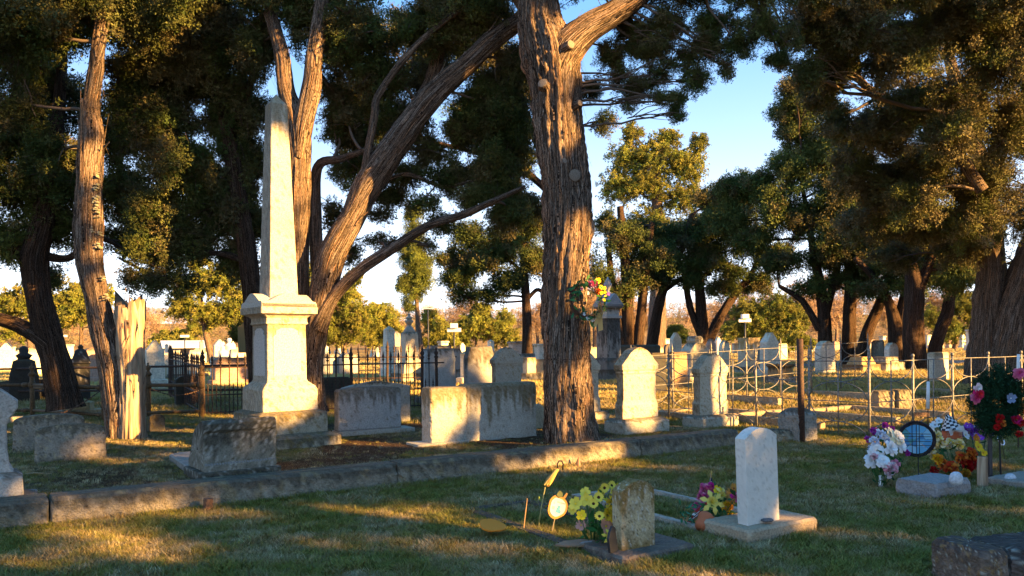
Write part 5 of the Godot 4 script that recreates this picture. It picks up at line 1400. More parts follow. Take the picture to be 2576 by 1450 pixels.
func far_trees():
	var q: Vector3 = on_ground(Vector3(-5.721, 1.186, -48.000))
	tree("cypress", "tall narrow cypress lit by the sun, seen above the iron picket fence", "tree", q,
		[[[[Vector3(-5.582, 0.699, -48.000), 0.266], [Vector3(-5.662, 2.032, -48.000), 0.194], [Vector3(-5.741, 3.487, -48.000), 0.145], [Vector3(-5.811, 5.667, -48.000), 0.097], [Vector3(-5.879, 8.090, -48.000), 0.073]], "trunk", 14, {step = 0.3}]],
		[[Vector3(-5.909, 9.544, -48.000), Vector3(0.82, 0.82, 0.82), 130],
		[Vector3(-5.876, 8.332, -48.000), Vector3(0.97, 1.07, 1.02), 170],
		[Vector3(-5.891, 7.121, -48.000), Vector3(1.07, 1.07, 1.07), 190],
		[Vector3(-5.954, 5.911, -48.000), Vector3(1.16, 1.07, 1.11), 200],
		[Vector3(-5.967, 4.821, -48.000), Vector3(1.07, 0.82, 0.94), 140],
		[Vector3(-5.472, 5.663, -48.000), Vector3(0.87, 0.97, 0.92), 120],
		[Vector3(-6.444, 5.433, -48.000), Vector3(0.73, 0.97, 0.85), 100],
		[Vector3(-6.220, 3.977, -48.000), Vector3(0.63, 0.63, 0.63), 60],
		[Vector3(-5.364, 6.631, -48.000), Vector3(0.73, 0.97, 0.85), 100],
		[Vector3(-6.472, 7.129, -48.000), Vector3(0.53, 0.97, 0.75), 70]],
		{seed = 41, far = true, size = 0.5, gap = 0.02, tints = [LITGREEN, OLIVE], twigs = 2, branch = 0.04, full = 1.6})
	var k := 0
	for e in [
		["round sunlit yellow green juniper beyond the grove, above the fence", Vector3(11.310, 0.367, -62.000), 62, [[Vector3(11.501, 16.006, -62.000), Vector3(3.44, 2.19, 2.82), 360],
		[Vector3(8.998, 16.037, -62.000), Vector3(2.19, 1.88, 2.03), 200],
		[Vector3(13.995, 15.350, -62.000), Vector3(2.19, 2.19, 2.19), 240],
		[Vector3(10.536, 13.828, -62.000), Vector3(3.44, 1.88, 2.66), 300],
		[Vector3(13.652, 12.852, -62.000), Vector3(2.50, 1.88, 2.19), 220],
		[Vector3(8.659, 13.851, -62.000), Vector3(2.19, 1.88, 2.03), 200],
		[Vector3(12.458, 17.559, -62.000), Vector3(1.56, 0.94, 1.25), 110],
		[Vector3(9.647, 17.906, -62.000), Vector3(1.25, 1.25, 1.25), 90],
		[Vector3(14.957, 17.216, -62.000), Vector3(0.94, 1.25, 1.09), 70],
		[Vector3(11.127, 11.006, -62.000), Vector3(3.44, 1.88, 2.66), 240]]],
		["sunlit yellow green juniper between the broken trunk and the obelisk", Vector3(-17.363, 1.464, -46.000), 46, [[Vector3(-18.246, 5.188, -46.000), Vector3(1.62, 1.39, 1.51), 240],
		[Vector3(-16.848, 5.636, -46.000), Vector3(1.62, 1.39, 1.51), 260],
		[Vector3(-15.937, 4.232, -46.000), Vector3(1.39, 1.39, 1.39), 220],
		[Vector3(-19.189, 4.039, -46.000), Vector3(1.39, 1.16, 1.28), 180],
		[Vector3(-17.338, 3.553, -46.000), Vector3(1.86, 1.16, 1.51), 240],
		[Vector3(-15.685, 5.853, -46.000), Vector3(0.93, 1.16, 1.04), 130],
		[Vector3(-18.229, 6.581, -46.000), Vector3(0.93, 0.93, 0.93), 90],
		[Vector3(-15.252, 3.295, -46.000), Vector3(0.93, 1.16, 1.04), 130]]],
		["sunlit bushy juniper just right of the leaning limb's foot", Vector3(-12.660, 1.149, -60.000), 60, [[Vector3(-12.607, 5.538, -60.000), Vector3(1.82, 1.82, 1.82), 220],
		[Vector3(-13.541, 3.431, -60.000), Vector3(1.82, 1.51, 1.66), 190],
		[Vector3(-11.721, 3.711, -60.000), Vector3(1.51, 1.82, 1.66), 190],
		[Vector3(-11.987, 6.742, -60.000), Vector3(0.91, 0.91, 0.91), 70],
		[Vector3(-14.128, 4.951, -60.000), Vector3(1.21, 1.51, 1.36), 120],
		[Vector3(-13.253, 2.216, -60.000), Vector3(1.82, 0.91, 1.36), 120]]],
		["sunlit round juniper left of the tall cypress", Vector3(-11.592, 1.035, -70.000), 70, [[Vector3(-11.732, 4.039, -70.000), Vector3(2.12, 1.77, 1.94), 220],
		[Vector3(-12.977, 3.348, -70.000), Vector3(1.77, 1.77, 1.77), 170],
		[Vector3(-10.509, 2.965, -70.000), Vector3(1.41, 1.41, 1.41), 120],
		[Vector3(-11.930, 2.276, -70.000), Vector3(2.47, 1.20, 1.84), 170],
		[Vector3(-12.253, 4.752, -70.000), Vector3(1.06, 0.85, 0.95), 60]]],
		["pale green juniper at the far left behind the leaning trunk", Vector3(-30.226, 1.465, -50.000), 50, [[Vector3(-30.944, 4.627, -50.000), Vector3(2.02, 1.51, 1.77), 260],
		[Vector3(-28.677, 4.347, -50.000), Vector3(1.77, 1.51, 1.64), 230],
		[Vector3(-32.208, 4.390, -50.000), Vector3(1.51, 1.51, 1.51), 180],
		[Vector3(-29.667, 5.873, -50.000), Vector3(1.51, 1.01, 1.26), 150],
		[Vector3(-27.406, 5.088, -50.000), Vector3(1.51, 1.26, 1.39), 170],
		[Vector3(-31.473, 2.615, -50.000), Vector3(1.26, 0.76, 1.01), 60]]],
		["pale stemmed juniper left of the broken trunk, trunk lit by the sun", Vector3(-21.861, 1.363, -40.000), 40, [[Vector3(-21.837, 3.381, -40.000), Vector3(1.41, 0.81, 1.11), 200],
		[Vector3(-22.747, 3.190, -40.000), Vector3(1.01, 0.69, 0.85), 110],
		[Vector3(-21.027, 3.572, -40.000), Vector3(0.81, 0.81, 0.81), 110],
		[Vector3(-20.936, 2.764, -40.000), Vector3(0.48, 0.40, 0.44), 34],
		[Vector3(-22.129, 4.191, -40.000), Vector3(1.21, 0.61, 0.91), 130],
		[Vector3(-20.513, 4.374, -40.000), Vector3(0.61, 0.81, 0.71), 60]]],
		["light green bush tree behind the cypress's foot", Vector3(-6.936, 0.739, -75.000), 75, [[Vector3(-6.908, 3.009, -75.000), Vector3(1.89, 1.51, 1.70), 170],
		[Vector3(-7.840, 4.156, -75.000), Vector3(1.29, 1.14, 1.21), 80],
		[Vector3(-5.971, 2.241, -75.000), Vector3(1.51, 1.14, 1.32), 100],
		[Vector3(-7.490, 1.881, -75.000), Vector3(1.89, 0.91, 1.40), 100]]],
		["wide sunlit green tree behind the double topped stone", Vector3(-3.360, 0.834, -80.000), 80, [[Vector3(-3.527, 3.661, -80.000), Vector3(2.83, 1.78, 2.30), 260],
		[Vector3(-5.154, 2.672, -80.000), Vector3(2.02, 1.61, 1.82), 140],
		[Vector3(-1.920, 3.036, -80.000), Vector3(2.02, 1.78, 1.90), 160],
		[Vector3(-0.699, 3.829, -80.000), Vector3(1.37, 1.61, 1.49), 100],
		[Vector3(-3.106, 5.069, -80.000), Vector3(1.78, 0.97, 1.37), 90],
		[Vector3(-0.315, 2.209, -80.000), Vector3(1.61, 1.37, 1.49), 100]]],
		["small round dark green shrub alone between two grove trunks", Vector3(17.657, 0.526, -85.000), 85, [[Vector3(17.683, 2.628, -85.000), Vector3(1.37, 1.12, 1.24), 190],
		[Vector3(17.247, 2.033, -85.000), Vector3(1.29, 0.77, 1.03), 90],
		[Vector3(18.319, 2.020, -85.000), Vector3(1.03, 0.77, 0.90), 70]]],
		["clipped yellow green hedge shrub behind the round pedestal", Vector3(17.699, 0.627, -50.000), 50, [[Vector3(16.953, 1.519, -50.000), Vector3(0.76, 0.50, 0.63), 130],
		[Vector3(17.965, 1.759, -50.000), Vector3(0.86, 0.55, 0.71), 150],
		[Vector3(18.718, 1.447, -50.000), Vector3(0.61, 0.50, 0.55), 90],
		[Vector3(17.453, 1.134, -50.000), Vector3(1.26, 0.40, 0.83), 120]]],
		["mixed green tree behind the name sign at right", Vector3(22.311, 0.621, -70.000), 70, [[Vector3(20.939, 3.993, -70.000), Vector3(2.12, 2.12, 2.12), 230],
		[Vector3(23.415, 4.316, -70.000), Vector3(2.12, 2.12, 2.12), 230],
		[Vector3(21.981, 2.568, -70.000), Vector3(2.47, 1.41, 1.94), 200],
		[Vector3(25.172, 3.588, -70.000), Vector3(1.77, 1.77, 1.77), 170],
		[Vector3(19.509, 2.598, -70.000), Vector3(1.41, 1.41, 1.41), 100],
		[Vector3(23.747, 2.546, -70.000), Vector3(2.12, 1.41, 1.77), 150]]],
		["green tree far behind the crooked trunk at right", Vector3(33.655, 0.735, -60.000), 60, [[Vector3(34.305, 4.360, -60.000), Vector3(1.51, 1.82, 1.66), 200],
		[Vector3(33.371, 2.252, -60.000), Vector3(1.51, 1.51, 1.51), 150],
		[Vector3(35.198, 3.138, -60.000), Vector3(1.03, 1.82, 1.42), 120],
		[Vector3(31.868, 3.178, -60.000), Vector3(1.21, 1.51, 1.36), 100]]],
		["sunlit green tree at the left behind the shed", Vector3(-34.634, 1.619, -80.000), 80, [[Vector3(-35.025, 2.633, -80.000), Vector3(1.61, 0.89, 1.25), 120],
		[Vector3(-35.838, 2.159, -80.000), Vector3(1.37, 0.65, 1.01), 70],
		[Vector3(-33.810, 3.022, -80.000), Vector3(0.97, 0.81, 0.89), 50],
		[Vector3(-32.190, 3.406, -80.000), Vector3(1.21, 1.37, 1.29), 90]]],
		["dark green tree behind the white statue", Vector3(-21.583, 1.364, -66.000), 66, [[Vector3(-21.558, 3.362, -66.000), Vector3(2.00, 2.00, 2.00), 200],
		[Vector3(-19.885, 4.008, -66.000), Vector3(2.00, 2.33, 2.16), 200],
		[Vector3(-22.898, 2.712, -66.000), Vector3(1.33, 1.33, 1.33), 100],
		[Vector3(-18.233, 2.988, -66.000), Vector3(1.66, 2.00, 1.83), 150]]],
		["olive tree in the gap between the stems behind the obelisk", Vector3(-16.087, 1.151, -64.000), 64, [[Vector3(-16.014, 7.124, -64.000), Vector3(1.29, 1.94, 1.61), 120],
		[Vector3(-15.668, 9.057, -64.000), Vector3(0.77, 1.29, 1.03), 60],
		[Vector3(-16.377, 3.899, -64.000), Vector3(1.29, 1.94, 1.61), 130],
		[Vector3(-18.928, 6.514, -64.000), Vector3(1.61, 1.94, 1.78), 130]]],
	]:
		k += 1
		var base: Vector3 = on_ground(e[1])
		var b0: Vector3 = e[3][0][0]
		var hgt := b0.y - base.y
		var stems := [[[[base - Vector3(0, 0.3, 0), hgt * 0.055], [base.lerp(b0, 0.4) + Vector3(r(-0.3, 0.3), 0, 0), hgt * 0.04], [b0, hgt * 0.02]], "trunk", 12, {step = 0.5}]]
		var dark := k in [9, 14]
		tree("far_juniper", e[0], "tree", base, stems, e[3], {seed = 60 + k, far = true, kind = "broad", size = e[2] * 0.0075, gap = 0.04, gap_size = e[2] * 0.02, tints = [GREEN * 1.5, OLIVE] if dark else [LITGREEN, Color(0.27, 0.24, 0.05), OLIVE], twigs = 4, branch = 0.09, full = 4.0, group = "sunlit trees beyond the graves"})
	# bare winter trees below the sky
	for e in [[-40, 120], [-62, 130], [-25, 118], [-8, 125], [4, 122], [18, 116], [30, 120], [46, 112], [58, 120], [-80, 140], [12, 100], [52, 95], [24, 78], [36, 84], [-52, 110], [-34, 105], [-22, 92], [9, 86], [30, 76]]:
		k += 1
		var base := on_ground(Vector3(e[0], 0, -e[1]))
		var hh := r(6.5, 9.0)
		var bl := []
		for i in 7: bl.append([base + Vector3(r(-2.6, 2.6), hh * r(0.5, 0.9), r(-2, 2)), Vector3(2.2, 1.9, 2.0), 34])
		tree("bare_tree", "leafless brown winter tree among others on the far edge of the cemetery", "tree", base, [[[[base - Vector3(0, 0.3, 0), 0.28], [base + Vector3(r(-0.5, 0.5), hh * 0.4, 0), 0.2], [base + Vector3(r(-1, 1), hh * 0.85, 0), 0.06]], "trunk", 8, {step = 1.0}]], bl, {seed = 90 + k, far = true, kind = "twigs", size = 2.3, gap = 0.0, tints = [Color(0.24, 0.15, 0.085), Color(0.30, 0.20, 0.12)], twigs = 5, branch = 0.1, group = "bare trees at the far edge"})
	var xf := []
	var tint := []
	for i in 5200:
		var d := r(135, 290)
		var x := r(-0.72, 0.72) * d
		var y := gh(x, -d)
		var s := r(2.6, 5.0)
		xf.append(Transform3D(Basis.from_euler(Vector3(r(-0.5, 0.5), r(0, TAU), r(-0.5, 0.5))).scaled(Vector3(s, s, s)), Vector3(x, y + r(0.5, 4.5), -d)))
		var c := mixc(Color(0.22, 0.15, 0.085), Color(0.28, 0.20, 0.12), rng.randf()) if rng.randf() < 0.75 else Color(0.10, 0.10, 0.035)
		c = c * r(0.8, 1.2)
		c.a = 1
		tint.append(c)
	tag(many("winter_wood", spray_mesh("twigs"), M.leaf, xf, tint, self), "brown leafless wood covering the low hill at the horizon", "wood")

func shade_trees():  # unseen trees, their sprays left out where chosen sunbeams must pass
	var k := 0
	for e in [[3.2, 12.0, 8.6], [7.3, 13.0, 9.4], [10.75, 12.4, 9.6], [14.6, 13.4, 9.4], [5.7, 18.0, 12.5], [10.8, 18.6, 13.0], [14.2, 18.2, 12.5], [2.6, 19.0, 12.0]]:
		k += 1
		var x: float = e[0] * cos(SUN_TURN) + e[1] * sin(SUN_TURN)
		var z: float = -e[0] * sin(SUN_TURN) + e[1] * cos(SUN_TURN)
		var base := on_ground(Vector3(x, 0, z))
		var bl := []
		var hh: float = e[2]
		for i in 40:
			var a := r(0, TAU)
			var q := sqrt(rng.randf()) * 2.3
			var y := r(2.7, hh + 3.6)
			var sq := 1.0 - 0.3 * ss(hh, hh + 4.0, y)
			bl.append([base + Vector3(cos(a) * q * sq, y, sin(a) * q * sq), Vector3(0.95, 0.8, 0.95), 210])
		tree("near_juniper", "juniper out of view right of the camera, crown cut to let chosen sunbeams through", "tree", base, [[[[base - Vector3(0, 0.2, 0), 0.32], [base + Vector3(0.1, 2.5, 0.1), 0.26], [base + Vector3(0, hh, 0), 0.14], [base + Vector3(0, hh + 2.5, 0), 0.05]], "trunk", 24, {step = 0.15}]], bl, {seed = 120 + k, size = 0.5, gap = 0.02, tints = [GREEN, BROWN, OLIVE], twigs = 1, branch = 0.02, group = "junipers that shade the plot"})

# ---------------------------------------------------------------- graves
func from_left(p: Vector3, hx: float, hz: float) -> Vector3:
	return p + RV * hx - NV * hz

func from_right(p: Vector3, hx: float, hz: float) -> Vector3:
	return p - RV * hx - NV * hz

# pieces: [part name, rows, options, height it starts at, x, z]
func grave(called: String, label: String, cat: String, at: Vector3, pieces: Array, turn := ROW, group := "", m: Material = null) -> Node3D:
	var t := thing(called, label, cat, at, turn, group)
	for e in pieces:
		var n := part(e[0], loft(e[1], e[2]).done(), m if m else M.stone, t, Transform3D(Basis.IDENTITY, Vector3(e[4] if e.size() > 4 else 0.0, e[3] if e.size() > 3 else 0.0, e[5] if e.size() > 5 else 0.0)))
		if e.size() > 6: n.rotation = e[6]
	return t

func block(w: float, h: float, d: float, y0 := -0.08) -> Array:
	return [[y0, w, d], [h, w, d]]

const PALE := Color(0.52, 0.48, 0.40)
const LIME := Color(0.46, 0.44, 0.38)
const GREYST := Color(0.34, 0.345, 0.35)
const DARKST := Color(0.10, 0.10, 0.10)
const MOSS := Color(0.20, 0.14, 0.045)
const GRIME := Color(0.075, 0.062, 0.045)

func obelisk():
	var t := thing("obelisk", "tall pale stone obelisk on a stepped pedestal, brightly lit, in front of the spreading juniper", "monument", Vector3(-3.344, 0.2, -11.32), 0.67)
	var lo := {base = Color(0.36, 0.33, 0.26), stain = GRIME, drip = 0.2, lichen = Color(0.17, 0.13, 0.05), lichen_much = 0.34, lichen_size = 9.0, rough = 0.006, chamfer = 0.015, seed = 1.0, mottle = 0.25}
	part("step", loft([[-0.1, 0.645, 0.645], [0.13, 0.64, 0.64], [0.19, 0.52, 0.52]], lo).done(), M.stone, t)
	lo = lo.duplicate()
	lo.seed = 2.0
	lo.drip = 0.12
	part("plinth", loft([[0.19, 0.505, 0.505], [0.46, 0.50, 0.50], [0.50, 0.41, 0.41]], lo).done(), M.stone, t)
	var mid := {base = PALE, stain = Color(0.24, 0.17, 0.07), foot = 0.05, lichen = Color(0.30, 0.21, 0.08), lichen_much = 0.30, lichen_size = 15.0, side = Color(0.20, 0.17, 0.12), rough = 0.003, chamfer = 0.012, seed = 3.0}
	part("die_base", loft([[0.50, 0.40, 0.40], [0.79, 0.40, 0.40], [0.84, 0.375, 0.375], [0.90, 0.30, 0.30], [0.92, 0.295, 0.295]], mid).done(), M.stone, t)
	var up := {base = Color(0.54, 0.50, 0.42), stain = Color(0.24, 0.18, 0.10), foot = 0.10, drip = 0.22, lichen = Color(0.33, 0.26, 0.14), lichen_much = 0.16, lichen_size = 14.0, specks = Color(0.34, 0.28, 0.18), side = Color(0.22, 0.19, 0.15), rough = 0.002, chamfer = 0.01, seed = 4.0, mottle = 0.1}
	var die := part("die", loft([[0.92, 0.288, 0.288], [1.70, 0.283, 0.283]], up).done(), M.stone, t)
	for k in 4:
		var pb := MB.new()
		pb.color = Color(0.52, 0.49, 0.43)
		var poly := PackedVector2Array([Vector2(-0.20, 0.99), Vector2(0.20, 0.99), Vector2(0.20, 1.54), Vector2(0.16, 1.57), Vector2(0.16, 1.62), Vector2(0.08, 1.66), Vector2(-0.08, 1.66), Vector2(-0.16, 1.62), Vector2(-0.16, 1.57), Vector2(-0.20, 1.54)])
		pb.plate(poly, 0.27, 0.294)
		part("panel", pb.done(), M.stone, die, Transform3D(Basis.from_euler(Vector3(0, k * PI / 2, 0)), Vector3.ZERO))
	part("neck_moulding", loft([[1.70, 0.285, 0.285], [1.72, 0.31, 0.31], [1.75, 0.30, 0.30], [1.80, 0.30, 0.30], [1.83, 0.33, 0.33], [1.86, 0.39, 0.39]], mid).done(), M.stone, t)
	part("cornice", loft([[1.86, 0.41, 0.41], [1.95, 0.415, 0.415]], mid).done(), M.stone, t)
	for k in 2:
		var gb := MB.new()
		gb.color = Color(0.50, 0.46, 0.38)
		var gable := PackedVector2Array([Vector2(-0.40, 1.95), Vector2(0.40, 1.95), Vector2(0.40, 2.0), Vector2(0.36, 2.03), Vector2(0.29, 2.035), Vector2(0.24, 2.06), Vector2(0.14, 2.115), Vector2(0.06, 2.145), Vector2(0.0, 2.15), Vector2(-0.06, 2.145), Vector2(-0.14, 2.115), Vector2(-0.24, 2.06), Vector2(-0.29, 2.035), Vector2(-0.36, 2.03), Vector2(-0.40, 2.0)])
		gb.plate(gable, -0.40 + k * 0.004, 0.40 - k * 0.004)
		part("gable", gb.done(), M.stone, t, Transform3D(Basis.from_euler(Vector3(0, k * PI / 2, 0)), Vector3(0, -0.001 * k, 0)))
	var sh := up.duplicate()
	sh.base = Color(0.56, 0.52, 0.44)
	sh.drip = 0.55
	sh.stain = Color(0.30, 0.25, 0.17)
	sh.foot = 0.0
	sh.erase("foot")
	sh.step = 0.05
	part("shaft", loft([[2.0, 0.212, 0.212], [2.12, 0.208, 0.208], [4.86, 0.120, 0.120], [5.01, 0.012, 0.012]], sh).done(), M.stone, t)

func gothic_rows(hx: float, hz: float, s: float) -> Array:
	var w := hx / 0.365
	var rows := []
	for e in [[0.0, 0.365, 0.0], [0.215, 0.365, 0.0], [0.235, 0.355, -0.004], [0.30, 0.334, -0.012], [0.69, 0.334, -0.012], [0.715, 0.352, 0.0], [0.735, 0.345, -0.004], [0.765, 0.368, 0.012], [0.838, 0.372, 0.014], [0.875, 0.335, 0.012], [0.926, 0.283, 0.012], [0.98, 0.238, 0.012], [1.03, 0.186, 0.01], [1.07, 0.128, 0.01], [1.095, 0.075, 0.008], [1.11, 0.018, 0.0]]:
		rows.append([e[0] * s, e[1] * w, hz + e[2]])
	return rows

func gothic(label: String, at: Vector3, sd: float, s: float, base_col: Color, turn := ROW, cat := "headstone"):
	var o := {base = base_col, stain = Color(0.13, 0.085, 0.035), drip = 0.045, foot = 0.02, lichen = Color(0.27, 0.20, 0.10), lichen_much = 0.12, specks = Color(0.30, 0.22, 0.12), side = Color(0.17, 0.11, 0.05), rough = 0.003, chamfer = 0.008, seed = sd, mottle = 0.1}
	return grave("gothic_headstone", label, cat, at, [
		["base", [[-0.1, 0.45 * s, 0.26 * s], [0.17 * s, 0.45 * s, 0.26 * s], [0.22 * s, 0.39 * s, 0.18 * s]], {base = LIME, stain = GRIME, drip = 0.05, lichen = MOSS, lichen_much = 0.2, rough = 0.005, chamfer = 0.012, seed = sd + 4.0}],
		["tablet", gothic_rows(0.365 * s, 0.095 * s, s), o, 0.21 * s]], turn)

func slant_headstone():
	var fl: Vector3 = Vector3(-3.266, 0.200, -8.120)
	var t := thing("slant_headstone", "dark weathered headstone with a curved sloping back, on a base before the obelisk", "headstone", from_left(fl, 0.43, 0.33), 0.64)
	var o := {base = Color(0.19, 0.185, 0.16), stain = Color(0.045, 0.042, 0.033), drip = 0.3, foot = 0.04, lichen = Color(0.38, 0.38, 0.36), lichen_much = 0.3, lichen_size = 18.0, specks = Color(0.09, 0.075, 0.04), rough = 0.004, chamfer = 0.012, mottle = 0.4, seed = 8.0}
	part("base", loft([[-0.1, 0.43, 0.33], [0.085, 0.43, 0.33], [0.10, 0.42, 0.32]], o).done(), M.stone, t)
	# side outline, from the front foot up and over the curved back
	var side := [[0.30, 0.10], [0.30, 0.16], [0.285, 0.19], [0.285, 0.50], [0.305, 0.53], [0.31, 0.60], [0.27, 0.635], [0.17, 0.63], [0.06, 0.58], [-0.07, 0.52], [-0.16, 0.42], [-0.20, 0.31], [-0.26, 0.23], [-0.31, 0.18], [-0.31, 0.10]]
	var fine := []
	for i in side.size():
		var a: Array = side[i]
		var c: Array = side[(i + 1) % side.size()]
		var n := maxi(1, int(ceil(Vector2(a[0] - c[0], a[1] - c[1]).length() / 0.03)))
		for k in n: fine.append(Vector2(lerpf(a[0], c[0], float(k) / n), lerpf(a[1], c[1], float(k) / n)))
	var b := MB.new()
	var rings := []
	var cols := []
	for i in 29:
		var x := lerpf(-0.385, 0.385, i / 28.0)
		var inset := 0.012 if i == 0 or i == 28 else 0.0
		if i == 0: x += 0.004
		var ring := []
		var cc := []
		for p in fine:
			var q := Vector3(x, p.y, p.x)
			var m := Vector3(x, 0.33, 0.06)
			q = q + (m - q) * Vector3(0, 1, 1) * inset * 3.0
			q += Vector3(0, nz.get_noise_3dv(q * 9.0), nz.get_noise_3dv(q * 9.0 + Vector3(5, 0, 0))) * 0.004
			ring.append(q)
			cc.append(stone_color(q, 0.635, o))
		rings.append(ring)
		cols.append(cc)
	close_top(rings, cols, func(p): return stone_color(p, 0.635, o))
	rings.reverse()
	cols.reverse()
	close_top(rings, cols, func(p): return stone_color(p, 0.635, o))
	rings.reverse()
	cols.reverse()
	b.skin(rings, cols)
	part("stone", b.done(), M.stone, t)
	var rope := MB.new()
	rope.color = Color(0.24, 0.24, 0.22)
	for i in 26:
		var x := -0.36 + i * 0.0288
		rope.box(Vector3(x - 0.011, 0.165, 0.284), Vector3(x + 0.011, 0.187, 0.298), 0.004)
	part("carved_band", rope.done(), M.stone, t)
	var lg := grave("ledger_slab", "flat grey grave slab with a rounded far end, behind the curved back headstone", "grave slab", from_left(fl, 0.43, 0.33) - NV * 1.05, [["slab", [[-0.06, 0.40, 0.70], [0.055, 0.40, 0.70], [0.07, 0.38, 0.68]], {base = Color(0.27, 0.26, 0.25), stain = GRIME, lichen = Color(0.16, 0.14, 0.10), lichen_much = 0.2, rough = 0.004, chamfer = 0.12, seed = 9.0}]])
	lg.position += Vector3(0, 0.01, 0)

func rough_slab(label: String, at: Vector3, w: float, h: float, lean: float, sd: float, turn := ROW):
	var rows := [[-0.1, w, 0.10], [h * 0.6, w * 0.98, 0.085], [h * 0.86, w * 0.96, 0.075], [h * 0.93, w * 0.82, 0.072], [h * 0.98, w * 0.5, 0.07], [h, w * 0.2, 0.06]]
	var g := grave("rough_slab", label, "headstone", at, [["stone", rows, {base = Color(0.29, 0.25, 0.21), stain = Color(0.10, 0.085, 0.06), drip = 0.14, foot = 0.08, lichen = Color(0.40, 0.32, 0.21), lichen_much = 0.22, specks = Color(0.10, 0.085, 0.07), rough = 0.006, chamfer = 0.02, mottle = 0.3, seed = sd, chips = 0.03, step = 0.02}]], turn)
	g.rotation.x = lean
	return g

func graves_near():
	obelisk()
	slant_headstone()
	# white marble marker
	var mb := Vector3(2.045, 0.0, -6.55)
	var t := grave("marble_headstone", "clean white veined marble headstone on a buff concrete base, near the lily bouquet", "headstone", mb, [
		["base", [[-0.08, 0.425, 0.255], [0.105, 0.42, 0.25], [0.125, 0.405, 0.235]], {base = Color(0.40, 0.33, 0.25), stain = Color(0.22, 0.17, 0.12), foot = 0.03, lichen = Color(0.46, 0.38, 0.28), lichen_much = 0.1, rough = 0.004, chamfer = 0.02, seed = 2.0, chips = 0.02}]])
	var tab := part("tablet", loft(arch(0.19, 0.70, 0.775, 0.053), {base = Color(0.62, 0.62, 0.62), veins = Color(0.22, 0.23, 0.25), specks = Color(0.50, 0.48, 0.44), mottle = 0.05, rough = 0.0006, chamfer = 0.004, seed = 5.0, step = 0.018}).done(), M.marble, t, Transform3D(Basis.from_euler(Vector3(0, 0, 0.03)), Vector3(-0.105, 0.12, 0.075)))
	var peb := MB.new()
	peb.color = Color(0.16, 0.15, 0.15)
	peb.box(Vector3(-0.05, 0, -0.03), Vector3(0.05, 0.026, 0.03), 0.012)
	tag(part("pebble", peb.done(), M.stone, self, Transform3D(Basis.from_euler(Vector3(0, 0.3, 0)), Vector3(2.039, 0.140, -6.350))), "flat dark grey pebble lying on the marble headstone's base", "stone")
	# small mossy marker on its slab
	var sf: Vector3 = Vector3(0.787, 0.070, -5.783)
	var sc := from_left(sf, 0.165, 0.055)
	grave("mossy_headstone", "small arch topped headstone covered in ochre moss, beside the yellow bouquet", "headstone", Vector3(sc.x, 0, sc.z), [
		["slab", [[-0.05, 0.36, 0.27], [0.05, 0.355, 0.265], [0.068, 0.34, 0.25]], {base = Color(0.15, 0.125, 0.11), stain = GRIME, lichen = Color(0.27, 0.23, 0.18), lichen_much = 0.18, rough = 0.008, chamfer = 0.02, seed = 12.0, mottle = 0.3, chips = 0.04}, 0.0, 0.08, -0.06],
		["tablet", arch(0.165, 0.435, 0.505, 0.055), {base = Color(0.44, 0.37, 0.24), stain = Color(0.20, 0.125, 0.03), drip = 0.17, foot = 0.12, lichen = Color(0.56, 0.56, 0.52), lichen_much = 0.2, lichen_size = 24.0, specks = Color(0.12, 0.085, 0.03), mottle = 0.3, rough = 0.003, chamfer = 0.008, seed = 14.0, step = 0.014}, 0.065]])
	var pl := MB.new()
	pl.plate(PackedVector2Array([Vector2(-0.04, 0), Vector2(0.045, 0), Vector2(0.045, 0.17), Vector2(0.02, 0.185), Vector2(-0.02, 0.14), Vector2(-0.04, 0.10)]), -0.01, 0.012)
	tag(part("black_plaque", pl.done(), M.black, self, Transform3D(Basis.from_euler(Vector3(-0.15, ROW + 0.2, 0)), Vector3(0.719, 0.070, -5.732) + Vector3(0, 0, -0.02))), "small black plaque leaning against the left edge of the mossy headstone", "plaque")
	# stones of the obelisk plot
	var wf: Vector3 = Vector3(-2.714, 0.200, -12.260)
	grave("wide_headstone", "wide low grey headstone with dark stain dripping from its top, right of the obelisk", "headstone", from_left(wf, 0.53, 0.10), [
		["base", block(0.62, 0.06, 0.22), {base = Color(0.42, 0.40, 0.36), stain = GRIME, lichen = MOSS, lichen_much = 0.12, rough = 0.004, chamfer = 0.012, seed = 21.0}, 0.0, 0.08, 0.04],
		["tablet", [[0.0, 0.53, 0.10], [0.62, 0.53, 0.10], [0.655, 0.50, 0.095], [0.675, 0.30, 0.09], [0.68, 0.12, 0.085]], {base = Color(0.36, 0.37, 0.38), stain = Color(0.10, 0.09, 0.07), drip = 0.30, foot = 0.03, lichen = Color(0.16, 0.13, 0.08), lichen_much = 0.02, rough = 0.004, chamfer = 0.015, seed = 22.0, mottle = 0.12}, 0.06]])
	var bf: Vector3 = Vector3(-1.860, 0.200, -14.320)
	grave("peaked_headstone", "grey headstone with a low peaked top, half hidden behind the wide stained one", "headstone", from_right(bf, 0.62, 0.10), [["tablet", [[-0.1, 0.62, 0.10], [0.66, 0.62, 0.10], [0.70, 0.46, 0.10], [0.76, 0.06, 0.10]], {base = Color(0.38, 0.37, 0.34), stain = GRIME, drip = 0.06, lichen = MOSS, lichen_much = 0.06, rough = 0.004, chamfer = 0.012, seed = 23.0}]])
	var tf: Vector3 = Vector3(-1.141, 0.200, -10.920)
	var fo := {base = Color(0.43, 0.42, 0.39), stain = Color(0.14, 0.105, 0.045), drip = 0.34, lichen = Color(0.15, 0.12, 0.05), lichen_much = 0.0, rough = 0.006, chamfer = 0.016, seed = 33.0, mottle = 0.14, chips = 0.02}
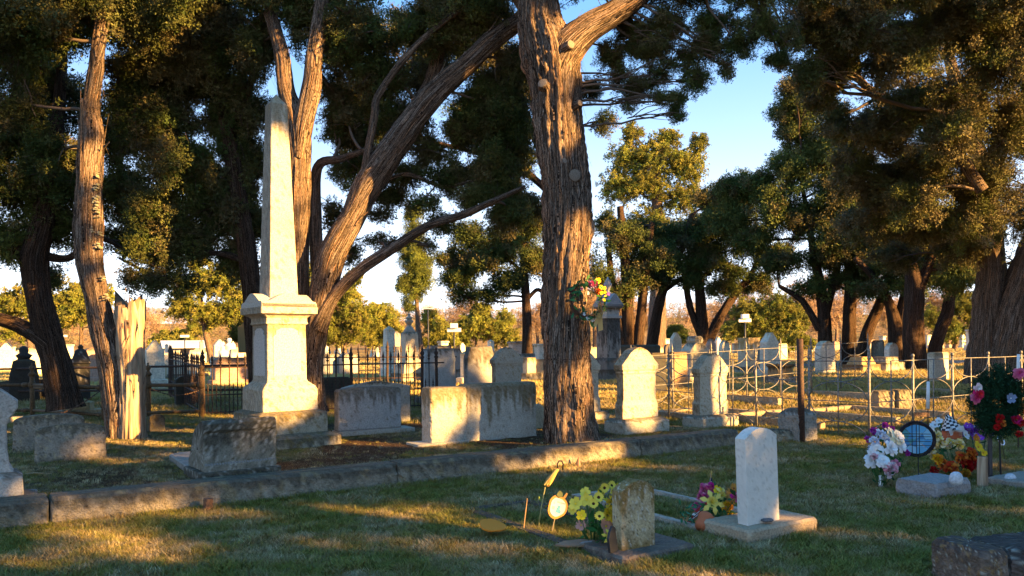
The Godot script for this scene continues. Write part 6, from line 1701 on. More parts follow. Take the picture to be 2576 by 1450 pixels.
	grave("narrow_block_headstone", "narrow pale thick block, half in sun, joined to the left of a wider grey headstone", "headstone", from_left(tf, 0.29, 0.15), [
		["base", block(0.40, 0.035, 0.2), {base = Color(0.44, 0.43, 0.40), stain = GRIME, rough = 0.004, chamfer = 0.01, seed = 31.0}, 0.0, -0.12, 0.02],
		["tablet", [[0.0, 0.29, 0.15], [0.72, 0.29, 0.15], [0.755, 0.285, 0.135], [0.765, 0.26, 0.11]], fo, 0.035]])
	var fw: Dictionary = fo.duplicate()
	fw.seed = 35.0
	fw.drip = 0.42
	grave("wide_block_headstone", "wider grey headstone with a dark stained top, touching the big shaggy trunk's left side", "headstone", from_left(tf, 0.29, 0.15) + RV * 0.905 - NV * 0.03, [
		["tablet", [[-0.05, 0.61, 0.13], [0.775, 0.61, 0.13], [0.81, 0.60, 0.115], [0.825, 0.57, 0.09]], fw]])
	gothic("gothic headstone nearest the big shaggy trunk, its pale face half in sun", from_left(Vector3(1.700, 0.200, -11.900), 0.45, 0.26), 41.0, 1.0, Color(0.56, 0.50, 0.40))
	gothic("gothic headstone between its twin and the rusty iron post", from_left(Vector3(3.473, 0.000, -14.360), 0.45, 0.26), 47.0, 1.04, Color(0.54, 0.50, 0.42))
	rough_slab("rough arched slab nearest the kerb, right in front of its twin at the left", from_left(Vector3(-5.864, 0.200, -9.640), 0.40, 0.1), 0.395, 0.46, -0.06, 51.0)
	rough_slab("rough arched slab leaning behind its twin, left of the broken trunk", from_left(Vector3(-6.777, 0.200, -10.700), 0.42, 0.1), 0.44, 0.50, 0.05, 57.0)
	grave("tall_gothic_headstone", "tall grey headstone with tapered shoulders, cut by the left edge of the view", "headstone", from_right(Vector3(-4.408, 0.174, -7.300), 0.46, 0.28), [
		["base", [[-0.1, 0.46, 0.28], [0.05, 0.46, 0.28], [0.075, 0.36, 0.2]], {base = Color(0.24, 0.235, 0.24), stain = GRIME, drip = 0.03, rough = 0.004, seed = 61.0}],
		["second_base", [[0.07, 0.35, 0.19], [0.24, 0.34, 0.18], [0.29, 0.29, 0.14]], {base = Color(0.40, 0.39, 0.38), stain = GRIME, drip = 0.07, rough = 0.004, seed = 62.0}],
		["tablet", [[0.29, 0.27, 0.11], [0.36, 0.235, 0.1], [0.50, 0.22, 0.095], [0.72, 0.22, 0.095], [0.78, 0.245, 0.1], [0.88, 0.31, 0.11], [0.95, 0.31, 0.11], [1.02, 0.23, 0.11], [1.10, 0.12, 0.11], [1.13, 0.02, 0.1]], {base = Color(0.40, 0.39, 0.38), stain = GRIME, drip = 0.1, rough = 0.004, chamfer = 0.014, seed = 63.0, specks = Color(0.2, 0.19, 0.18)}]])
	# by the corner of the wire fence
	var cp: Vector3 = Vector3(4.573, 0.000, -12.400)
	grave("concrete_post", "squat concrete corner post with chamfered top behind the rusty iron pole", "post", cp + Vector3(-0.02, 0, -0.22), [["post", [[-0.1, 0.23, 0.23], [0.42, 0.22, 0.22], [0.50, 0.14, 0.14], [0.515, 0.10, 0.10]], {base = Color(0.32, 0.31, 0.29), stain = GRIME, drip = 0.09, lichen = MOSS, lichen_much = 0.15, rough = 0.008, chamfer = 0.03, seed = 71.0, chips = 0.03}]], ROW, "", M.concrete)
	grave("rough_boulder", "low lumpy stone block between the kerb wall's end and the iron pole", "stone", Vector3(4.242, 0.000, -12.440) + Vector3(0, 0, -0.12), [["stone", [[-0.1, 0.21, 0.16], [0.10, 0.23, 0.17], [0.17, 0.20, 0.14], [0.19, 0.12, 0.08]], {base = Color(0.30, 0.27, 0.21), stain = Color(0.05, 0.045, 0.04), drip = 0.07, lichen = Color(0.38, 0.33, 0.24), lichen_much = 0.25, rough = 0.03, chamfer = 0.05, seed = 73.0}]], 0.2, "", M.concrete)
	var ip := MB.new()
	ip.smooth(1)
	ip.bar(Vector3(0, -0.1, 0), Vector3(-0.012, 1.62, 0.0), 0.052, 0.05, 14)
	ip.flat()
	ip.bar(Vector3(-0.012, 1.62, 0), Vector3(-0.012, 1.622, 0.0), 0.043, 0.043, 14)
	tag(part("iron_pole", ip.done(), M.dark_rust, self, Transform3D(Basis.IDENTITY, Vector3(4.527, 0.000, -12.360))), "upright rusty brown iron pipe post before the concrete corner post", "post")
	grave("half_hidden_headstone", "headstone mostly hidden behind the big trunk, only its sunlit right edge and foot in view", "headstone", Vector3(1.245, 0.200, -14.200), [["base", block(0.44, 0.16, 0.24), {base = LIME, stain = GRIME, drip = 0.05, seed = 81.0}], ["tablet", gothic_rows(0.34, 0.11, 1.0), {base = PALE, stain = MOSS, drip = 0.08, lichen = MOSS, lichen_much = 0.2, seed = 82.0}, 0.15]])
	grave("stub_headstone", "small dark round topped stone just right of the broken stump's foot", "headstone", Vector3(-6.039, 0.200, -13.000) + Vector3(0.02, 0, -0.3), [["tablet", [[-0.1, 0.13, 0.05], [0.20, 0.13, 0.05], [0.26, 0.10, 0.05], [0.285, 0.03, 0.045]], {base = Color(0.16, 0.14, 0.11), stain = GRIME, drip = 0.1, lichen = MOSS, lichen_much = 0.2, seed = 83.0}]])
	var lows: Vector3 = Vector3(-8.937, 0.207, -16.100)
	grave("fluted_fragment", "low broken stone base with a peaked lump on it, left of the broken trunk", "stone", lows + Vector3(0, 0, -0.3), [["foot", block(0.42, 0.14, 0.2), {base = Color(0.37, 0.31, 0.21), stain = GRIME, lichen = MOSS, lichen_much = 0.15, rough = 0.012, seed = 84.0}], ["lump", [[0.14, 0.26, 0.16], [0.28, 0.25, 0.15], [0.31, 0.20, 0.12], [0.37, 0.03, 0.03]], {base = Color(0.37, 0.30, 0.18), stain = MOSS, drip = 0.06, rough = 0.014, seed = 85.0}, 0.0, -0.08]], 0.2)
	grave("low_marker", "small low stone block behind the rough slabs at the far left", "stone", Vector3(-9.453, 0.200, -14.960), [["stone", block(0.13, 0.13, 0.08), {base = Color(0.30, 0.27, 0.23), stain = GRIME, rough = 0.008, seed = 86.0}]])
	grave("pebble_headstone", "little round white topped stone between the broad headstone and the big trunk", "headstone", Vector3(0.412, 0.200, -13.000), [["tablet", [[-0.1, 0.10, 0.05], [0.30, 0.10, 0.05], [0.36, 0.08, 0.05], [0.40, 0.03, 0.045]], {base = Color(0.46, 0.40, 0.30), stain = GRIME, seed = 87.0}]])
	# corner stones at bottom right
	grave("lichen_block", "rough dark kerb stones with grey and orange lichen in the bottom right corner", "stone", Vector3(2.95, -0.02, -5.12), [["stone", [[-0.15, 0.115, 0.22], [0.25, 0.11, 0.215], [0.29, 0.09, 0.19]], {base = Color(0.17, 0.13, 0.11), stain = Color(0.06, 0.048, 0.048), drip = 0.06, lichen = Color(0.30, 0.19, 0.09), lichen_much = 0.26, lichen_size = 16.0, specks = Color(0.40, 0.40, 0.37), rough = 0.008, chamfer = 0.03, seed = 91.0, mottle = 0.4, step = 0.016}], ["second_stone", [[-0.15, 0.45, 0.22], [0.22, 0.44, 0.215], [0.27, 0.40, 0.19]], {base = Color(0.12, 0.095, 0.09), stain = Color(0.05, 0.042, 0.042), drip = 0.06, lichen = Color(0.27, 0.20, 0.13), lichen_much = 0.18, lichen_size = 14.0, specks = Color(0.34, 0.34, 0.32), rough = 0.012, chamfer = 0.04, seed = 93.0, mottle = 0.4, step = 0.02}, 0.0, 0.575, 0.02]], 0.3, "", M.concrete)
	# grave frames on the lawn
	frame("white_grave_frame", "narrow pale concrete frame lying in the grass behind the marble headstone", mb - NV * 0.25, 0.40, 1.75, 0.04, 0.055, Color(0.42, 0.39, 0.35))
	frame("dark_grave_frame", "dark concrete frame in the grass around the paper pumpkin and the stakes", Vector3(sc.x, 0, sc.z) - NV * 0.32 + RV * 0.06, 0.33, 1.72, 0.055, 0.035, Color(0.11, 0.09, 0.08))

func frame(called: String, label: String, at: Vector3, w: float, l: float, thick: float, h: float, c: Color):
	var o := {base = c, stain = c * 0.4, lichen = c * 1.5, lichen_much = 0.14, rough = 0.008, chamfer = 0.012, seed = at.x * 3.0, mottle = 0.3, chips = 0.02}
	grave(called, label, "grave frame", at, [
		["rail", [[-0.05, thick, l * 0.5], [h, thick * 0.9, l * 0.5]], o, 0.0, -w, -l * 0.5],
		["rail", [[-0.05, thick, l * 0.5], [h, thick * 0.9, l * 0.5]], o, 0.0, w, -l * 0.5],
		["end_rail", [[-0.05, w + thick, thick], [h - 0.004, w + thick, thick * 0.9]], o, 0.0, 0.0, -l - thick * 0.5]], ROW, "", M.concrete)

func graves_middle():
	var stain := {stain = GRIME, drip = 0.16, rough = 0.004, chamfer = 0.014}
	var mk := func(c: Color, sd: float, extra := {}) -> Dictionary:
		var o := {base = c, stain = GRIME, drip = 0.16, rough = 0.004, chamfer = 0.014, seed = sd, step = 0.05}
		o.merge(extra, true)
		return o
	gothic("grey arched gothic headstone behind the broad stone left of the big trunk", Vector3(-0.122, 0.222, -17.000), 101.0, 1.311 / 1.33, Color(0.42, 0.40, 0.36))
	grave("shouldered_headstone", "grimy upright headstone with clipped corners, streaked dark from its top, left of the arched one", "headstone", Vector3(-0.781, 0.257, -18.600), [["base", block(0.46, 0.12, 0.24), mk.call(GREYST, 1.0)], ["tablet", [[0.1, 0.37, 0.11], [1.019, 0.37, 0.11], [1.207, 0.31, 0.11], [1.282, 0.30, 0.10]], mk.call(Color(0.40, 0.39, 0.40), 2.0, {drip = 0.42, lichen = Color(0.2, 0.15, 0.12), lichen_much = 0.1})]])
	grave("square_headstone", "grey blocky headstone with sloping left shoulder behind the right end of the picket fence", "headstone", Vector3(-1.728, 0.259, -18.400), [["base", block(0.52, 0.12, 0.26), mk.call(GREYST, 3.0)], ["tablet", [[0.1, 0.40, 0.13], [0.991, 0.40, 0.13], [1.205, 0.34, 0.13], [1.251, 0.32, 0.12]], mk.call(Color(0.42, 0.43, 0.45), 4.0, {drip = 0.1})]])
	grave("slim_headstone", "slim shaded headstone with waisted sides between the blocky and the clipped stone", "headstone", Vector3(-1.793, 0.463, -25.000), [["base", block(0.36, 0.35, 0.22), mk.call(GREYST, 5.0)], ["tablet", [[0.35, 0.24, 0.1], [0.75, 0.2, 0.1], [0.844, 0.2, 0.1], [1.008, 0.12, 0.1]], mk.call(GREYST, 6.0)]])
	# gabled monument
	var gm := grave("gabled_monument", "tall grey monument with gabled cap and black streaks, right behind the wreath", "monument", Vector3(3.063, 0.463, -25.000), [["step", block(0.62, 0.3, 0.62), mk.call(DARKST * 1.6, 7.0)], ["base", [[0.3, 0.5, 0.5], [0.55, 0.48, 0.48], [0.65, 0.38, 0.38]], mk.call(Color(0.18, 0.18, 0.18), 8.0)], ["die", [[0.65, 0.34, 0.34], [1.9, 0.33, 0.33]], mk.call(Color(0.26, 0.26, 0.26), 9.0, {drip = 0.9, stain = Color(0.03, 0.03, 0.03), lichen = Color(0.04, 0.04, 0.04), lichen_much = 0.3, lichen_size = 4.0})], ["cap_moulding", [[1.9, 0.38, 0.38], [1.97, 0.38, 0.38], [1.98, 0.31, 0.31], [2.2, 0.31, 0.31], [2.22, 0.40, 0.40], [2.27, 0.40, 0.40]], mk.call(Color(0.42, 0.42, 0.42), 10.0)]])
	for k in 2:
		var gb := MB.new()
		gb.color = Color(0.36, 0.36, 0.36)
		gb.plate(PackedVector2Array([Vector2(-0.42, 2.27), Vector2(0.42, 2.27), Vector2(0.42, 2.33), Vector2(0.0, 2.68), Vector2(-0.42, 2.33)]), -0.42 + k * 0.004, 0.42 - k * 0.004)
		part("gable", gb.done(), M.stone, gm, Transform3D(Basis.from_euler(Vector3(0, k * PI / 2, 0)), Vector3(0, -0.002 * k, 0)))
	var ur := MB.new()
	ur.smooth(1)
	ur.color = Color(0.42, 0.42, 0.42)
	ur.lathe([[0.10, 2.6], [0.13, 2.72], [0.06, 2.76], [0.07, 2.8], [0.15, 2.92], [0.16, 3.0], [0.10, 3.06], [0.12, 3.09], [0.04, 3.16], [0.02, 3.22]], 14)
	part("urn", ur.done(), M.stone, gm)
	gm.scale = Vector3(0.82, 1, 0.82)
	# lit urn monument
	var um := grave("urn_monument", "slender sunlit monument topped by an urn, seen through the iron picket fence", "monument", Vector3(-3.256, 0.463, -25.000), [["step", block(0.45, 0.25, 0.45), mk.call(LIME, 11.0)], ["base", [[0.25, 0.36, 0.36], [0.5, 0.34, 0.34], [0.58, 0.26, 0.26]], mk.call(PALE, 12.0)], ["die", [[0.58, 0.235, 0.235], [1.5, 0.21, 0.21], [1.56, 0.15, 0.15]], mk.call(PALE, 13.0, {drip = 0.1})]])
	var ub := MB.new()
	ub.smooth(1)
	ub.color = Color(0.40, 0.36, 0.28)
	ub.lathe([[0.17, 1.5], [0.19, 1.58], [0.12, 1.68], [0.06, 1.76], [0.07, 1.79], [0.13, 1.86], [0.14, 1.9], [0.07, 1.94], [0.12, 1.98], [0.07, 2.03], [0.03, 2.06], [0.05, 2.09], [0.02, 2.14]], 14)
	part("urn", ub.done(), M.stone, um)
	grave("lit_stele", "tall square pillar stone, white in the sun, left of a dark pointed one", "headstone", Vector3(8.116, 0.500, -27.000), [["base", block(0.42, 0.22, 0.36), mk.call(LIME, 14.0)], ["pillar", [[0.2, 0.30, 0.24], [1.205, 0.30, 0.24]], mk.call(Color(0.60, 0.55, 0.45), 15.0, {drip = 0.4, stain = Color(0.34, 0.22, 0.07)})]])
	grave("dark_pointed_headstone", "dark grey headstone with pointed top right of the sunlit pillar stone", "headstone", Vector3(8.283, 0.479, -25.500), [["base", block(0.38, 0.25, 0.3), mk.call(DARKST * 2.0, 16.0)], ["tablet", [[0.25, 0.29, 0.2], [0.892, 0.28, 0.19], [1.110, 0.08, 0.15]], mk.call(Color(0.19, 0.20, 0.20), 17.0)]])
	grave("stump_pedestal", "short round brown stone pedestal like a tree stump, behind the wire fence", "pedestal", Vector3(7.819, 0.370, -23.000), [["base", block(0.4, 0.18, 0.36), mk.call(GREYST, 18.0)], ["drum", [[0.18, 0.33, 0.33], [0.438, 0.30, 0.30], [0.484, 0.36, 0.36], [0.542, 0.35, 0.35]], mk.call(Color(0.36, 0.25, 0.14), 19.0, {chamfer = 0.16, drip = 0.2})]])
	grave("tapered_pedestal", "sunlit tapered stone pedestal behind the tall wire fence post", "pedestal", Vector3(11.957, 0.500, -27.000), [["base", block(0.50, 0.25, 0.4), mk.call(Color(0.34, 0.25, 0.15), 20.0)], ["body", [[0.25, 0.40, 0.3], [0.504, 0.28, 0.22]], mk.call(Color(0.50, 0.37, 0.22), 21.0, {drip = 0.3, stain = Color(0.30, 0.19, 0.08)})]])
	grave("tiered_pedestal", "sunlit stone of two blocks one on the other, behind the wire fence's second panel", "pedestal", Vector3(13.011, 0.500, -27.500), [["base", block(0.55, 0.3, 0.4), mk.call(LIME, 22.0)], ["upper", [[0.3, 0.38, 0.28], [0.483, 0.36, 0.26]], mk.call(PALE, 23.0)]])
	grave("tall_dark_headstone", "tall dark headstone with a pale lichen face, in the shade between the grove trunks", "headstone", Vector3(15.580, 0.500, -33.000), [["tablet", [[-0.1, 0.5, 0.3], [0.960, 0.48, 0.28], [1.059, 0.40, 0.25]], mk.call(Color(0.20, 0.20, 0.18), 24.0, {lichen = Color(0.42, 0.38, 0.28), lichen_much = 0.25})]])
	grave("scroll_headstone", "sunlit headstone with a rolled scroll top, between the two gothic stones", "headstone", Vector3(5.567, 0.422, -24.000), [["tablet", gothic_rows(0.40, 0.2, 1.195 / 1.12), mk.call(PALE, 25.0, {drip = 0.2})], ["scroll", [[0, 0.13, 0.24], [0.08, 0.17, 0.26], [0.18, 0.15, 0.24], [0.22, 0.08, 0.2]], mk.call(LIME, 26.0, {chamfer = 0.07}), 1.122]])
	grave("brown_headstone", "brown sunlit upright headstone left of the scroll topped one", "headstone", Vector3(4.615, 0.312, -22.000), [["tablet", [[-0.1, 0.26, 0.14], [0.976, 0.25, 0.13], [0.999, 0.22, 0.1]], mk.call(Color(0.38, 0.26, 0.16), 27.0)]])
	grave("black_headstone", "black headstone with clipped top just right of the nearer gothic stone", "headstone", Vector3(3.812, 0.250, -21.000), [["tablet", [[-0.1, 0.30, 0.12], [0.975, 0.28, 0.12], [1.060, 0.2, 0.12]], mk.call(Color(0.05, 0.05, 0.055), 28.0)]])
	grave("block_monument", "dark flat topped block showing over the nearer gothic headstone", "monument", Vector3(4.195, 0.490, -26.000), [["block", [[-0.1, 0.58, 0.4], [0.967, 0.58, 0.4], [1.019, 0.52, 0.35]], mk.call(Color(0.09, 0.085, 0.07), 29.0)]])
	grave("round_white_headstone", "round topped white headstone glowing in the sun over the farther gothic stone's right", "headstone", Vector3(8.349, 0.500, -31.000), [["tablet", [[-0.1, 0.24, 0.1], [0.763, 0.24, 0.1], [0.982, 0.19, 0.1], [1.123, 0.06, 0.1]], mk.call(Color(0.62, 0.58, 0.48), 30.0, {drip = 0.1})]])
	grave("box_headstone", "tall white box shaped marker far off between two grove trunks", "headstone", Vector3(11.787, 0.500, -62.000), [["base", block(1.1, 0.7, 0.8), mk.call(PALE, 31.0, {step = 0.3})], ["box", [[0.7, 0.55, 0.5], [1.363, 0.5, 0.45]], mk.call(Color(0.66, 0.63, 0.56), 32.0, {step = 0.3})]])
	grave("twin_blocks", "two low rough concrete blocks side by side inside the wire fence", "stone", Vector3(8.192, 0.056, -17.500), [["block", block(0.19, 0.40, 0.2), mk.call(Color(0.30, 0.26, 0.19), 33.0, {rough = 0.02, drip = 0.06})], ["block", block(0.17, 0.42, 0.2), mk.call(Color(0.28, 0.25, 0.18), 34.0, {rough = 0.02, drip = 0.06}), 0.0, 0.42, 0.05]], 0.1)
	# dark stones at left
	grave("dark_ledger", "broad dark polished headstone behind the pipe fence at the far left", "headstone", Vector3(-12.371, 0.331, -20.500), [["tablet", [[-0.1, 0.95, 0.16], [0.417, 0.95, 0.16], [0.489, 0.6, 0.14]], mk.call(Color(0.06, 0.06, 0.07), 35.0)]], 0.1)
	var du := grave("dark_urn_pedestal", "dark pedestal topped by a small urn left of the leaning trunk", "monument", Vector3(-12.392, 0.313, -20.000), [["body", [[-0.1, 0.34, 0.3], [0.6, 0.32, 0.28], [1.0, 0.24, 0.22], [1.05, 0.12, 0.12]], mk.call(Color(0.05, 0.045, 0.04), 36.0)]])
	var db := MB.new()
	db.smooth(1)
	db.color = Color(0.05, 0.045, 0.04)
	db.lathe([[0.09, 1.0], [0.15, 1.08], [0.19, 1.14], [0.10, 1.2], [0.11, 1.28], [0.09, 1.34], [0.03, 1.38]], 12)
	part("urn", db.done(), M.stone, du)
	grave("dark_spire_stone", "dark pointed spire stone with white lichen between the leaning trunk and the broken trunk", "monument", Vector3(-10.950, 0.313, -20.000), [["body", [[-0.1, 0.20, 0.2], [0.9, 0.19, 0.19], [0.93, 0.22, 0.22], [1.25, 0.12, 0.12], [1.3, 0.05, 0.05], [1.34, 0.07, 0.07], [1.4, 0.02, 0.02]], mk.call(Color(0.05, 0.05, 0.05), 37.0, {lichen = Color(0.36, 0.34, 0.32), lichen_much = 0.2, lichen_size = 7.0})]])
	grave("arched_dark_headstone", "dark arch topped headstone inside the iron picket fence, left of the obelisk", "headstone", Vector3(-7.558, 0.259, -18.400), [["tablet", [[-0.1, 0.30, 0.12], [0.598, 0.30, 0.12], [0.663, 0.22, 0.12], [0.700, 0.05, 0.12]], mk.call(Color(0.05, 0.05, 0.045), 38.0)]])
	grave("serpentine_headstone", "wide cream headstone with wavy top in the sun right of the broken stump", "headstone", Vector3(-12.316, 0.500, -27.000), [["base", block(0.85, 0.12, 0.3), mk.call(PALE, 39.0)], ["tablet", [[0.1, 0.42, 0.15], [0.529, 0.42, 0.15], [0.610, 0.30, 0.15], [0.678, 0.10, 0.15]], mk.call(Color(0.52, 0.44, 0.30), 40.0, {drip = 0.03})]])
	grave("white_double_headstone", "long white headstone in full sun behind the top of the picket fence", "headstone", Vector3(-12.234, 0.500, -29.000), [["base", block(0.95, 0.14, 0.3), mk.call(PALE, 41.0)], ["tablet", [[0.1, 0.75, 0.16], [0.796, 0.75, 0.16], [0.840, 0.66, 0.15]], mk.call(Color(0.62, 0.58, 0.50), 42.0, {drip = 0.02})]])
	grave("dark_slab_headstone", "dark low headstone behind the picket fence just right of the obelisk", "headstone", Vector3(-3.939, 0.234, -17.500), [["base", block(0.4, 0.12, 0.22), mk.call(DARKST, 43.0)], ["tablet", [[0.1, 0.33, 0.13], [0.620, 0.33, 0.13], [0.673, 0.27, 0.12]], mk.call(Color(0.075, 0.07, 0.06), 44.0)]])
	grave("shaded_headstone", "bluish shaded headstone behind the spreading juniper's foot, right of the obelisk", "headstone", Vector3(-6.995, 0.500, -30.000), [["tablet", [[-0.1, 0.5, 0.2], [0.656, 0.5, 0.2], [0.792, 0.3, 0.2]], mk.call(Color(0.40, 0.41, 0.42), 45.0)]])
	grave("clipped_headstone", "shaded grey headstone with clipped corners right of the bluish one", "headstone", Vector3(-6.208, 0.500, -30.000), [["tablet", [[-0.1, 0.34, 0.2], [0.646, 0.34, 0.2], [0.782, 0.2, 0.18]], mk.call(Color(0.42, 0.42, 0.42), 46.0)]])
	grave("upright_white_block", "sunlit white block stone just left of the big trunk", "headstone", Vector3(0.540, 0.463, -25.000), [["base", block(0.3, 0.2, 0.25), mk.call(PALE, 47.0)], ["tablet", [[0.2, 0.17, 0.14], [0.689, 0.17, 0.14]], mk.call(Color(0.62, 0.55, 0.42), 48.0)]])
	grave("shade_headstone", "grey headstone at the foot of the slender straight trunk", "headstone", Vector3(0.478, 0.500, -28.000), [["tablet", [[-0.1, 0.34, 0.15], [0.529, 0.34, 0.15], [0.741, 0.30, 0.15]], mk.call(Color(0.36, 0.37, 0.38), 49.0)]])
	# low kerbs of the plots behind the wire fence
	frame("low_plot_frame", "low sunlit concrete plot frame close behind the wire fence", Vector3(6.244, 0.000, -14.400), 0.9, 2.2, 0.08, 0.14, Color(0.36, 0.29, 0.20))
	frame("low_plot_frame", "low concrete plot frame behind the wire fence, beside the two rough blocks", Vector3(7.941, 0.000, -15.140), 0.9, 2.2, 0.08, 0.14, Color(0.36, 0.29, 0.20))
	frame("low_plot_frame", "low concrete plot frame between the farther gothic stone and the corner post", Vector3(4.810, 0.004, -15.640), 0.8, 2.0, 0.08, 0.12, Color(0.36, 0.30, 0.22))
	frame("low_plot_frame", "low plot frame beside the lane behind the middle of the wire fence", Vector3(7.360, 0.126, -18.940), 1.4, 2.6, 0.08, 0.14, Color(0.40, 0.34, 0.25))
	frame("low_plot_frame", "low plot frame beside the lane at the right of the wire fence", Vector3(10.105, 0.155, -19.440), 1.4, 2.6, 0.08, 0.14, Color(0.40, 0.34, 0.25))
	frame("low_plot_frame", "low plot frame left of the obelisk beyond the picket fence", Vector3(-9.668, 0.313, -20.000), 1.3, 2.4, 0.08, 0.14, Color(0.42, 0.35, 0.24))
	statue()
	plaque()
	shed()

func statue():
	var t := thing("white_statue", "white stone statue group on a pedestal, blazing in the sun left of the obelisk", "statue", Vector3(-12.216, 0.500, -34.000), ROW)
	part("pedestal", loft([[-0.1, 0.42, 0.3], [0.35, 0.40, 0.28]], {base = PALE, stain = GRIME, rough = 0.01, step = 0.08}).done(), M.stone, t)
	var b := MB.new()
	b.smooth(1)
	b.color = Color(0.70, 0.67, 0.60)
	var rows := [[0.30, 0.35], [0.27, 0.55], [0.20, 0.75], [0.16, 0.95], [0.19, 1.10], [0.20, 1.18], [0.10, 1.26], [0.06, 1.29], [0.10, 1.36], [0.105, 1.43], [0.06, 1.49]]
	b.lathe(rows, 16, Vector3(0.02, 0.0, 0.0))
	part("standing_figure", b.done(), M.stone, t)
	var c := MB.new()
	c.smooth(1)
	c.color = Color(0.68, 0.65, 0.58)
	c.lathe([[0.26, 0.3], [0.24, 0.55], [0.19, 0.78], [0.20, 0.92], [0.09, 1.0], [0.09, 1.1], [0.04, 1.16]], 14, Vector3(-0.26, 0, 0.06))
	c.lathe([[0.22, 0.3], [0.2, 0.5], [0.14, 0.68], [0.10, 0.74], [0.08, 0.84], [0.03, 0.89]], 14, Vector3(0.27, 0, 0.1))
	part("kneeling_figures", c.done(), M.stone, t)
	var w := MB.new()
	w.color = Color(0.66, 0.63, 0.56)
	for s in [-1.0, 1.0]:
		w.plate(PackedVector2Array([Vector2(0.06 * s, 0.8), Vector2(0.28 * s, 0.62), Vector2(0.34 * s, 0.9), Vector2(0.30 * s, 1.2), Vector2(0.2 * s, 1.36), Vector2(0.08 * s, 1.15)]), -0.16, -0.10)
	part("wings", w.done(), M.stone, t)

func plaque():
	var t := thing("plaque_board", "tan metal plaque with curved upper corners on a post, behind the obelisk's left side", "sign", Vector3(-7.031, 0.369, -21.500), 0.35)
	var b := MB.new()
	var hh: float = 1.892
	b.plate(PackedVector2Array([Vector2(-0.42, hh - 0.82), Vector2(0.42, hh - 0.82), Vector2(0.42, hh - 0.10), Vector2(0.36, hh - 0.09), Vector2(0.28, hh), Vector2(-0.28, hh), Vector2(-0.36, hh - 0.09), Vector2(-0.42, hh - 0.10)]), -0.02, 0.02)
	part("plate", b.done(), plain(Color(0.24, 0.18, 0.075), 0.6, 0.3), t)
	var p := MB.new()
	p.bar(Vector3(0, -0.1, -0.045), Vector3(0, hh - 0.3, -0.045), 0.035, 0.035, 10)
	part("post", p.done(), M.iron, t)

func shed():
	var t := thing("shed", "far low shed with a pale roof and open front, left, beyond the sunlit graves", "building", Vector3(-32.511, 0.500, -78.000), 0.5)
	var b := MB.new()
	b.color = Color(0.36, 0.36, 0.36)
	b.box(Vector3(-1.9, 0, -1.5), Vector3(-0.4, 1.1, 1.2))
	part("wall", b.done(), M.colored, t)
	var w := MB.new()
	w.color = Color(0.30, 0.29, 0.28)
	w.box(Vector3(-0.4, 0, -1.5), Vector3(2.2, 1.05, -1.4))
	part("back_wall", w.done(), M.colored, t)
	for x in [0.5, 1.4, 2.15]:
		var p := MB.new()
		p.color = Color(0.25, 0.2, 0.15)
		p.box(Vector3(x - 0.05, 0, 1.0), Vector3(x + 0.05, 1.05, 1.1))
		part("post", p.done(), M.colored, t)
	var rf := MB.new()
	rf.color = Color(0.50, 0.53, 0.56)
	rf.plate(PackedVector2Array([Vector2(-1.8, 1.06), Vector2(0, 1.75), Vector2(1.6, 1.06), Vector2(1.6, 1.12), Vector2(0, 1.82), Vector2(-1.8, 1.12)]), -2.1, 2.4)
	part("roof", rf.done(), plain(Color(0.50, 0.53, 0.56), 0.45, 0.3), t, Transform3D(Basis.from_euler(Vector3(0, PI / 2, 0)), Vector3.ZERO))

